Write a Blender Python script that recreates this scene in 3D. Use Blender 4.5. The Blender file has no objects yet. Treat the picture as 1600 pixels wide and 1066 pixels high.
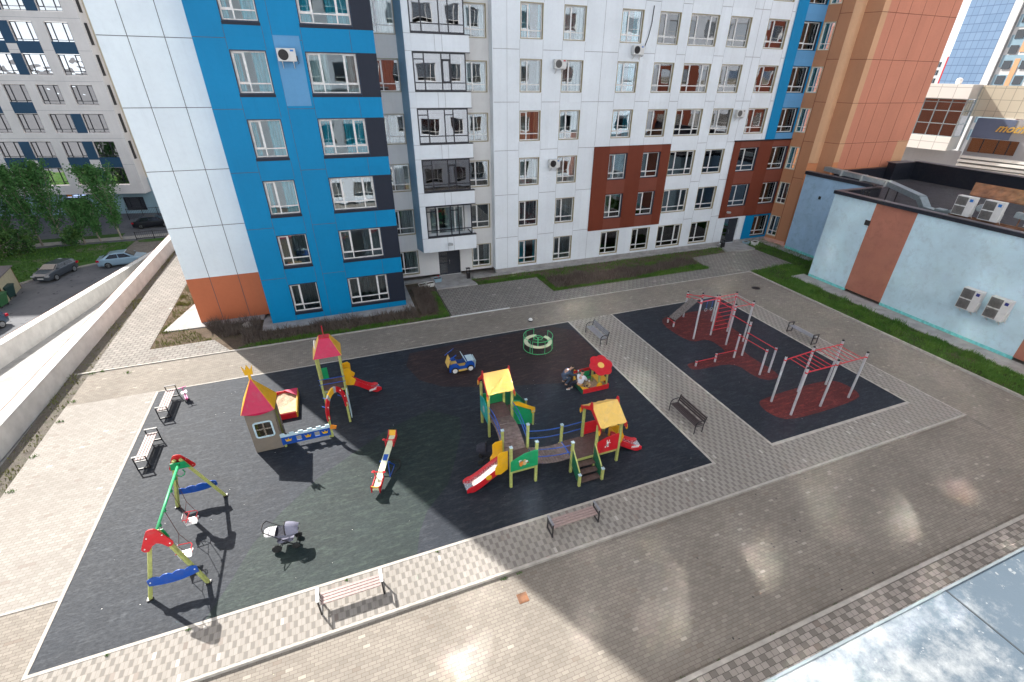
import bpy, bmesh, math, random
from mathutils import Vector, Matrix
import numpy as np
R = math.radians
PI = math.pi
random.seed(7)
scn = bpy.context.scene
C = scn.collection
# ---------------------------------------------------------------- camera
CAM_YAW, CAM_PITCH, CAM_ROLL = 0.38268388, 0.52886438, -0.01714515
def camera():
    cy, sy = math.cos(CAM_YAW), math.sin(CAM_YAW)
    cp, sp = math.cos(CAM_PITCH), math.sin(CAM_PITCH)
    cr, sr = math.cos(CAM_ROLL), math.sin(CAM_ROLL)
    f = Vector((sy*cp, cy*cp, -sp)); r = Vector((cy, -sy, 0)); d = f.cross(r)
    r2 = cr*r + sr*d; d2 = -sr*r + cr*d
    cam = bpy.data.objects.new('camera', bpy.data.cameras.new('camera'))
    C.objects.link(cam)
    m = Matrix((r2, -d2, -f)).transposed().to_4x4()
    m.translation = Vector((0, 0, 13.9))
    cam.matrix_world = m
    cam.data.sensor_width = 36
    cam.data.lens = 740.8934/1600*36
    cam.data.shift_x = -18.859/1600
    cam.data.shift_y = 13.391/1600
    cam.data.clip_start = 0.05; cam.data.clip_end = 3000
    scn.camera = cam
camera()
# ---------------------------------------------------------------- sky, sun, exposure
SUN_DIR = Vector((-0.485, 0.915, 1.0)).normalized()
w = bpy.data.worlds.new('World'); scn.world = w; w.use_nodes = True
nt = w.node_tree; bg = nt.nodes['Background']
sky = nt.nodes.new('ShaderNodeTexSky'); sky.sky_type = 'NISHITA'; sky.sun_disc = False
sky.sun_elevation = math.asin(SUN_DIR.z); sky.sun_rotation = math.atan2(SUN_DIR.x, SUN_DIR.y)
sky.air_density = 1.0; sky.dust_density = 6.0; sky.ozone_density = 1.0
# bright summer haze low in the sky, added to the clear-sky model
tc = nt.nodes.new('ShaderNodeTexCoord'); sp_ = nt.nodes.new('ShaderNodeSeparateXYZ'); nt.links.new(tc.outputs['Generated'], sp_.inputs[0])
def wm(op, a, b=None):
    n = nt.nodes.new('ShaderNodeMath'); n.operation = op
    for i, q in enumerate((a, b)):
        if q is None: continue
        if isinstance(q, (int, float)): n.inputs[i].default_value = q
        else: nt.links.new(q, n.inputs[i])
    return n.outputs[0]
fz_ = wm('POWER', wm('SUBTRACT', 1.0, wm('MAXIMUM', sp_.outputs[2], 0.0)), 4.0)
vm = nt.nodes.new('ShaderNodeVectorMath'); vm.operation = 'SCALE'; vm.inputs[0].default_value = (17.0, 18.2, 19.5); nt.links.new(fz_, vm.inputs['Scale'])
va = nt.nodes.new('ShaderNodeVectorMath'); va.operation = 'ADD'; nt.links.new(sky.outputs[0], va.inputs[0]); nt.links.new(vm.outputs[0], va.inputs[1])
nt.links.new(va.outputs[0], bg.inputs['Color']); bg.inputs['Strength'].default_value = 0.055
sun = bpy.data.objects.new('sun', bpy.data.lights.new('sun', 'SUN')); C.objects.link(sun)
sun.data.energy = 5.0; sun.data.angle = R(0.53); sun.data.color = (1.0, 0.965, 0.91)
sun.rotation_euler = SUN_DIR.to_track_quat('Z', 'Y').to_euler()
vs = scn.view_settings; vs.view_transform = 'Standard'; vs.look = 'None'; vs.exposure = 0.88; vs.gamma = 1
scn.cycles.max_bounces = 8; scn.cycles.transparent_max_bounces = 12
scn.cycles.caustics_reflective = True; scn.cycles.blur_glossy = 0.0; scn.cycles.sample_clamp_indirect = 0
# ---------------------------------------------------------------- tagging
def tag(o, label=None, cat=None, group=None, kind=None):
    if label: o['label'] = label
    if cat: o['category'] = cat
    if group: o['group'] = group
    if kind: o['kind'] = kind
    return o
def thing(name, label, cat, loc=(0, 0, 0), rz=0, group=None):
    o = bpy.data.objects.new(name, None); C.objects.link(o)
    o.location = loc; o.rotation_euler = (0, 0, rz); o.empty_display_size = 0.3
    return tag(o, label, cat, group)
def copy_tree(o, parent=None):
    c = o.copy(); C.objects.link(c); c.parent = parent
    for ch in list(o.children): copy_tree(ch, c)
    return c
# ---------------------------------------------------------------- mesh builder
class MB:
    def __init__(s): s.v = []; s.f = []; s.m = []; s.g = []
    def add(s, vs, fs, mi=0):
        n = len(s.v); s.g.append((n, len(s.f))); s.v += [tuple(p) for p in vs]
        s.f += [tuple(n+i for i in f) for f in fs]; s.m += [mi]*len(fs)
        return s
    def box(s, x0, y0, z0, x1, y1, z1, mi=0, M=None):
        p = [(x0,y0,z0),(x1,y0,z0),(x1,y1,z0),(x0,y1,z0),(x0,y0,z1),(x1,y0,z1),(x1,y1,z1),(x0,y1,z1)]
        if M: p = [M @ Vector(q) for q in p]
        return s.add(p, [(0,3,2,1),(4,5,6,7),(0,1,5,4),(1,2,6,5),(2,3,7,6),(3,0,4,7)], mi)
    def bar(s, a, b, w, h, mi=0, up=(0,0,1)):
        a = Vector(a); b = Vector(b); d = b-a; L = d.length
        if L < 1e-6: return s
        d.normalize(); u = Vector(up)
        if abs(d.dot(u)) > 0.98: u = Vector((0,1,0))
        sd = d.cross(u).normalized(); u = sd.cross(d)
        p = []
        for q in (a, b):
            for i, j in ((-1,-1),(1,-1),(1,1),(-1,1)): p.append(q + sd*(w/2*i) + u*(h/2*j))
        return s.add(p, [(0,1,2,3),(4,7,6,5),(0,4,5,1),(1,5,6,2),(2,6,7,3),(3,7,4,0)], mi)
    def tube(s, pts, r, n=8, mi=0, r2=None, closed=False, caps=True):
        pts = [Vector(p) for p in pts]; k = len(pts); rings = []
        prev = None
        for i, p in enumerate(pts):
            if closed: d = pts[(i+1)%k]-pts[i-1]
            else: d = pts[min(i+1,k-1)]-pts[max(i-1,0)]
            d.normalize()
            if prev is None:
                u = Vector((0,0,1)) if abs(d.z) < 0.9 else Vector((1,0,0))
                u = (u - d*u.dot(d)).normalized()
            else: u = (prev - d*prev.dot(d)).normalized()
            prev = u; w_ = d.cross(u)
            rr = r if r2 is None else r + (r2-r)*i/max(1,k-1)
            rings.append([p + (u*math.cos(2*PI*j/n)+w_*math.sin(2*PI*j/n))*rr for j in range(n)])
        vs = [q for rg in rings for q in rg]; fs = []
        for i in range(k if closed else k-1):
            a = i*n; b = ((i+1)%k)*n
            for j in range(n): fs.append((a+j, a+(j+1)%n, b+(j+1)%n, b+j))
        if not closed and caps: fs += [tuple(range(n-1,-1,-1)), tuple((k-1)*n+j for j in range(n))]
        return s.add(vs, fs, mi)
    def poly(s, pts, d, mi=0):
        """extrude closed outline pts (3-D, planar) by vector d"""
        n = len(pts); d = Vector(d); a = [Vector(p) for p in pts]; b = [p+d for p in a]
        fs = [tuple(range(n)), tuple(range(2*n-1, n-1, -1))]
        fs += [(i, n+i, n+(i+1)%n, (i+1)%n) for i in range(n)]
        return s.add(a+b, fs, mi)
    def lathe(s, prof, c=(0,0,0), n=16, mi=0, axis='z'):
        vs = []; fs = []
        for r, z in prof:
            for j in range(n):
                t = 2*PI*j/n; x, y = r*math.cos(t), r*math.sin(t)
                q = (x, y, z) if axis == 'z' else ((x, z, y) if axis == 'y' else (z, x, y))
                vs.append((q[0]+c[0], q[1]+c[1], q[2]+c[2]))
        for i in range(len(prof)-1):
            for j in range(n): fs.append((i*n+j, i*n+(j+1)%n, (i+1)*n+(j+1)%n, (i+1)*n+j))
        fs += [tuple(range(n-1,-1,-1)), tuple((len(prof)-1)*n+j for j in range(n))]
        return s.add(vs, fs, mi)
    def mesh(s, name, mats, smooth=False):
        me = bpy.data.meshes.new(name); me.from_pydata(s.v, [], s.f)
        bm = bmesh.new(); bm.from_mesh(me)
        if not smooth or len(s.f) < 200000: bmesh.ops.recalc_face_normals(bm, faces=bm.faces)
        bm.to_mesh(me); bm.free()
        if not isinstance(mats, (list, tuple)): mats = [mats]
        for m in mats: me.materials.append(m)
        me.polygons.foreach_set('material_index', s.m)
        if smooth: me.polygons.foreach_set('use_smooth', [True]*len(s.f))
        me.update(); return me
    def build(s, name, mats, parent=None, smooth=False, bevel=0, loc=None, rz=None):
        o = bpy.data.objects.new(name, s.mesh(name, mats, smooth)); C.objects.link(o)
        if parent: o.parent = parent
        if loc: o.location = loc
        if rz is not None: o.rotation_euler = (0, 0, rz)
        if bevel:
            b = o.modifiers.new('b', 'BEVEL'); b.width = bevel; b.segments = 2; b.limit_method = 'ANGLE'
        return o
def each(b, name, mats, parent=None):
    """one object for every separate piece added to the builder"""
    g = b.g + [(len(b.v), len(b.f))]
    for (v0, f0), (v1, f1) in zip(g, g[1:]):
        q = MB(); q.v = b.v[v0:v1]; q.f = [tuple(i-v0 for i in f) for f in b.f[f0:f1]]; q.m = [0]*len(q.f); q.build(name, mats, parent)
def inst(me, name, parent=None, loc=(0,0,0), rz=0, scale=None):
    o = bpy.data.objects.new(name, me); C.objects.link(o); o.parent = parent
    o.location = loc; o.rotation_euler = (0, 0, rz)
    if scale: o.scale = scale
    return o
# ---------------------------------------------------------------- node maths
class S:
    def __init__(s, nt, sock): s.nt = nt; s.k = sock
    def _m(s, op, b=None, c=None):
        n = s.nt.nodes.new('ShaderNodeMath'); n.operation = op
        for i, q in enumerate((s, b, c)):
            if q is None: continue
            if isinstance(q, S): s.nt.links.new(q.k, n.inputs[i])
            else: n.inputs[i].default_value = q
        return S(s.nt, n.outputs[0])
    def __add__(s, b): return s._m('ADD', b)
    def __sub__(s, b): return s._m('SUBTRACT', b)
    def __mul__(s, b): return s._m('MULTIPLY', b)
    def __truediv__(s, b): return s._m('DIVIDE', b)
    def floor(s): return s._m('FLOOR')
    def fract(s): return s._m('FRACT')
    def abs(s): return s._m('ABSOLUTE')
    def mod(s, b): return s._m('FLOORED_MODULO', b)
    def gt(s, b): return s._m('GREATER_THAN', b)
    def lt(s, b): return s._m('LESS_THAN', b)
    def mx(s, b): return s._m('MAXIMUM', b)
    def mn(s, b): return s._m('MINIMUM', b)
    def pw(s, b): return s._m('POWER', b)
class Mat:
    def __init__(s, name, rough=0.6, metal=0.0, spec=0.5):
        s.m = bpy.data.materials.new(name); s.m.use_nodes = True; s.nt = s.m.node_tree
        s.b = s.nt.nodes['Principled BSDF']; s.b.inputs['Roughness'].default_value = rough
        s.b.inputs['Metallic'].default_value = metal; s.b.inputs['Specular IOR Level'].default_value = spec
        s._co = None
    def new(s, t, **k):
        n = s.nt.nodes.new(t)
        for a, b in k.items(): setattr(n, a, b)
        return n
    def co(s, world=True):
        if world:
            if s._co is None: s._co = s.new('ShaderNodeNewGeometry').outputs['Position']
            return s._co
        return s.new('ShaderNodeTexCoord').outputs['Object']
    def xyz(s, world=True):
        n = s.new('ShaderNodeSeparateXYZ'); s.nt.links.new(s.co(world), n.inputs[0])
        return [S(s.nt, o) for o in n.outputs]
    def noise(s, scale, detail=3, rough=0.55, world=True, dim=None, vec=None, dist=0):
        n = s.new('ShaderNodeTexNoise'); n.inputs['Scale'].default_value = scale
        n.inputs['Detail'].default_value = detail; n.inputs['Roughness'].default_value = rough
        n.inputs['Distortion'].default_value = dist
        s.nt.links.new(vec if vec is not None else s.co(world), n.inputs['Vector']); return S(s.nt, n.outputs['Fac'])
    def stretch(s, sc, world=True):
        n = s.new('ShaderNodeVectorMath', operation='MULTIPLY'); n.inputs[1].default_value = sc
        s.nt.links.new(s.co(world), n.inputs[0]); return n.outputs[0]
    def white(s, *xs):
        n = s.new('ShaderNodeCombineXYZ')
        for i, x in enumerate(xs): s.nt.links.new(x.k, n.inputs[i])
        q = s.new('ShaderNodeTexWhiteNoise', noise_dimensions='3D'); s.nt.links.new(n.outputs[0], q.inputs['Vector'])
        return S(s.nt, q.outputs['Value'])
    def ramp(s, f, stops, interp='LINEAR'):
        n = s.new('ShaderNodeValToRGB'); e = n.color_ramp.elements; n.color_ramp.interpolation = interp
        while len(e) < len(stops): e.new(0.5)
        for i, (p, c) in enumerate(stops): e[i].position = p; e[i].color = (*c, 1) if len(c) == 3 else c
        s.nt.links.new(f.k, n.inputs[0]); return n.outputs[0]
    def rng(s, f, a, b, c=0.0, d=1.0):
        n = s.new('ShaderNodeMapRange'); s.nt.links.new(f.k, n.inputs[0])
        for i, q in enumerate((a, b, c, d)): n.inputs[i+1].default_value = q
        return S(s.nt, n.outputs[0])
    def mix(s, f, a, b, mode='MIX'):
        n = s.new('ShaderNodeMix', data_type='RGBA', blend_type=mode)
        for i, q in ((0, f), (6, a), (7, b)):
            if isinstance(q, S): s.nt.links.new(q.k, n.inputs[i])
            elif isinstance(q, (int, float)): n.inputs[i].default_value = q
            elif isinstance(q, tuple): n.inputs[i].default_value = (*q, 1) if len(q) == 3 else q
            else: s.nt.links.new(q, n.inputs[i])
        return n.outputs[2]
    def color(s, c):
        if isinstance(c, tuple): s.b.inputs['Base Color'].default_value = (*c, 1)
        else: s.nt.links.new(c, s.b.inputs['Base Color'])
        return s
    def rough(s, f): s.nt.links.new(f.k, s.b.inputs['Roughness']); return s
    def bump(s, f, strength=0.3, dist=0.01):
        n = s.new('ShaderNodeBump'); n.inputs['Strength'].default_value = strength; n.inputs['Distance'].default_value = dist
        s.nt.links.new(f.k, n.inputs['Height']); s.nt.links.new(n.outputs[0], s.b.inputs['Normal']); return s
# a painted / plastic / metal surface with slight tone and gloss variation
def plain(name, col, rough=0.5, metal=0.0, var=0.12, sc=6.0, spec=0.5):
    m = Mat(name, rough, metal, spec)
    f = m.noise(sc, 4); d = tuple(c*(1-var) for c in col); l = tuple(min(1, c*(1+var)) for c in col)
    a = m.ramp(f, [(0.3, d), (0.7, l)]); g = m.noise(2.7, 6, 0.7, dist=0.6); gy = sum(col)/3*0.6+0.05
    a = m.mix(m.rng(g, 0.5, 0.72, 0, 0.26), a, (gy*1.05, gy, gy*0.93)); g2 = m.noise(34, 3, 0.6); a = m.mix(m.rng(g2, 0.62, 0.75, 0, 0.3), a, tuple(q*0.55 for q in col))
    m.color(a); m.rough(m.rng(m.noise(sc*2.3, 3), 0.3, 0.7, rough*0.8, min(1, rough*1.2)))
    return m.m
# ================================================================ materials
def pavers(name, L, Wd, along='x', cols=((0.42,0.36,0.29),(0.5,0.43,0.35)), joint=(0.09,0.075,0.06), jw=0.008,
           checker=None, off=0.5, stain=0.35, wave=0.0):
    """block paving: courses of blocks L x Wd, courses run along x or y"""
    m = Mat(name, 0.85, 0, 0.25); x, y, z = m.xyz()
    u, v = (x, y) if along == 'x' else (y, x)
    if wave:   # interlocking zig-zag edge
        u = u + (((v/(Wd*0.5)).fract()-0.5).abs())*wave
        v = v + (((u/(L*0.5)).fract()-0.5).abs())*wave
    row = (v/Wd).floor(); sh = (row.mod(2.0))*off
    uu = u/L + sh; cell = uu.floor()
    du = (uu.fract()-0.5).abs()*-1.0 + 0.5; dv = ((v/Wd).fract()-0.5).abs()*-1.0 + 0.5
    edge = (du*L).mn(dv*Wd)
    jm = m.rng(edge, jw*0.35, jw, 1.0, 0.0)
    rnd = m.white(cell, row, S(m.nt, m.new('ShaderNodeValue').outputs[0]))
    base = m.ramp(rnd, [(0.0, cols[0]), (1.0, cols[1])])
    if checker:
        dark = checker(cell, row, rnd, m)
        base = m.mix(dark, base, tuple(c*0.60 for c in cols[0]))
    base = m.mix(rnd.gt(0.984)*0.6, base, tuple(q*0.70 for q in (cols[0][0]*1.1, cols[0][1]*.95, cols[0][2]*.9))); base = m.mix(rnd.lt(0.008), base, tuple(min(.8,q*1.35) for q in cols[1]))
    st = m.noise(0.35, 4, 0.6); st2 = m.noise(2.3, 5, 0.65); st3 = m.noise(60, 2)
    base = m.mix(m.rng(st, 0.35, 0.7, 0, stain*1.3), base, tuple(c*0.62 for c in cols[0]))
    base = m.mix(m.rng(st2, 0.5, 0.8, 0, stain), base, tuple(c*0.7 for c in cols[0]))
    base = m.mix(m.rng(st3, 0.3, 0.7, 0, 0.18), base, (0.1, 0.09, 0.08))
    m.color(m.mix(jm, base, joint)); m.bump(edge.mn(0.012), 0.6, 0.3)
    return m.m
def chk(cell, row, rnd, m):
    # two light blocks then one dark, stepping along by one block every second course
    return cell.mod(3.0).lt(0.5)*0.8 + rnd*0.1
def chk2(cell, row, rnd, m):
    return (cell + row).mod(3.0).lt(0.5)*0.95 + rnd*0.12
M = {}
M['drive'] = pavers('drive_pavers', 0.21, 0.105, 'x', ((0.25,0.222,0.19),(0.325,0.292,0.25)), (0.135,0.115,0.095), 0.0075, stain=0.36)
M['walk'] = pavers('walk_pavers', 0.225, 0.13, 'x', ((0.32,0.298,0.27),(0.39,0.365,0.335)), (0.22,0.19,0.16), 0.010, wave=0.035, stain=0.2)
M['entry'] = pavers('entry_pavers', 0.36, 0.28, 'x', ((0.25,0.235,0.215),(0.32,0.295,0.27)), (0.08,0.07,0.06), 0.022, wave=0.10, stain=0.3)
M['check'] = pavers('two_tone_pavers', 0.105, 0.217, 'x', ((0.31,0.288,0.26),(0.375,0.35,0.32)), (0.24,0.21,0.18), 0.007, checker=chk, stain=0.15, off=1.5)
M['check2'] = pavers('near_two_tone_pavers', 0.21, 0.165, 'x', ((0.34,0.305,0.27),(0.43,0.385,0.345)), (0.09,0.08,0.07), 0.009, checker=chk2, stain=0.25, off=0.5)
def rubber(name, c):
    c = tuple(q*0.62 for q in c); m = Mat(name, 0.64, 0, 0.29)
    n1 = m.noise(0.55, 5, 0.6, dist=0.6); n2 = m.noise(45, 3, 0.7); v = m.stretch((1.0, 3.5, 1.0)); n3 = m.noise(1.6, 5, 0.62, vec=v)
    a = m.ramp(n1, [(0.25, tuple(q*0.72 for q in c)), (0.75, tuple(q*1.3 for q in c))])
    a = m.mix(m.rng(n3, 0.48, 0.78, 0, 0.8), a, tuple(q*3.0 for q in (c[0]*1.25, c[1]*1.05, c[2]*0.85)))
    n4 = m.noise(7, 5, 0.7, vec=m.stretch((1.0, 2.6, 1.0))); a = m.mix(m.rng(n4, 0.35, 0.62, 0.65, 0), a, tuple(q*0.45 for q in c)); a = m.mix(m.rng(n2, 0.52, 0.78, 0, 0.6), a, tuple(q*2.6 for q in c)); m.rough(m.rng(n4, 0.3, 0.7, 0.76, 0.6))
    m.color(a); m.bump(n2, 0.35, 0.006); return m.m
M['rub_blue'] = rubber('rubber_blue_black', (0.027, 0.036, 0.052))
M['rub_green'] = rubber('rubber_green_grey', (0.024, 0.042, 0.042))
M['rub_brown'] = rubber('rubber_brown_black', (0.046, 0.031, 0.034))
M['rub_red'] = rubber('rubber_dark_red', (0.15, 0.030, 0.030))
M['kerb'] = plain('kerb_concrete', (0.42, 0.39, 0.35), 0.9, var=0.2, sc=3)
M['concrete'] = plain('concrete', (0.34, 0.33, 0.32), 0.9, var=0.22, sc=1.7)
M['white_conc'] = plain('white_plaster_concrete', (0.62, 0.60, 0.57), 0.85, var=0.13, sc=1.3)
def asphalt():
    m = Mat('asphalt', 0.9, 0, 0.3); n = m.noise(0.5, 5, 0.65); n2 = m.noise(60, 2); n3 = m.noise(1.7, 4, 0.5, dist=1.5)
    a = m.ramp(n, [(0.3, (0.12,0.125,0.14)), (0.7, (0.20,0.20,0.21))])
    a = m.mix(m.rng(n2, 0.4, 0.7, 0, 0.4), a, (0.2,0.2,0.2)); a = m.mix(m.rng(n3, 0.62, 0.68, 0, 0.8), a, (0.035,0.036,0.04))
    m.color(a); return m.m
M['asphalt'] = asphalt()
def earth(name, a_, b_, c_, sc=1.2):
    m = Mat(name, 0.95, 0, 0.1); n = m.noise(sc, 6, 0.7, dist=0.5); n2 = m.noise(sc*12, 4, 0.7)
    a = m.ramp(n, [(0.32, a_), (0.52, b_), (0.7, c_)]); a = m.mix(m.rng(n2, 0.35, 0.7, 0, 0.6), a, tuple(q*0.45 for q in a_))
    m.color(a); m.bump(n2, 0.8, 0.05); return m.m
M['earth'] = earth('bare_earth', (0.10,0.075,0.055), (0.16,0.12,0.09), (0.07,0.09,0.03))
M['turf'] = earth('turf_soil', (0.045,0.075,0.022), (0.07,0.11,0.03), (0.15,0.12,0.085), 0.5)
M['lawn'] = earth('lawn_far', (0.06,0.14,0.035), (0.10,0.20,0.05), (0.28,0.24,0.18), 0.28)
M['dirtpath'] = earth('dirt_path', (0.26,0.225,0.19), (0.33,0.29,0.25), (0.2,0.17,0.14), 0.5)
M['gravel'] = earth('dark_gravel', (0.13,0.115,0.10), (0.20,0.18,0.155), (0.10,0.11,0.07), 2.0)
def grass(name, a_, b_):
    m = Mat(name, 0.7, 0, 0.25); n = m.noise(1.1, 3); n2 = m.noise(9, 2)
    m.color(m.mix(m.rng(n2, 0.3, 0.7, 0, 0.6), m.ramp(n, [(0.3, a_), (0.7, b_)]), tuple(q*0.6 for q in a_))); return m.m
M['grass'] = grass('grass_blades', (0.06,0.17,0.025), (0.15,0.27,0.045))
M['grass_dry'] = grass('dry_grass', (0.26,0.23,0.09), (0.16,0.22,0.05))
M['twigs'] = grass('dry_twigs', (0.13,0.10,0.085), (0.20,0.165,0.14))
# facade cladding
def clad(name, c, rough=0.45, var=0.05, dirt=0.06):
    m = Mat(name, rough, 0, 0.22); n = m.noise(0.4, 3); n2 = m.noise(5.0, 5, 0.6); st = m.noise(1.0, 4, 0.6, vec=m.stretch((3.0, 3.0, 0.25)))
    a = m.ramp(n, [(0.3, tuple(q*(1-var) for q in c)), (0.7, tuple(min(1, q*(1+var)) for q in c))])
    a = m.mix(m.rng(n2, 0.45, 0.8, 0, dirt*2), a, tuple(q*0.6 for q in c)); a = m.mix(m.rng(st, 0.5, 0.8, 0, dirt*2), a, tuple(q*0.65 for q in c))
    x, y, z = m.xyz(); pn = m.white((x/1.53).floor(), (z/3.05+0.02).floor(), (y/4.0).floor()); a = m.mix(m.rng(pn, 0, 1, 0, 0.09), a, tuple(q*0.5 for q in c))
    dr = m.noise(1.0, 5, 0.7, vec=m.stretch((6.0, 6.0, 0.12))); zz = (z/3.05+0.83).fract(); a = m.mix(m.rng(dr, 0.55, 0.8, 0, 0.16)*m.rng(zz, 0.3, 1.0, 0.2, 1.0), a, tuple(q*0.45 for q in c))
    m.color(a); m.rough(m.rng(n2, 0.3, 0.7, rough*0.85, rough*1.2)); return m.m
M['white'] = clad('white_cladding', (0.79, 0.84, 0.88))
M['white_end'] = clad('bluish_white_cladding', (0.84, 0.92, 0.97))
M['white_opp'] = clad('pale_cladding_opposite', (0.68, 0.74, 0.82))
M['white2'] = clad('white_cladding_grey', (0.68, 0.68, 0.67))
M['blue'] = clad('blue_cladding', (0.0, 0.23, 0.485))
M['blue_light'] = clad('light_blue_cladding', (0.12, 0.32, 0.56))
M['navy'] = clad('navy_cladding', (0.022, 0.028, 0.045))
M['terracotta'] = clad('terracotta_cladding', (0.56, 0.17, 0.08))
M['brown'] = clad('brown_cladding', (0.175, 0.042, 0.022))
M['brown2'] = clad('brown_cladding_light', (0.215, 0.065, 0.042))
M['tan'] = clad('tan_cladding', (0.68, 0.39, 0.22))
M['tanbrown'] = clad('tan_brown_cladding', (0.50, 0.235, 0.125))
M['salmon'] = clad('salmon_cladding', (0.64, 0.255, 0.16))
M['salmon2'] = clad('orange_cladding', (0.68, 0.28, 0.13))
M['steelblue'] = clad('steel_blue_cladding', (0.29, 0.42, 0.50))
M['joint'] = plain('panel_joint', (0.10, 0.10, 0.11), 0.8)
M['joint_soft'] = plain('panel_joint_soft', (0.30, 0.31, 0.33), 0.8)
M['offwhite'] = clad('warm_grey_cladding', (0.83, 0.79, 0.78))
M['navyblue'] = clad('dark_blue_cladding', (0.03, 0.085, 0.16))
M['beige'] = clad('beige_cladding', (0.62, 0.55, 0.42))
M['greystone'] = clad('grey_stone', (0.36, 0.36, 0.37))
M['bluestone'] = clad('blue_grey_stone', (0.13, 0.16, 0.24))
M['cream'] = clad('cream_panels', (0.82, 0.80, 0.75))
def plaster(name, c, dirt):
    m = Mat(name, 0.85, 0, 0.2); n = m.noise(0.5, 5, 0.65); n2 = m.noise(2.2, 7, 0.72, dist=0.4); n3 = m.noise(30, 3); x, y, z = m.xyz()
    a = m.ramp(n, [(0.3, tuple(q*0.85 for q in c)), (0.7, tuple(min(1, q*1.1) for q in c))])
    a = m.mix(m.rng(n2, 0.5, 0.75, 0, dirt), a, tuple(q*0.5 for q in c)); a = m.mix(m.rng(n3, 0.4, 0.7, 0, 0.2), a, tuple(q*0.8 for q in c))
    m.color(a); m.bump(n3, 0.25, 0.01); return m.m
M['plaster_blue'] = plaster('pale_blue_plaster', (0.56, 0.74, 0.82), 0.5)
M['plaster_blue2'] = plaster('blue_plaster', (0.38, 0.56, 0.74), 0.55)
M['plaster_brown'] = plaster('brown_plaster', (0.42, 0.175, 0.12), 0.45)
M['turq'] = plain('turquoise_paint_strip', (0.18, 0.62, 0.60), 0.7, var=0.25)
M['roof_felt'] = earth('roof_felt', (0.07,0.072,0.08), (0.10,0.10,0.11), (0.085,0.085,0.09), 0.8)
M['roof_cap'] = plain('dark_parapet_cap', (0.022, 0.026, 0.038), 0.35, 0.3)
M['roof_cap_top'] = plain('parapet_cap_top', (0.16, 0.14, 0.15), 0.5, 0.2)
M['galv'] = plain('galvanised_duct', (0.36, 0.42, 0.44), 0.42, 0.6)
M['rust'] = plain('rusty_sheet', (0.22, 0.10, 0.05), 0.8, var=0.5, sc=2.5)
# frames and glass
M['frame_white'] = plain('white_window_frame', (0.78, 0.78, 0.77), 0.35)
M['frame_grey'] = plain('grey_window_frame', (0.30, 0.29, 0.30), 0.4)
M['frame_dark'] = plain('dark_window_frame', (0.020, 0.022, 0.032), 0.35)
M['lining_gold'] = plain('khaki_reveal', (0.36, 0.315, 0.20), 0.5)
M['lining_navy'] = plain('navy_reveal', (0.015, 0.022, 0.045), 0.45)
M['lining_cream'] = plain('cream_reveal', (0.50, 0.44, 0.29), 0.5)
def glass(name, tint, refl=1.0, wav=0.35):
    m = bpy.data.materials.new(name); m.use_nodes = True; nt = m.node_tree
    for n in list(nt.nodes): nt.nodes.remove(n)
    out = nt.nodes.new('ShaderNodeOutputMaterial'); g = nt.nodes.new('ShaderNodeBsdfGlossy'); t = nt.nodes.new('ShaderNodeBsdfTransparent')
    mx = nt.nodes.new('ShaderNodeMixShader'); fr = nt.nodes.new('ShaderNodeFresnel'); fr.inputs[0].default_value = 1.75
    geo = nt.nodes.new('ShaderNodeNewGeometry'); no = nt.nodes.new('ShaderNodeTexNoise'); no.inputs['Scale'].default_value = 0.9; no.inputs['Detail'].default_value = 1.0
    bp = nt.nodes.new('ShaderNodeBump'); bp.inputs['Strength'].default_value = wav; bp.inputs['Distance'].default_value = 0.035
    nt.links.new(geo.outputs['Position'], no.inputs['Vector']); nt.links.new(no.outputs['Fac'], bp.inputs['Height'])
    nt.links.new(bp.outputs[0], g.inputs['Normal']); g.inputs['Roughness'].default_value = 0.0; g.inputs['Color'].default_value = (0.95,0.97,1,1)
    t.inputs['Color'].default_value = (*tint, 1)
    mu = nt.nodes.new('ShaderNodeMath'); mu.operation = 'MULTIPLY'; mu.inputs[1].default_value = refl; mu.use_clamp = True
    nt.links.new(fr.outputs[0], mu.inputs[0]); nt.links.new(mu.outputs[0], mx.inputs[0])
    nt.links.new(t.outputs[0], mx.inputs[1]); nt.links.new(g.outputs[0], mx.inputs[2]); nt.links.new(mx.outputs[0], out.inputs[0])
    return m
M['glass'] = glass('window_glass', (0.80, 0.88, 0.90), 2.2, 0.12)
M['glass_soft'] = glass('soft_window_glass', (0.80, 0.90, 0.92), 1.0, 0.10)
M['glass_mirror'] = glass('mirror_window_glass', (0.10, 0.14, 0.18), 9.0, 0.7)
M['glass_dark'] = glass('dark_glazing', (0.42, 0.43, 0.46), 3.6, 0.10)
M['car_glass'] = plain('car_glass', (0.015, 0.02, 0.03), 0.06, 0, spec=1.0)
def curtain(name, a_, b_):
    m = Mat(name, 0.9, 0, 0.1)
    oi = m.new('ShaderNodeObjectInfo'); r = S(m.nt, oi.outputs['Random']); x, y, z = m.xyz(False)
    f = m.noise(1.0, 2, vec=m.stretch((14.0, 1.0, 0.6), False))
    a = m.ramp(r, [(0.0, a_), (1.0, b_)]); m.color(m.mix(m.rng(f, 0.35, 0.65, 0, 0.6), a, tuple(q*0.35 for q in a_)))
    return m.m
M['cur_teal'] = curtain('teal_curtain', (0.05, 0.55, 0.70), (0.18, 0.66, 0.78))
M['cur_grey'] = curtain('grey_curtain', (0.34, 0.36, 0.38), (0.6, 0.6, 0.6))
M['cur_white'] = curtain('white_curtain', (0.74, 0.75, 0.74), (0.85, 0.85, 0.82))
M['cur_tan'] = curtain('tan_curtain', (0.70, 0.45, 0.28), (0.5, 0.25, 0.2))
M['cur_dark'] = curtain('painted_dark_room', (0.06, 0.07, 0.08), (0.14, 0.16, 0.17))  # no fabric: dark sheet behind the pane, its colour stands for an unlit room
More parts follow.
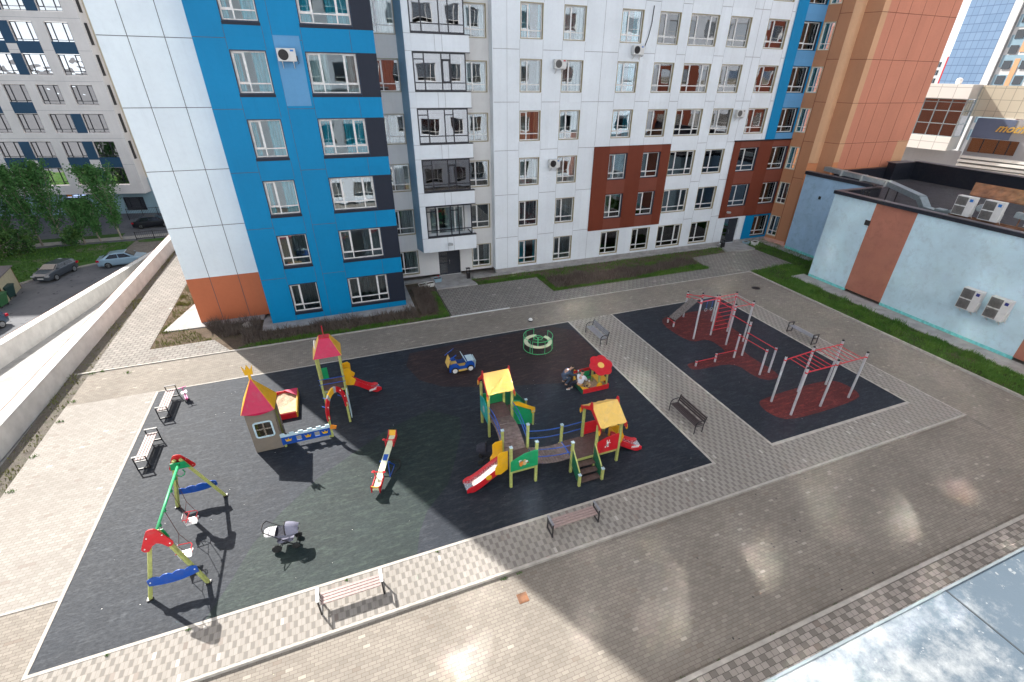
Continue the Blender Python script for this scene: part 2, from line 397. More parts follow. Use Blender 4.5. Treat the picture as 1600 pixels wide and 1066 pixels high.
M['interior'] = plain('dim_interior', (0.10, 0.10, 0.10), 0.9)
M['door_dark'] = plain('dark_door', (0.022, 0.026, 0.036), 0.4)
# playground
M['red'] = plain('red_plastic', (0.55, 0.010, 0.020), 0.38, var=0.08)
M['crimson'] = plain('crimson_board', (0.50, 0.004, 0.065), 0.45, var=0.06)
M['yellow'] = plain('yellow_board', (0.78, 0.42, 0.010), 0.42, var=0.06)
M['paleyellow'] = plain('pale_yellow_board', (0.80, 0.52, 0.12), 0.42, var=0.06)
M['green'] = plain('green_board', (0.006, 0.30, 0.11), 0.42, var=0.06)
M['dkgreen'] = plain('dark_green_board', (0.008, 0.12, 0.06), 0.45, var=0.06)
M['turqb'] = plain('turquoise_board', (0.01, 0.28, 0.27), 0.45, var=0.06)
M['pblue'] = plain('blue_paint', (0.008, 0.075, 0.38), 0.35, var=0.06)
M['post'] = plain('lime_timber', (0.40, 0.43, 0.13), 0.55, var=0.18, sc=9)
M['ply'] = plain('dark_ply', (0.085, 0.050, 0.045), 0.75, var=0.25)
M['plank'] = plain('worn_planks', (0.17, 0.125, 0.115), 0.7, var=0.35, sc=8)
M['boardtan'] = plain('stone_coloured_board', (0.22, 0.185, 0.145), 0.6, var=0.06)
M['paleblue'] = plain('pale_blue_board', (0.52, 0.68, 0.74), 0.5, var=0.05)
M['cap'] = plain('pale_cap', (0.45, 0.60, 0.70), 0.4)
M['steel'] = plain('bright_steel', (0.62, 0.64, 0.67), 0.25, 0.9)
M['sand'] = plain('sand', (0.42, 0.31, 0.21), 0.95, var=0.35, sc=14)
M['sand2'] = plain('sandy_board', (0.58, 0.42, 0.20), 0.7)
M['orange'] = plain('orange_paint', (0.75, 0.25, 0.02), 0.45)
M['whitep'] = plain('white_paint', (0.78, 0.78, 0.76), 0.45, var=0.05)
M['greyp'] = plain('grey_paint', (0.38, 0.40, 0.40), 0.5)
M['black'] = plain('black_steel', (0.018, 0.016, 0.018), 0.4)
M['chain'] = plain('rusty_chain', (0.16, 0.08, 0.07), 0.6, 0.4)
M['slat'] = plain('weathered_slat', (0.33, 0.24, 0.225), 0.55, var=0.16, sc=11)
M['slat_dark'] = plain('dark_slat', (0.055, 0.040, 0.040), 0.5, var=0.2, sc=11)
M['slat_grey'] = plain('grey_slat', (0.24, 0.245, 0.27), 0.5, var=0.15, sc=11)
M['postgrey'] = plain('galvanised_post', (0.55, 0.57, 0.60), 0.4, 0.25, var=0.08)
M['rung'] = plain('red_rung', (0.62, 0.018, 0.035), 0.35, var=0.05)
M['climb'] = plain('weathered_board', (0.16, 0.14, 0.13), 0.8, var=0.5, sc=12)
M['mint'] = plain('mint_green_paint', (0.06, 0.50, 0.20), 0.4)
M['seatcream'] = plain('cream_seat', (0.62, 0.66, 0.46), 0.5)
M['rubber'] = plain('black_rubber', (0.02, 0.02, 0.02), 0.8)
M['lilac'] = plain('lilac_fabric', (0.22, 0.22, 0.29), 0.85)
M['whitefab'] = plain('white_fabric', (0.70, 0.68, 0.68), 0.85)
M['darkfab'] = plain('dark_fabric', (0.02, 0.022, 0.035), 0.9)
M['pink'] = plain('pink_plastic', (0.60, 0.04, 0.25), 0.4)
# vehicles, street
def paint(name, c):
    m = Mat(name, 0.3, 0.25, 0.5); m.color(c); m.b.inputs['Coat Weight'].default_value = 0.8; m.b.inputs['Coat Roughness'].default_value = 0.05; return m.m
M['car_silver'] = paint('silver_blue_car_paint', (0.33, 0.48, 0.60))
M['car_grey'] = paint('dark_grey_car_paint', (0.075, 0.09, 0.11))
M['car_blue'] = paint('slate_blue_car_paint', (0.055, 0.10, 0.16))
M['car_black'] = paint('black_car_paint', (0.012, 0.014, 0.022))
M['lamp_red'] = plain('tail_lamp_red', (0.5, 0.01, 0.03), 0.2)
M['lamp_clear'] = plain('headlamp', (0.6, 0.62, 0.65), 0.15, 0.3)
M['alloy'] = plain('alloy_rim', (0.4, 0.41, 0.42), 0.35, 0.7)
M['acwhite'] = plain('ac_casing', (0.66, 0.66, 0.645), 0.45, var=0.05)
M['acgrill'] = plain('ac_grille', (0.14, 0.135, 0.13), 0.6)
M['acblue'] = plain('ac_badge_blue', (0.02, 0.18, 0.55), 0.4)
M['acnavy'] = plain('ac_badge_navy', (0.01, 0.02, 0.20), 0.4)
M['gold'] = plain('gold_letters', (0.80, 0.52, 0.12), 0.35, 0.5)
M['signgreen'] = plain('dark_green_sign', (0.02, 0.05, 0.045), 0.4)
M['bingreen'] = plain('green_bin', (0.045, 0.16, 0.06), 0.5)
M['bindark'] = plain('dark_green_bin', (0.012, 0.05, 0.045), 0.5)
M['skin'] = plain('skin', (0.52, 0.32, 0.23), 0.6, var=0.05)
M['denim'] = plain('blue_denim', (0.045, 0.075, 0.13), 0.85)
M['shirt'] = plain('white_shirt', (0.66, 0.67, 0.74), 0.85, var=0.05)
M['trouser'] = plain('navy_trousers', (0.012, 0.014, 0.03), 0.9)
M['hair'] = plain('brown_hair', (0.035, 0.022, 0.015), 0.7)
M['hat_blue'] = plain('pale_blue_hat', (0.38, 0.62, 0.70), 0.85)
M['leaf'] = grass('poplar_leaves', (0.06, 0.18, 0.05), (0.12, 0.27, 0.08))
M['leaf2'] = grass('bush_leaves', (0.05, 0.14, 0.06), (0.16, 0.28, 0.05))
M['bark'] = plain('pale_bark', (0.30, 0.26, 0.21), 0.9, var=0.3)
def zinc():
    m = Mat('zinc_sheet', 0.5, 0.0, 0.4); n = m.noise(9.0, 8, 0.75); n3 = m.noise(24, 3, 0.6); x, y, z = m.xyz(); n5 = m.noise(1.3, 4)
    film = m.rng(n + (m.rng(x, 1.2, 2.6, 0.17, -0.13)), 0.44, 0.70, 0.0, 0.95); spots = m.rng(n3, 0.645, 0.68, 0, 0.75)
    base = m.ramp(n5, [(0.3, (0.085, 0.115, 0.145)), (0.7, (0.098, 0.132, 0.166))])
    m.color(m.mix(film.mx(spots), base, (0.33, 0.35, 0.36))); m.rough(m.rng(film, 0, 1, 0.46, 0.8)); m.bump(n, 0.15, 0.01); return m.m
M['zinc'] = zinc()
M['zinc_seam'] = plain('seam_dark', (0.05, 0.06, 0.07), 0.5)
def tile_wall():
    m = Mat('blue_tile_wall', 0.35); x, y, z = m.xyz(False)
    e = (((z/1.7).fract()-0.5).abs()).mx(((x/1.3).fract()-0.5).abs()); n = m.white((x/1.3).floor(), (z/1.7).floor(), (z/1.7).floor())
    a = m.ramp(n, [(0, (0.17, 0.27, 0.42)), (1, (0.20, 0.305, 0.46))]); m.color(m.mix(e.gt(0.462), a, (0.09, 0.15, 0.26))); return m.m
M['tile'] = tile_wall()
def panelled(name, c, px_, pz_):
    m = Mat(name, 0.4); x, y, z = m.xyz(False)
    e = ((((x/px_).fract()-0.5).abs()-0.5)*px_).abs().mn(((((z/pz_).fract()-0.5).abs()-0.5)*pz_).abs())
    n = m.noise(0.4, 3, world=False)
    a = m.ramp(n, [(0.3, tuple(q*0.95 for q in c)), (0.7, c)]); m.color(m.mix(e.lt(0.03), a, tuple(q*0.6 for q in c))); return m.m
M['cream_p'] = panelled('cream_panel_wall', (0.80, 0.78, 0.73), 1.4, 1.1)
M['beige_p'] = panelled('beige_panel_wall', (0.60, 0.54, 0.42), 0.9, 1.1)
# ================================================================ ground
def slab(name, pts, z, mat, zb=-0.16, kind='structure'):
    b = MB(); b.poly([(x, y, zb) for x, y in pts], (0, 0, z-zb)); o = b.build(name, mat); tag(o, kind=kind); return o
def rect(x0, y0, x1, y1): return [(x0,y0),(x1,y0),(x1,y1),(x0,y1)]
b = MB(); b.add([(-1500,-1500,-4.6),(1500,-1500,-4.6),(1500,1500,-4.6),(-1500,1500,-4.6)], [(0,1,2,3)]); tag(b.build('street_ground', M['asphalt']), kind='structure')
slab('podium', rect(-14.75, -30, 75, 56), -0.16, M['concrete'], -4.7)
# drive in front of and beside the playground (slightly lower than the path)
slab('paved_drive', rect(-9.62, 4.42, 26.62, 9.0), -0.10, M['drive'])
b = MB(); X0, X1 = 26.62, 30.95
b.add([(X0,4.42,-.10),(X1,4.42,-.10),(X1,24.5,-.02),(X0,24.5,-.02)], [(0,1,2,3)]); b.add([(X0,4.42,-.2),(X1,4.42,-.2),(X1,24.5,-.2),(X0,24.5,-.2)], [(0,1,2,3)])
tag(b.build('paved_drive_side', M['drive']), kind='structure')
slab('paved_drive_rear', rect(-13.35, 24.5, 30.95, 27.55), -0.02, M['drive'])
slab('paved_drive_corner', rect(-13.35, -10, -9.72, 12.95), -0.02, M['drive'])
slab('paved_walk', rect(-13.35, 13.03, -9.72, 24.5), -0.005, M['walk'])
slab('kerb_cross', rect(-13.35, 12.95, -9.72, 13.03), 0.0, M['kerb'])
slab('paved_walk_rear', rect(-13.35, 27.65, -11.1, 54), 0.02, M['entry'])
slab('paved_walk_rear_strip', [(-11.1,27.65),(-6.85,27.65),(-7.9,29.35),(-11.1,29.28)], 0.02, M['entry'])
slab('gravel_strip', rect(-14.2, -10, -13.35, 54), -0.03, M['gravel'])
# rubber playground surface in zones
ARC_L = [(-5.55,10.7),(-5.02,11.78),(-4.5,13.08),(-3.66,14.2),(-2.4,15.5),(-1.0,16.5),(0.6,17.6),(2.6,18.3),(3.77,18.2)]
ARC_R = [(3.78,17.29),(3.62,16.3),(3.17,15.28),(2.75,14.3),(2.29,13.39),(1.8,12.9),(1.29,12.4),(0.86,11.6),(0.61,10.74),(0.60,10.7)]
slab('rubber_surface', rect(-9.62, 10.70, 12.84, 24.38), 0.0, M['rub_blue'])
def sheet(name, pts, z, mat):
    b = MB(); b.add([(x,y,z) for x,y in pts], [tuple(range(len(pts)))]); return tag(b.build(name, mat), kind='structure')
sheet('rubber_surface_green', [(0.6,10.72)]+ARC_R[-2::-1]+ARC_L[::-1][1:-1]+[(-5.55,10.72)], 0.004, M['rub_green'])
sheet('rubber_surface_brown', [(2.6,23.9),(2.2,22.6),(2.6,21.0),(3.6,20.0),(5.4,19.3),(7.9,18.6),(10.2,18.0),(12.2,17.9),(12.7,19.2),(12.7,23.2),(11.5,24.2)], 0.004, M['rub_brown'])
slab('rubber_surface_sports', rect(16.12, 10.75, 24.92, 24.38), 0.0, M['rub_blue'])
def smooth_loop(P, it=2):
    for _ in range(it):
        q = []
        for i in range(len(P)):
            a, c = P[i], P[(i+1)%len(P)]
            q += [(a[0]*.75+c[0]*.25, a[1]*.75+c[1]*.25), (a[0]*.25+c[0]*.75, a[1]*.25+c[1]*.75)]
        P = q
    return P
sheet('rubber_pad_red', smooth_loop([(17.68,12.2),(17.72,13.15),(18.3,13.5),(22.7,13.62),(23.4,13.2),(23.45,12.2),(22.9,11.7),(18.3,11.6)]), 0.006, M['rub_red'])
sheet('rubber_pad_red_rear', smooth_loop([(18.5,19.4),(18.4,22.8),(20.9,22.95),(23.4,22.75),(23.3,22.3),(22.4,20.6),(22.3,18.4),(21.3,17.95),(20.75,17.3),(20.95,15.1),(20.6,14.6),(19.8,14.6),(19.45,15.2),(19.45,16.7),(17.1,16.75),(16.7,16.9),(16.75,17.4),(17.1,17.5),(19.4,17.55),(19.95,17.9),(20.0,19.0),(19.75,19.45)]), 0.006, M['rub_red'])
# two-tone path
M1 = M['check']
slab('tiled_path', rect(-9.72, 9.08, 26.54, 10.60), 0.0, M1)
slab('tiled_path_middle', rect(12.94, 10.60, 16.02, 24.46), 0.0, M1)
slab('tiled_path_right', rect(25.02, 10.60, 26.54, 24.46), 0.0, M1)
slab('pavement_near', rect(5.0, 0.2, 60, 4.30), 0.02, M['check2'])
slab('paved_drive_near', rect(26.62, -2, 60, 4.42), -0.105, M['drive'], -0.15)
slab('paved_drive_front', rect(-9.62, -0.5, 5.0, 4.42), -0.10, M['drive'])
K = [('kerb_front', rect(-9.72, 9.0, 26.62, 9.08), 0.012), ('kerb_right', rect(26.54, 9.08, 26.62, 24.46), 0.0), ('kerb_play_front', rect(-9.62, 10.60, 12.94, 10.70), 0.012),
     ('kerb_play_left', rect(-9.72, 10.60, -9.62, 24.46), 0.012), ('kerb_play_right', rect(12.84, 10.70, 12.94, 24.46), 0.01), ('kerb_sports_front', rect(16.02, 10.60, 25.02, 10.75), 0.01),
     ('kerb_sports_left', rect(16.02, 10.75, 16.12, 24.46), 0.008), ('kerb_sports_right', rect(24.92, 10.75, 25.02, 24.46), 0.008), ('kerb_play_rear', rect(-9.62, 24.38, 12.84, 24.46), 0.008), ('kerb_sports_rear', rect(16.12, 24.38, 24.92, 24.46), 0.008),
     ('kerb_rear', rect(-14.0, 27.55, 5.95, 27.65), 0.03), ('kerb_rear_entry', rect(5.95, 27.55, 30.95, 27.65), 0.01), ('kerb_near', rect(5.0, 4.30, 60, 4.42), 0.05),
     ('kerb_verge', rect(30.95, 4.42, 31.05, 27.65), 0.06)]
for n, p, z in K: slab(n, p, z, M['kerb'])
sheet('white_kerb_paint', rect(5.9, 27.53, 10.0, 27.67), 0.034, M['whitep'])
# pavements by the two entrances, aprons and steps
slab('entry_paving', [(6.02,27.65),(28.15,27.65),(28.3,29.22),(14.05,29.22),(13.9,32.15),(6.02,32.25)], 0.02, M['entry'])
slab('entry_paving_right', [(28.15,27.65),(30.95,27.65),(31.3,27.66),(36.0,27.75),(35.8,31.8),(32.6,32.1),(28.6,31.95)], 0.02, M['entry'])
slab('building_apron', [(-5.35,29.5),(3.98,29.42),(3.98,34.7),(3.5,34.7),(-5.35,31.3)], 0.05, M['concrete'])
slab('building_apron_left', [(-10.9,31.4),(-5.35,31.3),(-5.35,32.1),(-8.95,32.1),(-8.95,37.5),(-9.3,37.5)], 0.05, M['concrete'])
slab('building_apron_main', rect(9.2, 33.55, 33.0, 34.03), 0.06, M['concrete'])
slab('building_apron_recess', rect(3.98, 34.1, 6.0, 34.7), 0.06, M['concrete'])
slab('step_entrance', [(6.02,32.25),(9.1,32.2),(8.55,34.7),(6.02,34.7)], 0.13, M['concrete'])
slab('step_entrance_right', [(32.75,32.15),(34.4,31.7),(35.75,31.85),(35.9,34.03),(33.2,34.03)], 0.13, M['concrete'])
slab('plinth_apron', rect(33.45, -10, 34.8, 25.6), 0.05, M['concrete'])
slab('plinth_apron_rear', rect(38.0, 25.6, 39.0, 34.0), 0.05, M['concrete'])
# planting beds
B_EARTH = [('bed_front', [(-6.85,27.65),(5.92,27.65),(5.95,32.2),(5.9,34.1),(3.98,34.1),(3.98,29.42),(-5.35,29.5),(-5.35,31.3),(-9.4,31.35),(-7.9,29.35)], M['earth']),
           ('bed_left', [(-11.1,29.28),(-7.9,29.35),(-9.4,31.35),(-10.9,31.4),(-9.3,37.5),(-8.95,54),(-11.1,54)], M['earth']),
           ('bed_main', [(9.1,32.2),(13.9,32.15),(14.05,29.22),(28.3,29.22),(28.6,31.95),(32.6,32.1),(33.1,33.55),(9.0,33.55)], M['earth']),
           ('bed_right', [(36.0,27.75),(39.0,27.75),(39.0,34.0),(35.9,34.0),(35.8,31.8)], M['turf']),
           ('verge', [(31.05,4.42),(33.45,4.42),(33.45,25.6),(39.0,25.6),(39.0,27.75),(36.0,27.75),(31.05,27.65)], M['turf'])]
for n, p, m_ in B_EARTH: slab(n, p, -0.01, m_)
# street level: lawn, paths, ramp
def flat(name, P, z, mat): return sheet(name, P, -4.6+z, mat)
flat('lawn', [(-90,70.5),(-90,50),(-32,56.0),(-29.1,58.2),(-27.0,60.9),(-24.6,62.3),(-23.5,65),(-23.2,70.2)], 0.03, M['lawn'])
flat('dirt_path', [(-24.6,62.3),(-19,62.5),(-12,66),(-12,71),(-23.2,70.2),(-23.5,65)], 0.02, M['dirtpath'])
flat('paved_path_far', [(-90,70.6),(-12,71.1),(-12,72.6),(-90,72.2)], 0.04, M['kerb'])
flat('lawn_far', [(-90,72.3),(-25.3,72.6),(-25.3,74.2),(-90,74)], 0.03, M['lawn'])
flat('lawn_tufts_far', [(-23.2,70.4),(-12,70.6),(-12,68.6),(-22.6,69.2)], 0.05, M['lawn'])
b = MB()
for a_, c_ in (((-29.1,58.3),(-27.0,60.9)), ((-27.0,60.9),(-24.6,62.2)), ((-31.5,55.6),(-29.1,58.3))): b.bar((*a_,-4.53),(*c_,-4.53),0.14,0.14)
tag(b.build('kerb_street', M['kerb']), kind='structure')
b = MB(); b.add([(-17.7,18,1.3),(-14.6,18,1.3),(-14.6,66,-4.62),(-17.7,66,-4.62)], [(0,1,2,3)]); 
for v_i in range(4): b.v[v_i] = (b.v[v_i][0], b.v[v_i][1], 0.25 - 0.129*(b.v[v_i][1]-28))
b.add([(-17.7,18,-4.7),(-14.6,18,-4.7),(-14.6,66,-4.9),(-17.7,66,-4.9)], [(0,1,2,3)])
tag(b.build('ramp', M['concrete']), kind='structure')
# ---------------------------------------------------------------- grass blades and dry twigs
def inside(p, P):
    x, y = p; c = False; j = len(P)-1
    for i in range(len(P)):
        if (P[i][1] > y) != (P[j][1] > y) and x < (P[j][0]-P[i][0])*(y-P[i][1])/(P[j][1]-P[i][1])+P[i][0]: c = not c
        j = i
    return c
def blades(name, P, n, h, mat, wd=0.012, lean=0.5, z=0.0, cl=1.0, bare=0.0, label=None):
    rnd = random.Random(hash(name) % 1000 if False else len(name)*7+n); b = MB()
    xs = [p[0] for p in P]; ys = [p[1] for p in P]; k = 0; tries = 0
    cen = [(rnd.uniform(min(xs), max(xs)), rnd.uniform(min(ys), max(ys)), rnd.uniform(0.3, 1.2)) for _ in range(max(3, int(n/160*bare)))]
    while k < n and tries < n*12:
        tries += 1; x = rnd.uniform(min(xs), max(xs)); y = rnd.uniform(min(ys), max(ys))
        if not inside((x, y), P): continue
        if bare and any((x-c[0])**2+(y-c[1])**2 < c[2]**2 for c in cen) and rnd.random() < 0.85: continue
        q = (math.sin(x*2.3+1.1*math.sin(y*1.7))*math.cos(y*2.9+x) + 1)/2
        if rnd.random() > 0.35+q*cl: continue
        k += 1; a = rnd.uniform(0, 2*PI); hh = h*rnd.uniform(0.45, 1.25)*(0.55+0.7*q); l = lean*hh*rnd.uniform(0.2, 1); t = rnd.uniform(0, 2*PI)
        dx, dy = math.cos(a)*wd*rnd.uniform(.7,1.6), math.sin(a)*wd
        tx, ty = x+math.cos(t)*l, y+math.sin(t)*l
        b.add([(x-dx,y-dy,z),(x+dx,y+dy,z),((x*.45+tx*.55)+dx*.6,(y*.45+ty*.55)+dy*.6,z+hh*.62),(tx,ty,z+hh)], [(0,1,2,3)])
    me = bpy.data.meshes.new(name); me.from_pydata(b.v, [], b.f); me.materials.append(mat); me.update()
    return tag(inst(me, name), kind='stuff')
V = B_EARTH[4][1]
blades('grass_verge', V, 26000, 0.16, M['grass'], 0.016, 0.7, bare=0.5)
blades('grass_clumps', V, 7000, 0.30, M['grass'], 0.018, 0.5, bare=4.0)
blades('grass_bed_right', B_EARTH[3][1], 3500, 0.16, M['grass'], 0.014, 0.6)
blades('grass_bed_main', [(9.1,32.3),(13.9,32.25),(14.15,29.3),(28.2,29.3),(28.5,32),(32.6,32.15),(33.1,33.5),(9.0,33.5)], 9000, 0.13, M['grass'], 0.015, 0.7)
blades('grass_bed_main_patch', [(21.5,29.5),(28.2,29.4),(28.0,31.6),(22.0,32.0)], 8000, 0.2, M['grass'], 0.016, 0.6)
blades('grass_bed_edge', [(9.1,32.22),(13.9,32.18),(14.08,29.25),(28.3,29.25),(28.3,29.7),(14.6,29.7),(14.3,32.7),(9.1,32.8)], 6000, 0.16, M['grass'], 0.016, 0.6)
blades('grass_bed_front', [(-6.5,27.7),(5.9,27.7),(5.9,32),(5.3,32),(5.2,28.2),(-6.0,28.2)], 5000, 0.16, M['grass'], 0.015, 0.6)
blades('grass_bed_left', [(-11.0,29.35),(-8.0,29.4),(-9.4,31.3),(-10.85,31.45),(-9.4,37.5),(-9.1,50),(-11.0,50)], 9000, 0.14, M['grass_dry'], 0.017, 0.8, bare=0.8)
blades('weeds_gravel', rect(-14.2, 10, -13.35, 50), 1500, 0.12, M['grass_dry'], 0.02, 0.9, z=-0.03, cl=0.1, bare=3)
blades('dry_twigs_front', [(-6.3,28.0),(3.9,28.2),(3.9,29.3),(-6.3,29.3)], 4200, 0.5, M['twigs'], 0.012, 0.5)
blades('dry_twigs_left', [(-7.5,29.4),(-5.5,29.6),(-5.5,31.1),(-8.6,31.2)], 1600, 0.6, M['twigs'], 0.012, 0.5)
blades('dry_twigs_bed', [(4.2,28.6),(5.4,28.4),(5.4,32.6),(4.3,32.9)], 3000, 0.55, M['twigs'], 0.012, 0.5)
blades('dry_twigs_main', [(14.4,29.6),(21.5,29.6),(28.0,30.4),(28.0,31.2),(21.5,31.0),(14.4,31.4)], 12000, 0.55, M['twigs'], 0.013, 0.5)
blades('lawn_grass', [(-60,70.4),(-50,54),(-32,56.5),(-29.3,58.6),(-27.2,61.2),(-24.8,62.6),(-23.8,65),(-23.4,70)], 9000, 0.16, M['grass'], 0.05, 0.8, z=-4.57, bare=0.6)
def tufts(pts, name):
    b = MB(); rnd = random.Random(3)
    for x, y, z, s in pts:
        for _ in range(26):
            a = rnd.uniform(0, 2*PI); r = rnd.uniform(0, s); h = s*rnd.uniform(.5, 1.1)
            px_, py_ = x+math.cos(a)*r*1.6, y+math.sin(a)*r*.8
            b.add([(px_-.012,py_,z),(px_+.012,py_,z),(px_+rnd.uniform(-.5,.5)*s,py_+rnd.uniform(-.5,.5)*s,z+h)], [(0,1,2)])
    tag(b.build(name, M['grass']), kind='stuff')
rt = random.Random(11)
tufts([(-13.2+rt.random()*0.1, 14+i*2.1+rt.random(), 0, .12) for i in range(7)] + [(-8.9+i*2.9+rt.random()*1.5, 10.55, 0.01, .05) for i in range(4)] +
      [(6+i*1.25+rt.random()*0.8, 4.44, -.10, .08) for i in range(12)] + [(1+rt.random()*4, 8.9, -.1, .06) for i in range(3)] + [(-11.5,26.9,0,.12),(-12.8,27.5,0,.1)], 'weed_tufts')
# small debris: dark leaves and chips on the paving, scrapes
def chips(name, box, n, mat, s, z):
    b = MB(); rnd = random.Random(n)
    for _ in range(n):
        x, y = rnd.uniform(box[0], box[2]), rnd.uniform(box[1], box[3]); a = rnd.uniform(0, PI); q = s*rnd.uniform(.4, 1.3)
        p = [(x+math.cos(a+t)*q*e, y+math.sin(a+t)*q*e, z) for t, e in ((0,1),(1.5,.5),(3.1,.9),(4.6,.6))]
        b.add(p, [(0,1,2,3)])
    tag(b.build(name, mat), kind='stuff')
chips('dead_leaves', (8, 4.5, 26, 8.8), 46, M['black'], 0.045, -0.093)
chips('dead_leaves_right', (26.8, 6, 30.8, 24), 30, M['black'], 0.045, -0.015)
chips('litter_chips', (-9, 10.9, 12.5, 24), 70, M['whitep'], 0.014, 0.0075)
chips('litter_chips_sports', (16.5, 11, 24.5, 24), 16, M['whitep'], 0.016, 0.0095)
chips('dust_chips', (-9, 4.6, 10, 8.8), 50, M['lining_cream'], 0.02, -0.094)
def plate(name, x, y, s, z, mat, label, round_=False):
    b = MB()
    if round_: b.lathe([(s, 0), (s, .012), (s*.88, .014), (s*.86,.008),(0.01,.008)], n=20)
    else: b.box(-s,-s,0,s,s,.012); b.box(-s*.8,-s*.8,.012,s*.8,s*.8,.016)
    o = b.build(name, mat, loc=(x, y, z)); return tag(o, label, 'manhole cover')
plate('drain_cover', 3.36, 8.1, 0.16, -0.10, M['rust'], 'small rusty square cover set in the sunlit beige drive')
plate('manhole_cover', 28.9, 24.7, 0.3, -0.02, M['black'], 'black round manhole cover in the shaded drive near the grass verge', True)
# ================================================================ buildings
def wall_sheet(x0, x1, z0, z1, y, holes, depth=0.24, mb=None, mi=0, top_ret=0.0):
    """front wall plane facing -y with rectangular openings; returns MB with reveals"""
    b = mb or MB()
    xs = sorted(set([x0, x1] + [h[0] for h in holes] + [h[2] for h in holes])); zs = sorted(set([z0, z1] + [h[1] for h in holes] + [h[3] for h in holes]))
    xs = [x for x in xs if x0 <= x <= x1]; zs = [z for z in zs if z0 <= z <= z1]
    for i in range(len(xs)-1):
        j = 0
        while j < len(zs)-1:
            cx, cz = (xs[i]+xs[i+1])/2, (zs[j]+zs[j+1])/2
            if any(h[0] < cx < h[2] and h[1] < cz < h[3] for h in holes): j += 1; continue
            k = j
            while k+1 < len(zs)-1 and not any(h[0] < cx < h[2] and h[1] < (zs[k+1]+zs[k+2])/2 < h[3] for h in holes): k += 1
            b.add([(xs[i],y,zs[j]),(xs[i+1],y,zs[j]),(xs[i+1],y,zs[k+1]),(xs[i],y,zs[k+1])], [(0,1,2,3)], mi); j = k+1
    for h in holes:
        a, c, d, e = h[:4]; yy = y+depth
        b.add([(a,y,c),(d,y,c),(d,y,e),(a,y,e),(a,yy,c),(d,yy,c),(d,yy,e),(a,yy,e)], [(0,1,5,4),(1,2,6,5),(2,3,7,6),(3,0,4,7)], mi)
    return b
_win = {}
def window(parent, x, z, w, h, y, kind='n2', frame='frame_white', lining='lining_gold', cur=None, rz=0, tr=0.42, depth=0.22, glassm='glass', side='L', name='window', mir=False):
    """window whose outer opening corner is (x, z); y = wall face. parts: window (frame) > lining, pane, curtain"""
    key = (round(w,2), round(h,2), kind, frame, lining, tr, depth, glassm, side)
    if key not in _win:
        t = 0.055; fy0, fy1 = depth-0.07, depth-0.01; f = MB()
        def B(a, c, d, e, g=0): f.box(a, fy0-g, c, d, fy1+0.0, e)
        gi = 0.045
        B(gi, gi, gi+t, h-gi); B(w-gi-t, gi, w-gi, h-gi); B(gi+t, gi, w-gi-t, gi+t); B(gi+t, h-gi-t, w-gi-t, h-gi)
        sash = 0.045
        if kind == 'n2': ms = [0.36*w if side == 'L' else 0.64*w]
        elif kind == 'n3': ms = [0.27*w, 0.73*w]
        elif kind == 'n22': ms = [0.5*w]
        else: ms = []
        for m_ in ms: B(m_-t/2-.004, gi+t, m_+t/2+.004, h-gi-t, 0.012)
        zt = gi+tr
        if tr: B(gi+t, zt-t/2, w-gi-t, zt+t/2, 0.008)
        # opening sash frame in the narrow light
        def sashbox(a, d):
            c, e = zt+t/2, h-gi-t
            for q in ((a, c, a+sash, e), (d-sash, c, d, e), (a+sash, c, d-sash, c+sash), (a+sash, e-sash, d-sash, e)): f.box(q[0], fy0-0.022, q[1], q[2], fy0-0.001, q[3])
        if kind in ('n2',):
            if side == 'L': sashbox(gi+t, ms[0]-t/2)
            else: sashbox(ms[0]+t/2, w-gi-t)
        if kind == 'n3': sashbox(gi+t, ms[0]-t/2); sashbox(ms[1]+t/2, w-gi-t)
        fm = f.mesh('window_frame', M[frame])
        l = MB()
        if lining:
            g = 0.045
            l.box(0.001, -0.006, 0.001, g, depth, h-0.001); l.box(w-g, -0.006, 0.001, w-0.001, depth, h-0.001); l.box(g, -0.006, h-g, w-g, depth, h-0.001)
            l.box(g, -0.03, 0.001, w-g, depth, g)
        lm = l.mesh('lining', M[lining]) if lining else None
        p = MB(); p.box(gi+.01, fy1-0.035, gi+.01, w-gi-.01, fy1-0.028, h-gi-.01); pm = p.mesh('pane', M[glassm])
        cm = {}
        for ck in ('cur_teal','cur_grey','cur_white','cur_tan','cur_dark'):
            c = MB(); n = 40; vs = []; rr = random.Random(len(_win)*5+len(ck))
            gap0, gap1 = (rr.uniform(.3,.7), rr.uniform(.05,.2)) if ck != 'cur_dark' else (2, 0)
            for i in range(n+1):
                u = i/n; yy = depth+0.10+0.03*math.sin(u*w*26+rr.random()); vs += [(gi+u*(w-2*gi), yy, gi), (gi+u*(w-2*gi), yy, h-gi)]
            fs = [(2*i, 2*i+2, 2*i+3, 2*i+1) for i in range(n) if not (abs((i+.5)/n-gap0) < gap1)]
            c.add(vs, fs); cm[ck] = c.mesh('curtain', M[ck])
        _win[key] = (fm, lm, pm, cm)
    fm, lm, pm, cm = _win[key]
    o = inst(fm, name, parent, (x, y, z), rz)
    inst(pm, 'pane', o)
    if lm: inst(lm, 'lining', o)
    if cur is None: cur = RW.choice(['cur_grey','cur_white','cur_dark','cur_grey','cur_teal','cur_white','cur_grey'])
    inst(cm[cur], 'curtain', o)
    return o
RW = random.Random(5)
FL = 3.05
def fz(n): return 0.53+FL*n      # bottom of window, floor n (0-based)
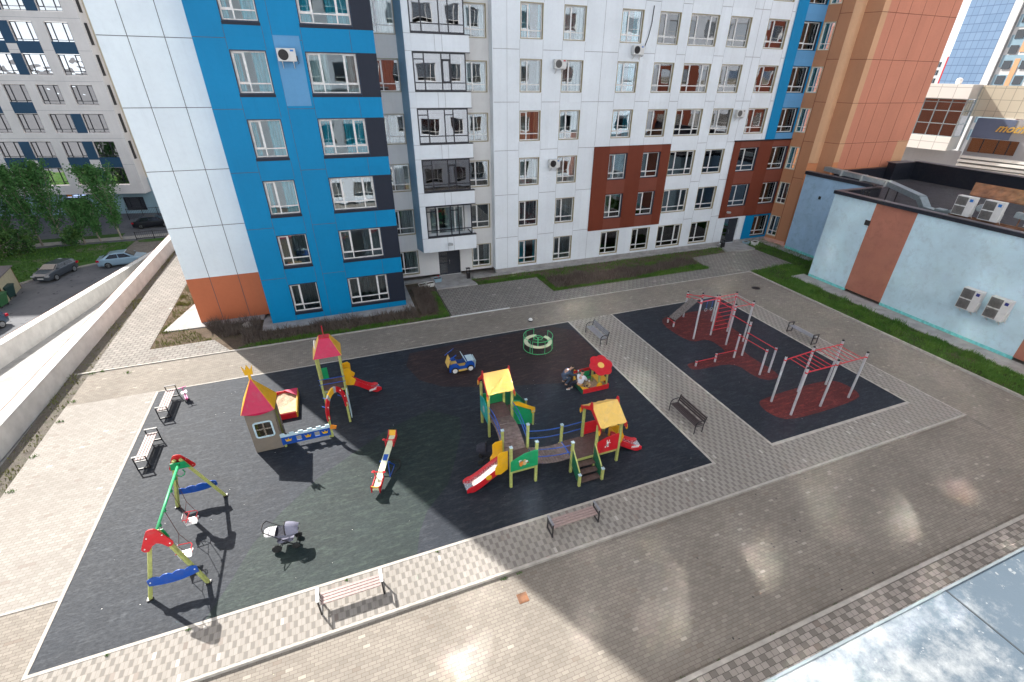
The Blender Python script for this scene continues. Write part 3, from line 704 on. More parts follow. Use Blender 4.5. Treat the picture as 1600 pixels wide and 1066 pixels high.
# ---------------------------------------------------------------- 1. blue and white end block
A = thing('apartment_building', 'blue and white clad end of the apartment building with terracotta base, left of the courtyard', 'building', (0, 31, 0))
H1 = 38.0
by = 30.4-31; wy = 32.0-31
holes = []
for n in range(0, 6):
    holes.append((-3.40, fz(n)+.02, -1.78, fz(n)+1.92)); holes.append((0.0, fz(n)+.02, 2.50, fz(n)+1.92))
w1 = wall_sheet(-4.80, 3.50, 0.0, H1, by, holes)
w1.add([(-4.80,by,0),(-4.80,by,H1),(-4.80,wy+.3,H1),(-4.80,wy+.3,0)], [(0,1,2,3)]); w1.add([(3.50,by,0),(3.50,8,0),(3.50,8,H1),(3.50,by,H1)], [(0,1,2,3)])
w1.add([(-4.8,by,H1),(3.5,by,H1),(3.5,8,H1),(-4.8,8,H1)], [(0,1,2,3)])
w1.build('blue_wall', M['blue'], A)
w2 = MB(); w2.box(-8.95, wy, 2.92, -4.81, 16, H1); w2.box(-4.8, 8.01, 0.0, 3.5, 16, H1); w2.build('white_wall', M['white_end'], A)
w3 = MB(); w3.box(-8.95, wy, 0.04, -4.81, 15.99, 2.92); w3.build('base_wall', M['terracotta'], A)
# navy bands beside the wide windows, light blue panels in the next bay
nb = MB()
for n in range(0, 6): nb.box(2.503, by-.012, fz(n)-.12, 3.512, by+.4, fz(n)+1.92)
for n in range(0, 6):
    nb.box(-.02, by-.012, fz(n)-.12, 2.50, by+.05, fz(n)+.015); nb.box(-3.42, by-.012, fz(n)-.12, -1.76, by+.05, fz(n)+.015)
each(nb, 'navy_band', M['navy'], A)
lb = MB(); lb.box(-1.34, by-.010, 12.2, -.14, by+.02, 15.3); lb.build('light_panel', M['blue_light'], A)
jb = MB()
def jl(b, x0, z0, x1, z1, y, w=0.022): b.box(min(x0,x1)-w/2*(x0==x1), y-.006, min(z0,z1)-w/2*(z0==z1), max(x0,x1)+w/2*(x0==x1), y+.004, max(z0,z1)+w/2*(z0==z1))
for i in range(0, 8):
    z = 2.92+FL*i
    jl(jb, -4.79, z, -3.40, z, by); jl(jb, -1.34, z, -0.02, z, by)
    jl(jb, -8.94, z+.0, -4.82, z, wy, .03) if i else None
for x in (-3.42, -1.74, -1.34, -0.02, 2.30):
    for i in range(-1, 8):
        z0 = max(0.05, fz(i)+1.95); z1 = min(H1, fz(i+1)-.14)
        jl(jb, x, z0, x, z1, by, .016)
        if x == -1.34: jl(jb, x, fz(i+1)-.14 if i >= -1 else 0, x, fz(i+1)+1.95, by, .016)
for x in (-7.72, -6.20): jl(jb, x, .05, x, 30, wy, .03)
jb.build('panel_joints', M['joint'], A)
for n in range(0, 6):
    window(A, -3.40, fz(n)+.02, 1.62, 1.90, by, 'n2', 'frame_white', 'lining_navy', 'cur_teal' if n > 1 else 'cur_dark', glassm='glass_soft')
    window(A, 0.0, fz(n)+.02, 2.50, 1.90, by, 'n3', 'frame_white', 'lining_navy', ['cur_dark','cur_grey','cur_grey','cur_teal','cur_white','cur_teal'][n], glassm='glass_soft' if n > 2 else 'glass')
# ---------------------------------------------------------------- 2. long white wing
Wb = thing('apartment_building', 'long white clad apartment wing with brown panel blocks and glazed balconies behind the playground', 'building', (20, 34.0, 0))
ox = 20
my, ry = 0.03, 0.70
H2 = 38.0; NF = 7
COLS = [(13.05,14.65,'n2'), (16.10,17.75,'n2'), (20.45,22.20,'n2'), (23.50,25.30,'n2'), (26.15,28.70,'n3'), (29.70,31.75,'n2'), (33.35,35.45,'n2'), (36.95,38.85,'n2')]
NV = {}
mh = []; wins = []
for ci, (a, c, k) in enumerate(COLS):
    for n in range(NF):
        if ci == 6 and n == 0: continue
        a2, c2 = a, c
        if ci in (2, 3) and n in (1, 2): a2, c2 = a+.05, c-.05
        z0, z1 = fz(n), fz(n)+1.95
        h = (a2-ox, z0, c2-ox, z1); mh.append(h)
        navy = (ci in (2,3) and n in (1,2)) or (ci == 6 and n in (1,2)) or ci == 7
        wins.append((ci, n, h, k, navy))
mh.append((33.50-ox, 0.13, 35.20-ox, 2.48))
wm = wall_sheet(11.15-ox, 39.02-ox, 0.35, H2, my, mh)
wm.add([(11.15-ox,my,0.35),(11.15-ox,my,H2),(11.15-ox,ry+.1,H2),(11.15-ox,ry+.1,0.35)], [(0,1,2,3)])
wm.build('white_wall', M['white'], Wb)
pl = MB(); pl.box(11.17-ox, my+.02, 0, 33.50-ox, my+.3, .35); pl.box(35.20-ox, my+.02, 0, 39.0-ox, my+.3, .35); pl.build('plinth', M['concrete'], Wb)
# recessed bay at the left with two window columns and the stack of balconies
rh = []
for n in range(NF):
    rh.append((3.62-ox, fz(n)-.03, 5.30-ox, fz(n)+1.80)); rh.append((9.45-ox, fz(n)-.03, 11.0-ox, fz(n)+1.80))
rh.append((6.82-ox, 0.13, 8.50-ox, 2.12))
for n in range(1, NF): rh.append((6.3-ox, fz(n)-.3, 9.0-ox, fz(n)+1.8))
wr = wall_sheet(3.51-ox, 11.14-ox, 0.3, H2, ry, rh); wr.build('recess_wall', M['white2'], Wb)
back = MB(); back.box(3.55-ox, 3.0, 0, 39-ox, 3.2, H2); back.box(3.55-ox, my+.4, H2-.3, 39-ox, 3.0, H2); back.build('inner_wall', M['interior'], Wb)
body = MB(); body.box(3.55-ox, 3.21, 0, 39-ox, 14, H2); body.build('rear_wall', M['white2'], Wb)
for ci, n, h, k, navy in wins:
    tealbias = ci in (2, 3) and n > 2
    cur = 'cur_teal' if tealbias else ('cur_tan' if ci in (0,) and n > 2 and RW.random() < .5 else None)
    window(Wb, h[0], h[1], h[2]-h[0], h[3]-h[1], my, k, 'frame_white', 'lining_navy' if navy else 'lining_gold', cur, glassm='glass')
for n in range(NF):
    window(Wb, 3.62-ox, fz(n)-.03, 1.68, 1.83, ry, 'n2', 'frame_white', 'lining_gold', RW.choice(['cur_white','cur_dark','cur_grey']))
    window(Wb, 9.45-ox, fz(n)-.03, 1.55, 1.83, ry, 'n2', 'frame_white', 'lining_gold', ['cur_grey','cur_dark','cur_dark','cur_tan','cur_white','cur_white','cur_white'][n])
# brown panel blocks
def panel_block(x0, x1, z0, z1, holes, name, mat, stripes, mat2, y=my-.05, th=.045):
    b = wall_sheet(x0-ox, x1-ox, z0, z1, y, holes, th); b.box(x0-ox, y, z1-.04, x1-ox, y+th, z1+.002); o = b.build(name, mat, Wb)
    if stripes:
        s = MB()
        for (a, c, d, e) in stripes: s.box(a-ox, y-.004, c, d-ox, y+.01, e)
        each(s, 'light_panel', mat2, Wb)
    return o
def hs(cols, rows): return [(COLS[c][0]+(.05 if c in (2,3) else 0)-ox, fz(n), COLS[c][1]-(.05 if c in (2,3) else 0)-ox, fz(n)+1.95) for c in cols for n in rows]
panel_block(19.12, 26.12, 2.68, 9.12, hs((2,3), (1,2)), 'brown_panels', M['brown'],
    [(a, z0, c, z1) for a, c in ((20.5,22.15),(23.55,25.25)) for z0, z1 in ((2.69,3.55),(5.6,6.6),(8.62,9.1))], M['brown2'])
panel_block(32.6, 38.98, 2.62, 9.12, hs((6,7), (1,2)), 'brown_panels', M['brown'],
    [(a, z0, c, z1) for a, c in ((33.35,35.45),(36.95,38.85)) for z0, z1 in ((2.63,3.55),(5.6,6.6),(8.62,9.05))], M['brown2'])
cp = MB(); cp.box(32.58-ox, my-.16, 9.125, 39.0-ox, my-.002, 9.19); cp.build('panel_capping', M['roof_cap'], Wb)
# blue vertical strip
bh = hs((7,), range(3, NF))
panel_block(35.85, 38.98, 9.195, H2-.05, bh, 'blue_panels', M['blue'], [(36.95, fz(n)-1.08, 38.97, fz(n)-.02) for n in range(4, NF+1)] + [(36.95,9.2,38.97,9.66)], M['blue_light'])
panel_block(35.85, 38.98, 0.36, 2.615, hs((7,), (0,)), 'blue_panels', M['blue'], None, None)
# joints
jw = MB()
for i in range(0, 9):
    z = 3.0+FL*i if i else 2.85
    segs = [(11.2,13.0),(14.7,16.05),(17.8,20.4),(22.25,23.45),(25.35,26.1),(28.75,29.65),(31.8,33.3),(35.5,35.8)]
    for a, c in segs:
        if 2.7 < z < 9.1 and (19.1 < (a+c)/2 < 26.15 or (a+c)/2 > 32.6): continue
        jl(jw, a-ox, z, c-ox, z, my, .03)
for a, c, k in COLS[:7]:
    for x in (a-.02, c+.02):
        for i in range(-1, NF+1):
            z0, z1 = max(.36, fz(i)+1.97), fz(i+1)-.03
            if 2.6 < (z0+z1)/2 < 9.1 and (19.1 < x < 26.15 or x > 32.6): continue
            jl(jw, x-ox, z0, x-ox, z1, my, .014)
for x in (12.15, 19.15, 32.55):
    for z0, z1 in (((.36, 2.6), (9.2, H2)) if x != 12.15 else ((.36, H2),)): jl(jw, x-ox, z0, x-ox, z1, my, .02 if x != 12.15 else .014)
jw.build('panel_joints', M['joint_soft'], Wb)
# balconies
Yb = 33.5-34.0
side = MB(); side.poly([(5.56-ox,Yb+.012,2.47),(5.62-ox,Yb+.012,2.47),(5.62-ox,ry,2.47),(5.28-ox,ry,2.47)], (0,0,H2-2.47)); side.build('balcony_side', M['steelblue'], Wb)
col = MB(); col.box(5.54-ox, Yb, 2.46, 5.93-ox, Yb+.25, H2); col.build('balcony_column', M['white'], Wb)
sp = MB()
for n in range(0, 8):
    z0, z1 = (2.46, 3.50) if n == 0 else (FL*n+2.72, FL*n+3.60)
    sp.box(5.935-ox, Yb+.004, z0, 9.50-ox, ry-.01, z1)
each(sp, 'balcony_spandrel', M['white'], Wb)
cpb = MB()
for n in range(0, 8):
    z0, z1 = (2.46, 3.50) if n == 0 else (FL*n+2.72, FL*n+3.60)
    cpb.box(5.94-ox, Yb-.03, z1+.002, 9.53-ox, Yb+.3, z1+.05); 
    if n: cpb.box(5.94-ox, Yb-.02, z0-.05, 9.53-ox, Yb+.1, z0-.002)
each(cpb, 'balcony_capping', M['frame_dark'], Wb)
jj = MB()
for n in range(0, 8):
    z0, z1 = (2.46, 3.50) if n == 0 else (FL*n+2.72, FL*n+3.60)
    for x in (7.35, 7.80): jl(jj, x-ox, z0, x-ox, z1, Yb+.002, .018)
    for z in (z0, z1): jl(jj, 5.5-ox, z, 5.93-ox, z, Yb-.002, .018)
jj.build('balcony_joints', M['joint_soft'], Wb)
def glazing(n):
    z0 = 3.55 if n == 0 else FL*n+3.65; z1 = FL*(n+1)+2.67; x0, x1 = 5.95, 9.25; f = MB(); y0 = Yb+.06
    def B(a, c, d, e, g=0): f.box(a-ox, y0-g, c, d-ox, y0+.06, e)
    B(x0, z0, x1, z0+.08); B(x0, z1-.07, x1, z1); B(x0, z0+.08, x0+.07, z1-.07); B(x1-.07, z0+.08, x1, z1-.07)
    xs = [6.62, 7.70, 8.26]
    for x in xs: B(x-.035, z0+.08, x+.035, z1-.07, .005)
    zt = z0+.46; B(x0+.07, zt-.03, x1-.07, zt+.03, .003)
    zu = z1-.36
    for a, d in ((x0+.07, xs[0]-.035), (xs[1]+.035, xs[2]-.035)): B(a, zu-.03, d, zu+.03, .004)
    # return along the open end
    f.box(x1-.06-ox, y0+.06, z0, x1-ox, ry, z0+.08); f.box(x1-.06-ox, y0+.06, z1-.07, x1-ox, ry, z1)
    if n in (1, 3):
        a, d, c, e = xs[1]+.035, xs[2]-.035, zt+.03, zu-.03
        for q in ((a,c,a+.06,e),(d-.06,c,d,e),(a,c,d,c+.06),(a,e-.06,d,e)): f.box(q[0]-ox, y0-.03, q[1], q[2]-ox, y0-.006, q[3])
    o = f.build('balcony_window', M['frame_dark'], Wb)
    if n:
        p = MB(); p.box(x0+.05-ox, y0+.02, z0+.06, x1-.05-ox, y0+.028, z1-.05); p.build('pane', M['glass_dark'], o)
    p = MB(); p.box(x1-.04-ox, y0+.07, z0+.08, x1-.03-ox, ry, z1-.07); p.build('side_pane', M['glass_dark'], o)
    return o
for n in range(0, 7): glazing(n)
for n in range(1, NF): window(Wb, 6.3-ox, fz(n)-.3, 2.7, 2.1, ry, 'n3', 'frame_white', None, 'cur_white' if n % 2 else 'cur_dark', tr=0, name='balcony_door')
# entrance doors
def door(x0, x1, z0, z1, y, nm='entrance_door'):
    d = MB(); yy = y+.15; w = x1-x0
    for q in ((x0,z0,x0+.09,z1),(x1-.09,z0,x1,z1),(x0+.09,z1-.1,x1-.09,z1),(x0+.09,z0,x1-.09,z0+.12),(x0+w*.42-.04,z0+.12,x0+w*.42+.04,z1-.1),(x0+.09,z0+.9,x0+w*.42-.04,z0+1.0),(x0+.09,z0+1.45,x0+w*.42-.04,z0+1.52)):
        d.box(q[0], yy, q[1], q[2], yy+.07, q[3])
    d.box(x0+w*.42+.04, yy+.035, z0+.12, x1-.09, yy+.06, z1-.1)
    o = d.build(nm, M['door_dark'], Wb)
    p = MB(); p.box(x0+.08, yy+.03, z0+.1, x0+w*.42, yy+.034, z1-.08); p.build('pane', M['glass_dark'], o)
    h_ = MB(); h_.tube([(x0+w*.5,yy-.05,z0+.85),(x0+w*.5,yy-.05,z0+1.25)], .018); h_.build('handle', M['steel'], o)
    return o
door(6.82-ox, 8.50-ox, .13, 2.12, ry); door(33.50-ox, 35.20-ox, .13, 2.48, my)
# ---------------------------------------------------------------- 3. orange corner tower
T = thing('apartment_building', 'terracotta and tan corner tower of the apartment building above the low blue building', 'building', (45, 32, 0))
H3 = 40
P0 = Vector((39.0, 34.03)); ang = R(75); u = Vector((math.cos(ang), -math.sin(ang)))
P1 = P0+u*2.02; P2 = Vector((40.35, 31.75)); P3 = Vector((40.72, 30.6))
def L2(p): return (p[0]-45, p[1]-32)
def vwall(b, a, c, z0, z1, mi=0):
    a, c = L2(a), L2(c); b.add([(a[0],a[1],z0),(c[0],c[1],z0),(c[0],c[1],z1),(a[0],a[1],z1)], [(0,1,2,3)], mi)
# chamfer with windows, built in a local strip then rotated
ch = MB(); hc = [(.07, fz(n)+.02, 1.02, fz(n)+1.95) for n in range(8)]
cw = wall_sheet(0, 2.02, .30, H3, 0, hc, .2)
rot = Matrix.Rotation(-ang, 4, 'Z')
off = Vector((*L2(P0), 0))
cw.v = [tuple(rot @ Vector(p) + off) for p in cw.v]
cw.build('corner_wall', M['tanbrown'], T)
for n in range(8):
    p = rot @ Vector((.07, 0, fz(n)+.02)) + off
    window(T, p.x, p.z, .95, 1.93, p.y, 'n22', 'frame_white', 'lining_cream', 'cur_teal' if n > 1 else 'cur_dark', rz=-ang, depth=.18)
b = MB(); pts = [P1]
for i in range(7):
    t = i/6; q = P1.lerp(P2, t); nrm = Vector((-(P2-P1).y, (P2-P1).x)).normalized(); pts.append(q - nrm*0.16*math.sin(PI*t))
pts.append(P2)
for i in range(len(pts)-1): vwall(b, pts[i], pts[i+1], 7.4, H3)
b.build('rounded_pier', M['tan'], T, smooth=True)
b = MB(); vwall(b, P1, P2, 0, 7.4)
b.build('pier_base', M['salmon2'], T)
b = MB(); vwall(b, P2, P3, 0, H3); b.build('side_wall', M['tanbrown'], T)
b = MB(); vwall(b, P3, (41.35, 30.6), 7.6, H3); vwall(b, (39.85, 30.6), (39.86, 30.6), 0, .1); b.build('tan_strip', M['tan'], T)
# main salmon face
b = MB(); vwall(b, (41.35, 30.6), (49.45, 30.6), 7.0, H3); a_ = L2((49.45, 30.6)); 
b.add([(a_[0],a_[1],7.0),(a_[0],a_[1]+12,7.0),(a_[0],a_[1]+12,H3),(a_[0],a_[1],H3)], [(0,1,2,3)]); b.build('salmon_wall', M['salmon'], T)
b = MB(); vwall(b, P3, (49.45, 30.6), 0, 7.0); b.add([(a_[0],a_[1],0),(a_[0],a_[1]+12,0),(a_[0],a_[1]+12,7),(a_[0],a_[1],7)], [(0,1,2,3)]); vwall(b, P3, (41.35,30.6), 7.0, 7.6); b.build('base_wall', M['salmon2'], T)
b = MB(); q0 = L2((48.0, 30.6)); b.box(q0[0], q0[1]-.01, 6.9, q0[0]+1.44, q0[1]+.1, 9.14); b.build('tan_strip', M['tan'], T)
b = MB(); b.box(-6, 1.98, H3-.3, 4.45, 10.5, H3-.01); b.build('roof', M['roof_felt'], T)
b = MB()
for i in range(1, 12):
    z = 2.95+FL*i+.03; 
    for a, c in ((P0+u*1.1, P1), (P2, P3), (P3, Vector((49.44, 30.6)))):
        a2, c2 = L2(a), L2(c); d = (Vector(c2)-Vector(a2)).normalized(); nn = Vector((d.y, -d.x))*.004
        b.bar((a2[0]+nn.x, a2[1]+nn.y, z), (c2[0]+nn.x, c2[1]+nn.y, z), .012, .03)
for x in (42.25, 43.66, 45.2, 46.75, 48.55): b.box(x-.012-45, -1.406, 7.0, x+.012-45, -1.39, H3)
for s_ in (1.08,):
    q = L2(P0+u*s_); b.box(q[0]-.014, q[1]-.014, .3, q[0]+.014, q[1]+.01, H3)
b.build('panel_joints', M['brown'], T)
# ---------------------------------------------------------------- low blue building on the right
Lb = thing('low_building', 'low flat-roofed annex with pale blue plaster walls and one brown band', 'building', (36, 10, 0))
def lp(x, y, z): return (x-36, y-10, z)
ZT = 6.5
def wface(b, x, y0, y1, z0, z1): b.add([lp(x,y0,z0), lp(x,y1,z0), lp(x,y1,z1), lp(x,y0,z1)], [(0,1,2,3)])
b = MB(); wface(b, 34.8, 22.0, 25.2, .22, ZT); wface(b, 34.8, 11.35, 19.25, .22, ZT); b.add([lp(34.8,25.2,.2), lp(39.5,25.2,.2), lp(39.5,25.2,ZT), lp(34.8,25.2,ZT)], [(0,1,2,3)])
b.build('blue_wall', M['plaster_blue'], Lb)
b = MB(); wface(b, 34.8, 19.25, 22.0, .22, ZT); wface(b, 34.8, -8, 11.35, .22, ZT); b.build('brown_wall', M['plaster_brown'], Lb)
b = MB(); wface(b, 38.8, 25.2, 31.33, .15, 6.65); b.build('rear_blue_wall', M['plaster_blue2'], Lb)
b = MB(); b.box(*lp(34.785,22.0,.05), *lp(34.95,25.2,.24)); b.box(*lp(34.785,11.35,.05), *lp(34.95,19.25,.24)); b.box(*lp(38.785,25.21,.05), *lp(38.95,31.3,.27)); each(b, 'paint_strip', M['turq'], Lb)
b = MB(); b.box(*lp(35.25,-8,5.9), *lp(60,25.0,6.0)); b.box(*lp(39.15,25.0,5.9), *lp(60,31.0,6.0)); b.build('roof', M['roof_felt'], Lb)
b = MB()
b.box(*lp(34.70,-8,6.5), *lp(34.80,25.3,6.72)); b.box(*lp(34.80,25.2,6.5), *lp(39.4,25.3,6.72)); b.box(*lp(38.70,25.3,6.62), *lp(38.80,31.4,6.88))
b.box(*lp(34.81,-8,6.0), *lp(35.2,25.15,6.66)); b.box(*lp(35.2,24.9,6.0), *lp(39.3,25.15,6.66)); b.box(*lp(38.85,25.3,6.0), *lp(39.2,31.3,6.8))
b.build('parapet', M['roof_cap'], Lb)
b = MB(); b.box(*lp(34.76,-8,6.721), *lp(35.18,25.28,6.74)); b.box(*lp(35.18,24.88,6.721), *lp(39.5,25.28,6.74)); b.box(*lp(38.76,25.3,6.881), *lp(39.15,31.4,6.90)); b.build('parapet_cap', M['roof_cap_top'], Lb)
b = MB(); b.box(*lp(49.5,-8,6.0), *lp(49.9,29.3,7.5)); b.box(*lp(41.0,30.0,6.0), *lp(49.5,30.4,7.0)); b.box(*lp(46.9,29.3,6.0), *lp(49.5,30.0,7.45)); b.build('rear_parapet', M['roof_cap'], Lb)
b = MB(); b.box(*lp(49.4,-8,7.501), *lp(50.1,29.4,7.55)); b.box(*lp(46.8,29.25,7.451), *lp(49.4,30.1,7.5)); b.build('rear_parapet_cap', M['roof_cap_top'], Lb)
b = MB(); b.box(*lp(34.74,21.95,4.95), *lp(34.80,22.3,5.3)); b.box(*lp(38.75,29.25,4.9), *lp(38.81,29.45,5.15)); each(b, 'vent_grille', M['black'], Lb)
# ---------------------------------------------------------------- background block at the left
Bg = thing('office_building', 'pale grey mid-rise with dark blue panel strips and rows of mirror windows behind the poplars', 'building', (-24.5, 83, 0), math.atan2(-.222, .975))
HB = 38
rows = [(-.3+3.262*i, 1.95+3.262*i) for i in range(0, 11)]
cols_ = [(-3.7,-1.15), (-7.45,-4.95), (-11.1,-8.6), (-14.85,-12.35), (-18.6,-16.1), (-22.3,-19.8), (-26.0,-23.5), (-29.8,-27.3)]
hb = [(a, z0, c, z1) for (a, c) in cols_ for (z0, z1) in rows]
gw = [(a-.1, -4.2, c+.1, -2.3) for a, c in cols_[::2]]
b = wall_sheet(-42, 0.35, -1.5, HB, 0, hb, .3)
b.add([(.35,0,-1.5),(.35,22,-1.5),(.35,22,HB),(.35,0,HB)], [(0,1,2,3)]); b.add([(-42,0,-1.5),(.35,0,-1.5),(.35,22,-1.5),(-42,22,-1.5)], [(0,1,2,3)]); b.add([(-42,0,HB),(.35,0,HB),(.35,22,HB),(-42,22,HB)], [(0,1,2,3)])
b.build('pale_wall', M['offwhite'], Bg)
b = MB(); b.box(.36, 1.6, .4, 1.8, 22, HB-.5); b.build('beige_return', M['beige'], Bg)
b = MB()
for z0, z1 in rows:
    if z0 < 0: continue
    b.box(.35, .45, z0, .42, .95, z1); b.box(1.8, 2.4, z0, 1.87, 3.1, z1)
each(b, 'slot_window', M['frame_dark'], Bg)
b = wall_sheet(-42, 4, -4.6, -1.5, 1.6, gw, .3); b.add([(4,1.6,-4.6),(4,22,-4.6),(4,22,.3),(4,1.6,.3)], [(0,1,2,3)]); b.box(.36,1.58,-1.5,4,1.9,.3); b.build('ground_floor_wall', M['steelblue'], Bg)
b = MB()
rp = random.Random(4)
for ri, (z0, z1) in enumerate(rows):
    for ci in range(len(cols_)-1):
        if ((ri in (0,1) or ri in (4,5)) and ci % 2 == (0 if ri < 2 else 1)) or (ri in (2,) and ci == 0) or ri == 6 or (ri in (3,) and ci > 1 and ci % 2):
            b.box(cols_[ci+1][1]+.02, -.02, z0, cols_[ci][0]-.02, .05, z1)
    for ci in range(len(cols_)):
        if ri in (0, 4) or (ri == 2 and ci in (2,3)): b.box(cols_[ci][0], -.02, z1+.02, cols_[ci][1], .05, z1+1.27)
each(b, 'dark_panel', M['navyblue'], Bg)
for ci, (a, c) in enumerate(cols_):
    for ri, (z0, z1) in enumerate(rows[:8]):
        window(Bg, a, z0, c-a, z1-z0, 0, 'n3', 'frame_dark', None, 'cur_dark', glassm='glass_mirror', depth=.26, tr=.38)
b = MB()
for i in range(0, 10): b.box(-42, -.008, 2.32+3.262*i-.012, .36, .005, 2.32+3.262*i+.012)
b.build('panel_joints', M['joint_soft'], Bg)
for a, z0, c, z1 in gw: window(Bg, a, z0, c-a, z1-z0, 1.6, 'n3', 'frame_dark', None, 'cur_dark', depth=.26, glassm='glass_dark', name='shop_window')
b = MB(); b.box(-10.6, 1.45, -2.2, -8.0, 1.6, -1.62); o = b.build('shop_sign', M['navy'], Bg)
b = MB(); b.box(-10.5, 1.40, -2.1, -9.9, 1.45, -1.7); b.build('orange_emblem', M['orange'], o)
ml = bpy.data.materials.new('lit_letters'); ml.use_nodes = True; bb = ml.node_tree.nodes['Principled BSDF']; bb.inputs['Emission Color'].default_value = (.45,.6,1,1); bb.inputs['Emission Strength'].default_value = 1.1
def text(body, size, mat, parent, loc, rot, ext=.02, name='lettering', bold=0, shear=0, align='CENTER', sx=1.0):
    cu = bpy.data.curves.new(name, 'FONT'); cu.body = body; cu.size = size; cu.extrude = ext; cu.offset = bold; cu.shear = shear; cu.align_x = align; cu.align_y = 'CENTER'; cu.resolution_u = 3
    o = bpy.data.objects.new(name, cu); C.objects.link(o)
    dg = bpy.context.evaluated_depsgraph_get(); me = bpy.data.meshes.new_from_object(o.evaluated_get(dg)); bpy.data.objects.remove(o)
    me.materials.clear(); me.materials.append(mat); o = bpy.data.objects.new(name, me); C.objects.link(o); o.parent = parent; o.location = loc; o.rotation_euler = rot; o.scale = (sx, 1, 1)
    return o
b = MB(); b.box(-9.8,1.42,-1.78,-8.2,1.45,-1.70); b.box(-9.8,1.42,-1.95,-9.1,1.45,-1.86); b.box(-9.0,1.42,-1.93,-8.1,1.45,-1.85); b.box(-10.5,1.42,-2.16,-8.1,1.45,-2.10); b.build('lit_strip', ml, o)
# ---------------------------------------------------------------- white commercial building (upper right)
ux, uy = -0.2167, 0.9762            # its long face runs this way (towards the left of the photo)
Mc = thing('shopping_centre', 'white and grey shopping centre with glazed bay and gold script sign beyond the flat roof', 'building', (65, 40.5, 0), math.atan2(-uy, -ux))
# local frame: +x runs towards the viewer along the face, -y is outward (towards the courtyard)
b = MB(); b.box(-14, 0, 12.1, 4.2, 3, 13.5); b.box(-14, 0, 6.9, 4.2, 3, 8.3); each(b, 'white_band', M['cream_p'], Mc)
b = MB(); b.box(4.3, 2.6, 10.4, 40, 3.0, 13.45); b.build('beige_band', M['beige_p'], Mc)
b = MB(); b.box(-14, .35, 8.31, 4.05, .4, 12.09); fr = b.build('bay_window', M['glass_dark'], Mc)
b = MB()
for z in (8.34, 9.6, 10.9, 11.75, 12.06): b.box(-14, .2, z-.04, 4.15, .34, z+.04)
for i in range(14): b.box(-12.8+1.3*i-.035, .22, 8.34, -12.8+1.3*i+.035, .33, 12.06)
b.box(4.08, .2, 8.3, 4.2, .4, 12.1); b.box(4.1, 2.9, 8.3, 4.2, 3.0, 12.1)
for z in (8.34, 9.6, 10.9, 11.75): b.box(4.08, .4, z-.04, 4.18, 2.9, z+.04)
b.build('mullion', M['galv'], fr)
b = MB(); b.box(4.09, .42, 8.4, 4.12, 2.9, 12.05); b.build('side_pane', M['glass_dark'], fr)
b = MB(); b.box(-14, .9, 8.2, 3.9, 1.0, 12.0); b.build('inner_wall', M['interior'], Mc)
b = MB(); b.box(-14, 1.6, -1, 5.2, 1.8, 6.88); b.build('grey_wall', M['greystone'], Mc)
b = MB(); b.box(5.2, 2.2, -1, 16.5, 3.0, 10.3); b.build('stone_wall', M['greystone'], Mc)
b = MB(); b.box(16.5, 1.6, -1, 40, 3.0, 10.2); b.box(15.2, 2.15, -1, 16.49, 2.3, 8.3); b.build('cream_wall', M['cream'], Mc)
b = MB(); b.box(5.2, 2.16, 8.35, 8.6, 2.2, 10.3); b.build('dark_stone', M['bluestone'], Mc)
b = MB(); b.box(5.5, 2.05, 6.9, 9.6, 2.19, 8.3); b.box(11.8, 2.05, 6.7, 12.9, 2.19, 8.4); each(b, 'window', M['glass_dark'], Mc)
b = MB()
for x in (6.6, 7.9, 8.9): b.box(x-.04, 1.99, 6.9, x+.04, 2.05, 8.3)
b.build('window_bar', M['frame_dark'], Mc)
b = MB()
for z, d in ((6.35, .5), (5.95, .7), (5.5, .55), (5.1, .35)): b.box(5.2, 2.2-d, z-.13, 40, 2.2, z+.13)
each(b, 'cornice', M['cream'], Mc)
b = MB()
for x in (13.2, 13.9, 16.9, 20.5): b.box(x, 1.95, -1, x+.35, 2.19, 4.95)
each(b, 'pilaster', M['cream'], Mc)

b = MB(); b.lathe([(.25, 0), (.32, .25), (.28, .5), (.1, .6)], (2.4, 1.2, 13.5), 10); b.build('roof_vent', M['whitep'], Mc)
b = MB(); b.box(6.4, 2.05, 3.5, 10.4, 2.18, 4.85); sg = b.build('sign_board', M['signgreen'], Mc)
b = MB(); b.poly([(6.7,2.03,3.75),(8.1,2.03,3.75),(7.5,2.03,4.6)], (0,.02,0)); b.build('mountain_emblem', M['greyp'], sg)
b = MB(); b.lathe([(.22,0),(.22,.02)], (7.9,2.02,4.55), 14, axis='y'); b.build('sun_emblem', M['gold'], sg)
text('GARANT', .62, M['gold'], sg, (9.2, 2.04, 4.25), (R(90), 0, 0), .02, bold=.02)
b = MB(); b.box(8.3, 2.03, 3.85, 10.2, 2.05, 3.93); b.build('underline', M['gold'], sg)
text('mothree.', 1.15, M['gold'], Mc, (9.2, 2.02, 9.45), (R(90), 0, 0), .05, name='script_sign', bold=.02, shear=.45, sx=.95)
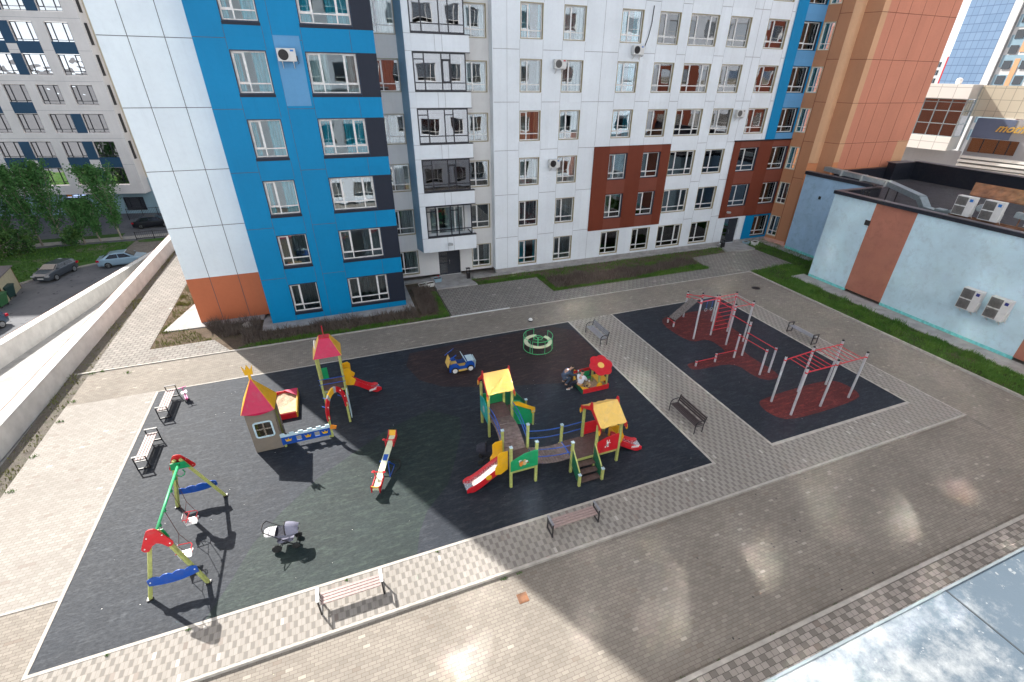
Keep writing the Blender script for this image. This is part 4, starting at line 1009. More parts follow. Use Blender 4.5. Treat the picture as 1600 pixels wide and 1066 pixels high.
# ---------------------------------------------------------------- far tower with blue tiles
def far(x, r): return (x, x*r)
t2 = thing('tower_block', 'tall tower with a blank pale blue tiled side wall against the sky', 'building', (150, 81, 0))
p0, p1 = Vector((150, 150*.6065)), Vector((150, 150*.545)); d = (p1-p0); Lw = d.length
t2.location = (p0.x, p0.y, 0); t2.rotation_euler = (0, 0, math.atan2(d.y, d.x))
b = MB(); b.box(0, 0, -5, Lw, .3, 60); b.build('tiled_wall', M['tile'], t2)
b = MB(); b.box(Lw, -.05, -5, Lw+1.6, 18, 60); b.box(Lw+9.0, -.3, -5, Lw+10.5, 18, 60); b.build('pale_wall', M['white2'], t2)
fr_ = thing('apartment_block', 'grey and white apartment block with orange strips right of the blue tiled tower', 'building', (150, 150*.545-1.8, 0), math.atan2(-.8, -.25)+R(20))
b = MB(); b.box(0, .5, -5, 40, 12, 60); b.build('white_wall', M['white2'], fr_)
b = MB()
for i in range(14): b.box(.3, .40, 1+i*3.9, 6.2, .5, 3.4+i*3.9)
each(b, 'grey_panel', M['steelblue'], fr_)
b = MB()
for i in range(3, 14, 3): b.box(2.9, .36, 1+i*3.1, 3.9, .42, 9+i*3.1)
each(b, 'orange_strip', M['tan'], fr_)
b = MB(); b.box(11.5, -1.8, -5, 15, .5, 60); b.build('brown_pier', M['brown2'], fr_)
b = MB()
for i in range(14):
    for x in (.9, 4.3, 7.6): b.box(x, .30, 1.2+i*3.0, x+1.6, .38, 2.9+i*3.0)
each(b, 'window', M['car_glass'], fr_)
sm = thing('apartment_block', 'distant small grey block with a red edge strip and arched roof ornament', 'building', (230, 230*.6215, 0), math.atan2(-1, 0))
b = MB(); b.box(-6, 0, -5, 3.6, 8, 22.0); b.box(-.9, .1, 22, 1.6, .4, 23.2); b.build('wall', M['white2'], sm)
b = MB(); b.box(3.0, -.1, 8, 4.0, .1, 21.5); b.build('red_strip', M['red'], sm)
b = MB(); b.tube([(-1+1.4*math.cos(t), .1, 23.2+1.6*math.sin(t)) for t in [PI*i/8 for i in range(9)]], .14, 6); b.build('roof_ornament', M['greyp'], sm)
b = MB()
for i in range(7):
    for x in (-1.9, 1.0): 
        for e in (0, .85): b.box(x+e-.9, -.06, 1.6+i*2.75, x+e-.2, .02, 3.3+i*2.75)
each(b, 'window', M['car_glass'], sm)
# ---------------------------------------------------------------- own building behind the camera (reflected in the facade)
O = thing('apartment_building', 'white apartment building carrying the metal ledge at the lower right', 'building', (18, -0.7, 0), PI)
OX0, OX1 = -75, 40
ocol = [(-26.5+i*3.3, -26.5+i*3.3+(1.7 if i % 3 else 2.4)) for i in range(-13, 15)]
orow = [(fz(n), fz(n)+1.95) for n in range(0, 12)]
oh = [(a, z0, c, z1) for a, c in ocol for z0, z1 in orow]
b = wall_sheet(OX0, OX1, 0, 48, 0, oh, .2); b.build('white_wall', M['white_opp'], O)
b = MB(); b.box(OX0, 3, 0, OX1, 12, 48); b.box(OX0, .3, 47.7, OX1, 3, 47.99); b.build('body', M['interior'], O)
b = MB()
for a, c, z0, z1 in ((-14,-7,3,9.1),(-38,-31,6,15.2),(-56,-50,3,24),(8,14,9,15.2)):
    hh = [h for h in oh if h[0] > a and h[2] < c and h[1] > z0 and h[3] < z1]; wall_sheet(a, c, z0, z1, -.04, hh, .035, mb=b)
b.build('brown_panels', M['brown2'], O)
b = wall_sheet(-75, -60, 0, 47, -.05, [], .03); b.build('orange_panels', M['salmon2'], O)
rw = random.Random(21)
gm = glass('sunlit_window_glass', (0.25, 0.28, 0.3), 5.5, 0.2)
for n_ in gm.node_tree.nodes:
    if n_.type == 'BSDF_GLOSSY': n_.inputs['Roughness'].default_value = 0.075
k = 0
for a, c in sorted(ocol, key=lambda q: abs(q[0]-6)):
    for z0, z1 in orow:
        f = MB()
        for q in ((a,z0,a+.07,z1),(c-.07,z0,c,z1),(a,z1-.07,c,z1),(a,z0,c,z0+.07),(a+.6,z0,a+.66,z1),(a,z0+.45,c,z0+.5)): f.box(q[0], .1, q[1], q[2], .16, q[3])
        if k < 96:
            o = f.build('window', M['frame_white'], O)
            for pa, pc in ((a+.05, a+.6), (a+.66, c-.05)):
                ax, az = R(rw.uniform(-1.3, 1.3)), R(rw.uniform(-1.5, 1.5)); p = MB(); hz = z1-z0-.55; zc = z0+.5+hz/2
                p.box(-(pc-pa)/2, -.002, -hz/2, (pc-pa)/2, .002, hz/2)
                pn = p.build('pane', gm, o, loc=((pa+pc)/2, .14, zc)); pn.rotation_euler = (ax, 0, az)
            k += 1
        else:
            if k == 96: rest = MB(); restp = MB()
            k += 1
            for q in ((a,z0,a+.07,z1),(c-.07,z0,c,z1),(a,z1-.07,c,z1),(a,z0,c,z0+.07),(a,z0+.45,c,z0+.5)): rest.box(q[0], .1, q[1], q[2], .16, q[3])
            sx_, sz_ = rw.uniform(-.03, .03), rw.uniform(-.03, .03)
            restp.add([(a+.05,.14-sx_,z0+.05),(c-.05,.14+sx_,z0+.05),(c-.05,.14+sx_+sz_,z1-.05),(a+.05,.14-sx_+sz_,z1-.05)], [(0,1,2,3)])
ro = rest.build('window', M['frame_white'], O); tag(ro, kind='stuff'); restp.build('pane', gm, ro)
# ledge: zinc covered, z = 12, below the camera to the right; world x 0.6 .. 9
Ld = thing('window_ledge', 'weathered blue-grey sheet-metal ledge with dusty patches in the lower right corner', 'ledge', (0, 0, 0))
b = MB(); b.box(0.2, -.69, 11.90, 2.168, .48, 12.0); b.box(2.176, -.69, 11.90, 9.0, .48, 11.998); b.build('sheet', M['zinc'], Ld)
b = MB(); b.box(2.1685, -.69, 11.985, 2.1755, .485, 12.002); b.build('seam', M['zinc_seam'], Ld)
b = MB(); b.box(0.2, .48, 11.90, 9.0, .49, 12.004); b.build('drip_edge', M['galv'], Ld)
# ---------------------------------------------------------------- parapet walls along the ramp
def parapet(name, label, pts, w, h, ph, capm):
    """pts: list of (x_inner, y, ztop)"""
    t = thing(name, label, 'wall', (pts[0][0], pts[0][1], 0)); ox_, oy_ = pts[0][0], pts[0][1]
    b = MB(); c = MB(); g = MB(); e = MB()
    for i in range(len(pts)-1):
        (x0,y0,z0), (x1,y1,z1) = pts[i], pts[i+1]; x0 -= ox_; x1 -= ox_; y0 -= oy_; y1 -= oy_
        vs = [(x0,y0,z0-h),(x0-w,y0,z0-h),(x1-w,y1,z1-h),(x1,y1,z1-h),(x0,y0,z0-.03),(x0-w,y0,z0-.03),(x1-w,y1,z1-.03),(x1,y1,z1-.03)]
        b.add(vs, [(0,1,2,3),(4,7,6,5),(0,4,5,1),(3,2,6,7),(0,3,7,4),(1,5,6,2)])
        n = max(1, int(round((y1-y0)/1.25)))
        for k in range(n):
            a0, a1 = k/n, (k+1)/n - .012/ (y1-y0)*n/n
            q0 = (x0+(x1-x0)*a0, y0+(y1-y0)*a0, z0+(z1-z0)*a0); q1 = (x0+(x1-x0)*a1, y0+(y1-y0)*a1, z0+(z1-z0)*a1)
            o_ = .035
            vs = [(q0[0]+o_,q0[1],q0[2]-.03),(q0[0]-w-o_,q0[1],q0[2]-.03),(q1[0]-w-o_,q1[1],q1[2]-.03),(q1[0]+o_,q1[1],q1[2]-.03)]
            c.add(vs+[(p[0],p[1],p[2]+.035) for p in vs], [(0,1,2,3),(4,7,6,5),(0,4,5,1),(3,2,6,7),(0,3,7,4),(1,5,6,2)])
            for s_ in (.04, w-.04): g.box(q0[0]-s_-.02, q0[1]-.05, q0[2]+.004, q0[0]-s_+.02, q0[1]+.02, q0[2]+.02)
        e.bar((x0-w-.045,y0,z0-.05),(x1-w-.045,y1,z1-.05),.025,.14)
    b.build('wall_body', M['white_conc'], t); c.build('capping', capm, t); g.build('fixing_clip', M['joint'], t); e.build('edge_flashing', M['rust'], t)
    return t
cap_m = plain('white_cap_sheet', (0.72, 0.72, 0.71), 0.5, var=0.04)
parapet('parapet_wall', 'long white capped parapet wall beside the paved walk at the left', [(-14.62,2,1.0),(-14.42,21,1.0),(-14.12,31,1.0),(-13.62,48,1.0),(-13.4,56,1.0)], .42, 1.1, 0, cap_m)
parapet('ramp_wall', 'second white capped wall sloping down along the far side of the ramp', [(-17.7,16,1.03+.129*14.4),(-17.7,30.4,1.03),(-17.7,42.9,-.58),(-17.7,52,-1.75),(-17.7,60,-2.8)], .45, 3.2, 0, cap_m)
b = MB(); b.box(-14.78, -10, -4.7, -14.70, 60, -.05); tag(b.build('podium_side', M['white_conc']), kind='structure')
# ---------------------------------------------------------------- trees
def tree(name, label, cat, loc, h, r, seed, leaf, trunk_h=1.2, group=None, n=5200, slim=True, ls=.12):
    rd = random.Random(seed); t = thing(name, label, cat, loc, group=group)
    b = MB(); pts = [(0,0,0)]; x = y = 0
    for i in range(1, 7): x += rd.uniform(-.08,.08); y += rd.uniform(-.08,.08); pts.append((x, y, h*.93*i/6))
    b.tube(pts, .11 if slim else .08, 7, r2=.02)
    limbs = []
    nl = 34 if slim else 22
    for i in range(nl):
        z = trunk_h + (h-trunk_h)*(i+.3)/nl*0.93; a = rd.uniform(0, 2*PI)
        f = (z-trunk_h)/(h-trunk_h)
        prof = 1.15*(math.sin(min(1, f*1.6+.25)*PI*.56)**.7)*(1-f**1.7)**.9 if slim else math.sqrt(max(0.05, 1-(f*1.7-.8)**2))
        L = r*prof*rd.uniform(.55, 1.15); rise = (.25+L*rd.uniform(1.4, 2.4)) if slim else L*rd.uniform(.2,.7)
        k = min(6, int(z/(h*.93)*6)); bx, by_ = pts[k][0], pts[k][1]
        e = (bx+math.cos(a)*L, by_+math.sin(a)*L, min(h, z+rise)); m_ = (bx+math.cos(a)*L*.55, by_+math.sin(a)*L*.55, z+rise*.4)
        b.tube([(bx,by_,z), m_, e], .035, 5, r2=.008); limbs.append(((bx,by_,z), m_, e, L))
    b.build('trunk', M['bark'], t)
    c = MB()
    per = n//nl
    for (p, m_, e, L) in limbs:
        cl = [(rd.random()**.7) for _ in range(9)]
        for _ in range(per):
            s_ = min(1, max(.12, rd.choice(cl)+rd.gauss(0, .06)))
            if s_ < .5: q = [p[i]+(m_[i]-p[i])*s_*2 for i in range(3)]
            else: q = [m_[i]+(e[i]-m_[i])*(s_-.5)*2 for i in range(3)]
            w_ = .08+.15*L*(1.1-s_*.6)
            q = [q[0]+rd.gauss(0, w_), q[1]+rd.gauss(0, w_), q[2]+rd.gauss(0, w_*1.2)]
            v1 = Vector((rd.gauss(0,1), rd.gauss(0,1), rd.gauss(0,.7))).normalized()*ls*rd.uniform(.6,1.3); v2 = v1.cross(Vector((rd.gauss(0,1),rd.gauss(0,1),rd.gauss(0,1)))).normalized()*ls*.7
            Q = Vector(q); c.v += [tuple(Q-v1), tuple(Q+v2), tuple(Q+v1), tuple(Q-v2)]; k_ = len(c.v); c.f.append((k_-4,k_-3,k_-2,k_-1)); c.m.append(0)
    me = bpy.data.meshes.new('crown'); me.from_pydata(c.v, [], c.f); me.materials.append(leaf); me.update(); inst(me, 'crown', t)
    return t
TG = 'poplars in front of the office building'
tree('poplar_tree', 'tall poplar with a forked top standing alone nearest the wall end', 'tree', (-24.9,71.3,-4.6), 8.5, 2.1, 1, M['leaf'], 1.3, TG, 6500)
tree('poplar_tree', 'tall slim poplar with a pale slanting trunk, right of the dense group', 'tree', (-30.5,71.1,-4.6), 9.1, 1.9, 2, M['leaf'], 1.9, TG, 6000)
tree('poplar_tree', 'poplar with a short pale trunk showing above the lawn edge', 'tree', (-32.7,71.4,-4.6), 8.8, 1.9, 3, M['leaf'], 1.4, TG, 6000)
tree('poplar_tree', 'low young poplar between the two tall ones, left of the lone tall poplar', 'tree', (-27.0,71.2,-4.6), 4.9, 1.3, 4, M['leaf'], .7, TG, 3500)
tree('poplar_tree', 'low young poplar beside the slanting pale trunk', 'tree', (-28.5,70.9,-4.6), 4.8, 1.4, 5, M['leaf'], .5, TG, 3500)
tree('poplar_tree', 'broad poplar cut by the left edge of the photo', 'tree', (-38.2,71.2,-4.6), 9.0, 2.2, 6, M['leaf'], 1.0, TG, 6000)
tree('poplar_tree', 'dense poplar second from the left edge of the photo', 'tree', (-35.4,71.6,-4.6), 9.2, 2.0, 7, M['leaf'], 1.0, TG, 6000)
for i, (x, y, s_) in enumerate(((-37.0,66.8,1.5),(-34.6,67.8,1.2),(-33.2,68.9,1.1),(-29.3,70.0,.9),(-40,65,1.7))):
    tree('bush', ['rounded bush in front of the broad left poplar, at the lawn edge','small bush between the left poplars at their feet','dark bush under the pale-trunked poplar','low bush below the young poplars','large yellow-green bush at the left photo edge'][i], 'bush', (x,y,-4.6), 2.2*s_, 1.3*s_, 20+i, M['leaf2'], .2, 'bushes under the poplars', 1900, False)
# ---------------------------------------------------------------- fences, cars, bins
def rail_fence(label, a, c, h, n, group):
    t = thing('metal_fence', label, 'fence', (a[0], a[1], a[2]), group=group); d = Vector(c)-Vector(a); b = MB()
    b.bar((0,0,h), tuple(d+Vector((0,0,h))), .05, .05); b.bar((0,0,.25), tuple(d+Vector((0,0,.25))), .04, .04)
    for i in range(n*9+1): q = d*(i/(n*9)); b.bar((q.x,q.y,.25), (q.x,q.y,h), .02, .02)
    b.build('railing', M['black'], t)
    for i in range(n+1): b = MB(); q = d*(i/n); b.bar((q.x,q.y,0), (q.x,q.y,h+.08), .07, .07); b.build('post', M['black'], t)
rail_fence('low black metal fence by the dirt path, nearer than the black car', (-23.1,70.3,-4.6), (-14,70.6,-4.6), 1.0, 5, 'black metal fences')
rail_fence('black metal railing along the office wall behind the black car', (-26.6,81.2,-4.6), (-16,81.0,-4.6), 1.5, 6, 'black metal fences')
def car(label, loc, rz, paintm, L=4.35, Wd=1.72, H=1.46, kind='sedan'):
    t = thing('parked_car', label, 'car', loc, rz, 'parked cars'); h = L/2
    if kind == 'sedan': top = [(-h,.55),(-h+.02,.92),(-h+.5,1.02),(-h+1.15,1.38),(-.35,H),(.35,H-.02),(1.15,.98),(h-.25,.78),(h,.62),(h,.35)]
    else: top = [(-h,.55),(-h+.03,.95),(-h+.42,1.30),(-h+.75,H-.04),(-.3,H),(.25,H-.03),(.95,1.0),(h-.3,.86),(h,.70),(h,.38)]
    def half(z, x):
        if z > .95: return Wd/2 - (z-.95)*.42
        return Wd/2 - max(0, (abs(x)-h+.5))*.25 - (.05 if z < .4 else 0)
    # body: cross sections along x
    xs = sorted(set([p[0] for p in top] + [-h+.25,-h+.8,-1,0,.7,h-.6,h-.12]))
    def ztop(x):
        for i in range(len(top)-1):
            (xa,za),(xb,zb) = top[i], top[i+1]
            if xa <= x <= xb and xb > xa: return za+(zb-za)*(x-xa)/(xb-xa)
        return top[-1][1] if x >= top[-1][0] else top[1][1]
    b = MB(); rings = []
    for x in xs:
        zt = ztop(x); zb = .24; bl = min(zt, .93)
        w1, w2 = half(.5, x), half(bl, x); wt = half(zt, x) if zt > .95 else w2*.88
        ring = [(x,-w1*.94,zb),(x,-w1,.42),(x,-w2,bl-.06),(x,-(w2-.04),bl),(x,-wt,zt-.03),(x,-wt*.75,zt),(x,wt*.75,zt),(x,wt,zt-.03),(x,w2-.04,bl),(x,w2,bl-.06),(x,w1,.42),(x,w1*.94,zb)]
        rings.append(ring)
    n = 12
    for r_ in rings: b.v += r_
    for i in range(len(rings)-1):
        for j in range(n): b.f.append((i*n+j, i*n+(j+1)%n, (i+1)*n+(j+1)%n, (i+1)*n+j)); b.m.append(0)
    b.f += [tuple(range(n-1,-1,-1)), tuple((len(rings)-1)*n+j for j in range(n))]; b.m += [0, 0]
    b.build('body', paintm, t, smooth=False, bevel=.03)
    # glasshouse
    zs0, zs1 = .99, H-.10
    xa0, xa1 = (-h+.62, -h+1.2) if kind == 'sedan' else (-h+.38, -h+.72); xb0, xb1 = (1.12, .42) if kind == 'sedan' else (.92, .32)
    for s_ in (-1, 1):
        g = MB(); w0, w1 = (Wd/2-.012)*s_, (Wd/2-(zs1-.95)*.42+.006)*s_
        for fa, fb in ((0, .46), (.50, .97)):
            q = [(xa0+.22+(xb0-xa0-.3)*fa, w0, zs0),(xa0+.22+(xb0-xa0-.3)*fb, w0, zs0),(xa1+.1+(xb1-xa1-.12)*fb, w1, zs1),(xa1+.1+(xb1-xa1-.12)*fa, w1, zs1)]
            g.poly(q, (0,.012*s_,0))
        g.build('side_window', M['car_glass'], t)
    g = MB(); g.poly([(xb0+.02,-.66,.99+.03),(xb0+.02,.66,.99+.03),(xb1+.02,.56,zs1+.06),(xb1+.02,-.56,zs1+.06)], (.02,0,.02)); g.build('windscreen', M['car_glass'], t)
    g = MB(); g.poly([(xa0-.03,-.62,1.06),(xa0-.03,.62,1.06),(xa1-.05,.54,zs1+.04),(xa1-.05,-.54,zs1+.04)], (-.02,0,.02)); g.build('rear_window', M['car_glass'], t)
    for sx in (-1, 1):
        for sy in (-1, 1):
            wv = MB(); c0 = (sx*(L*.295), sy*(Wd/2-.09), .31); wv.lathe([(.2,-.1),(.31,-.1),(.325,-.05),(.325,.05),(.31,.1),(.2,.1)], c0, 18, axis='y'); o = wv.build('wheel', M['rubber'], t, smooth=False)
            rv = MB(); rv.lathe([(.03,-.005),(.21,-.005),(.21,.02),(.17,.012),(.05,.03),(.02,.03)], (c0[0], c0[1]+sy*.095, c0[2]), 14, axis='y'); rv.build('rim', M['alloy'], o)
    for sy in (-1, 1):
        l = MB(); l.box(h-.16, sy*.62-.17, .60, h+.005, sy*.62+.17, .74); l.build('headlight', M['lamp_clear'], t)
        l = MB(); l.box(-h-.01, sy*.66-.14, .70, -h+.25, sy*.70+.14, .90); l.build('tail_light', M['lamp_red'], t)
        l = MB(); l.box(xb0-.25, sy*(Wd/2+.02)-.09, .98, xb0-.12, sy*(Wd/2+.02)+.09, 1.1); l.build('wing_mirror', paintm, t)
    l = MB(); l.box(h-.02, -.26, .40, h+.015, .26, .52); l.build('number_plate', M['whitep'], t)
    return t
car('light silver-blue saloon parked behind the capped wall end', (-21.9,61.1,-4.6), R(4), M['car_silver'], 4.35)
car('dark grey boxy hatchback parked at the lawn kerb', (-27.15,59.3,-4.6), R(-106), M['car_grey'], 4.1, 1.65, 1.36, 'hatch')
car('slate blue car cut by the left edge of the photo', (-27.75,46.1,-4.6), R(-108), M['car_blue'], 4.3, kind='hatch')
car('black saloon parked on the far road behind the low fence', (-22.6,76.6,-4.6), R(2), M['car_black'], 4.5)
Sh = thing('bin_shelter', 'cream panel bin shelter with a dark roof at the left edge', 'shelter', (-30.6,54.6,-4.6), R(8))
b = MB(); b.box(1.7,-1.9,0,1.75,1.9,2.1); b.box(-2.2,1.85,0,1.7,1.9,2.0); b.build('panel', M['lining_cream'], Sh)
b = MB(); b.poly([(1.9,-2.1,2.1),(1.9,2.1,2.1),(-2.4,2.1,2.5),(-2.4,-2.1,2.5)], (0,0,.07)); b.build('roof', M['roof_cap_top'], Sh)
for x, y in ((1.72,-1.95),(1.72,1.95)): b = MB(); b.bar((x,y,0),(x,y,2.15),.08,.08); b.build('post', M['rust'], Sh)
def bin_(label, loc, m_, rz, lid):
    t = thing('waste_bin', label, 'bin', loc, rz, 'wheeled waste bins'); b = MB()
    v = [(-.45,-.35,.15),(.45,-.35,.15),(.45,.35,.15),(-.45,.35,.15),(-.62,-.5,1.15),(.62,-.5,1.15),(.62,.5,1.15),(-.62,.5,1.15)]
    b.add(v, [(0,3,2,1),(0,1,5,4),(1,2,6,5),(2,3,7,6),(3,0,4,7)]); b.box(-.66,-.54,1.10,.66,.54,1.18); b.build('body', m_, t, bevel=.02)
    b = MB(); b.box(-.62,-.5,1.181,.62,.5,1.24) if lid else b.box(-.62,.5,1.18,.62,.56,1.75); b.build('lid', m_, t, bevel=.02)
    for x in (-.4,.4):
        for y in (-.3,.3): b = MB(); b.lathe([(.1,-.03),(.1,.03)], (x,y,.1), 10, axis='y'); b.build('wheel', M['rubber'], t)
    return t
bin_('open mid-green waste bin nearest the road in front of the shelter', (-28.75,52.1,-4.6), M['bingreen'], R(80), False)
bin_('dark green closed waste bin under the shelter edge', (-28.95,54.0,-4.6), M['bindark'], R(85), True)
bin_('green waste bin cut by the photo edge, left of the open one', (-29.9,51.0,-4.6), M['bingreen'], R(75), True)
# ---------------------------------------------------------------- air-conditioning units
def ac(label, loc, rz, w=.80, h=.55, d=.30, big=False, badge='acblue', group='outdoor air-conditioning units', bracket=True, dark=True):
    t = thing('air_conditioner', label, 'air conditioner', loc, rz, group)   # origin: wall point bottom centre; faces -y
    g = .08; b = MB(); b.box(-w/2,-d-g,0,w/2,-g,h); b.build('casing', M['acwhite'], t, bevel=.015)
    fans = [(h*.27, h*.21), (h*.73, h*.21)] if big else [(h*.5, h*.42)]
    for zc, r in fans:
        cx = -w*.17
        b = MB(); b.lathe([(r*1.0, 0), (r*1.0, -.012), (r*.93, -.02), (r*.93, -.004), (.01, -.004)], (cx, -d-g, zc), 22, axis='y')
        for q in range(1, 5): b.tube([(cx+r*q/5*math.cos(a), -d-g-.015, zc+r*q/5*math.sin(a)) for a in [2*PI*i/18 for i in range(18)]], .004, 4, closed=True)
        for a in range(6): b.bar((cx,-d-g-.016,zc),(cx+r*.95*math.cos(a*PI/3),-d-g-.016,zc+r*.95*math.sin(a*PI/3)),.012,.006)
        b.build('fan_grille', M['black'] if dark and not big else M['acgrill'], t)
    if big:
        b = MB(); b.box(-w*.47,-d-g-.003,h*.04,w*.13,-d-g-.001,h*.47); b.box(-w*.47,-d-g-.003,h*.53,w*.13,-d-g-.001,h*.96); b.build('grille_panel', M['acgrill'], t)
    b = MB(); b.box(w*.22,-d-g-.004,h*.76,w*.40,-d-g-.001,h*.90); b.build('badge', M[badge], t)
    b = MB(); b.box(w/2,-d*.6-g,h*.1,w/2+.05,-d*.2-g,h*.45); b.tube([(w/2+.03,-d*.4-g,h*.12),(w/2+.08,-d*.3-g,-.05),(w/2+.02,-.02,-.1)],.015,6); b.build('pipe_cover', M['black'] if not big else M['acwhite'], t)
    if bracket:
        for x in (-w*.3, w*.3): b = MB(); b.bar((x,0,-.03),(x,-d-g-.06,-.03),.04,.04); b.bar((x,0,-.3),(x,-d*.8,-.05),.03,.03); b.build('bracket', M['acwhite'], t)
    return t
ac('air conditioner with black fan on the light blue panel between the blue wall windows', (-.86,30.39,14.2), 0, .86, .56)
ac('grey-fan air conditioner left of a window high on the white wing', (15.85,34.02,14.15), 0, .84, .56, dark=False, badge='red')
ac('black-fan air conditioner hung under a window at the top of the white wing', (21.85,34.02,15.1), 0, .86, .56)
ac('small grey-fan air conditioner near the blue strip, right of a window', (32.3,34.02,11.0), 0, .82, .54, dark=False, badge='acgrill')
ac('black-fan air conditioner between two windows, level with the top of the brown block', (15.75,34.02,7.85), 0, .84, .56)
b = MB(); b.tube([(22.9,34.0,18.0),(22.85,33.97,17.0),(22.7,33.97,16.2),(22.4,33.95,15.4)], .03, 6); tag(b.build('cable', M['black']), 'loose dark cable running down the white facade to an air conditioner', 'cable')
WG = 'twin-fan air-conditioning units'
ac('left of the two twin-fan air conditioners on the pale blue wall', (34.8,14.4,1.93), R(-90), 1.02, 1.28, .36, True, 'acnavy', WG)
ac('right of the two twin-fan air conditioners on the pale blue wall', (34.8,12.98,1.95), R(-90), 1.02, 1.28, .36, True, 'acnavy', WG)
ac('left twin-fan air conditioner on the flat roof edge, with a blue badge', (35.95,17.42,6.75), R(-90), .98, 1.12, .36, True, 'acblue', WG, False)
ac('second twin-fan air conditioner on the flat roof edge, beside the round fan', (35.95,15.98,6.78), R(-90), .98, 1.12, .36, True, 'acblue', WG, False)
ac('third roof air conditioner at the photo edge, turned showing its coil', (36.6,13.9,6.75), R(-105), 1.1, 1.15, .4, True, 'acgrill', WG, False)
b = MB(); b.bar((35.75,18.1,6.65),(35.75,12.5,6.65),.08,.08); b.bar((36.2,18.1,6.65),(36.2,12.5,6.65),.08,.08)
for y in (17.9,16.7,15.4,13.6): b.bar((35.75,y,6.0),(35.75,y,6.65),.06,.06); b.bar((36.2,y,6.0),(36.2,y,6.65),.06,.06)
tag(b.build('steel_stand', M['rust']), 'rusty red steel stand under the roof air conditioners', 'stand')
# ducts on the roof
Dt = thing('air_duct', 'long rectangular galvanised air duct running along the flat roof edge', 'duct', (40, 25, 6))
def dl(x, y, z): return (x-40, y-25, z-6)
path = [(40.0,30.5,7.15),(38.9,24.2,7.15),(36.9,20.6,7.0),(36.6,19.9,6.45),(36.4,18.9,6.4)]
for i in range(len(path)-1): b = MB(); b.bar(dl(*path[i]), dl(*path[i+1]), .5, .34); b.build('duct_section', M['galv'], Dt)
for y in (28.5, 26.5, 24.3): b = MB(); b.box(*dl(38.75+ (y-24)*.17-.35, y-.03, 6.92), *dl(38.75+(y-24)*.17+.35, y+.03, 7.36)); b.build('flange', M['greyp'], Dt)
for x, y in ((38.7,24.0),(38.2,23.0)): b = MB(); b.bar(dl(x,y,6.0), dl(x,y,7.0), .06, .06); b.build('support', M['black'], Dt)
b = MB(); b.box(*dl(36.0,18.6,6.25), *dl(36.5,19.1,6.75)); b.add([dl(36,18.6,6.3),dl(36.5,18.6,6.3),dl(36.5,18.6,6.7),dl(36,18.6,6.7),dl(35.9,18.0,6.15),dl(36.6,18.0,6.15),dl(36.6,18.0,6.95),dl(35.9,18.0,6.95)], [(0,1,5,4),(1,2,6,5),(2,3,7,6),(3,0,4,7),(4,5,6,7)]); b.build('transition_piece', M['galv'], Dt)
b = MB(); b.poly([(36.8,18.0,7.75),(37.7,18.4,8.35),(37.7,15.3,8.35),(36.8,15.1,7.75)], (0,0,.04)); b.bar((37.2,15.2,6),(37.2,15.2,8.0),.05,.05); b.bar((37.5,18.2,6),(37.5,18.2,8.1),.05,.05); tag(b.build('rain_hood', M['rust']), 'rusty brown sloping sheet hood over the roof units', 'hood')
b = MB(); b.lathe([(.14,0),(.22,-.02),(.22,-.3),(.16,-.45),(.05,-.45)], (0,0,0), 16, axis='y'); o = b.build('extract_fan', M['galv'], loc=(36.3,16.75,7.3), rz=R(-90)); tag(o, 'round metal extractor fan between two roof air conditioners', 'fan')
b = MB(); b.bar((36.3,15.1,7.3),(36.3,12,7.1),.3,.3); tag(b.build('air_duct', M['galv']), 'short duct crossing in front of the third roof unit', 'duct')
b = MB()
for i in range(3): b.tube([(35.35+.4*i*0, 23.7-.28*i, 6.7),(35.35,23.7-.28*i,6.95),(35.25,23.62-.28*i,7.02)], .05, 6)
tag(b.build('vent_pipe', M['black']), 'three small bent vent pipes on the annex parapet corner', 'vent')
def lamp(label, loc, rz):
    t = thing('floodlight', label, 'floodlight', loc, rz, 'wall floodlights'); b = MB(); b.bar((0,0,0),(0,-.25,.05),.04,.04); b.build('arm', M['greyp'], t)
    b = MB(); b.box(-.17,-.45,-.08,.17,-.22,.05); b.build('lamp_head', M['greyp'], t, bevel=.02)
lamp('small floodlight on the lowest white balcony front above the entrance', (7.45,33.49,3.05), 0)
lamp('floodlight on the brown panels above the right entrance', (33.5,33.97,3.2), R(-20))
def bollard(label, x, y, z, h):
    t = thing('ash_bin', label, 'bin', (x,y,z), 0, 'bins beside the entrances'); b = MB(); b.box(-.13,-.13,0,.13,.13,h*.62); b.build('body', M['black'], t)
    b = MB(); b.bar((-.11,0,h*.62),(-.11,0,h),.03,.03); b.bar((.11,0,h*.62),(.11,0,h),.03,.03); b.box(-.15,-.13,h-.05,.15,.13,h); b.build('top', M['black'], t)
bollard('black bin with open top frame right of the left entrance', 8.75, 33.5, .06, .9)
bollard('black post bin left of the right entrance', 33.1, 33.2, .06, .8)
def planter(label, x, y, z, rz, m_, s=1):
    t = thing('planter', label, 'planter', (x,y,z), rz); b = MB()
    v = [(-.22,-.16,0),(.22,-.16,0),(.22,.16,0),(-.22,.16,0),(-.28,-.2,.3),(.28,-.2,.3),(.28,.2,.3),(-.28,.2,.3)]; v = [tuple(q*s for q in p) for p in v]
    b.add(v, [(0,3,2,1),(0,1,5,4),(1,2,6,5),(2,3,7,6),(3,0,4,7)]); b.build('tub', m_, t)
    b = MB(); b.box(-.24*s,-.17*s,.2*s,.24*s,.17*s,.26*s); b.build('soil', M['earth'], t)
    return t
planter('white crate planter on the bed, left of its twin', 5.15, 33.1, 0, R(10), M['whitep'])
planter('white crate planter on the bed, next to the grey tub', 5.75, 33.2, 0, R(5), M['whitep'])
p_ = planter('grey square tub with a red flower on the left entrance step', 6.4, 33.6, .13, 0, M['steelblue'])
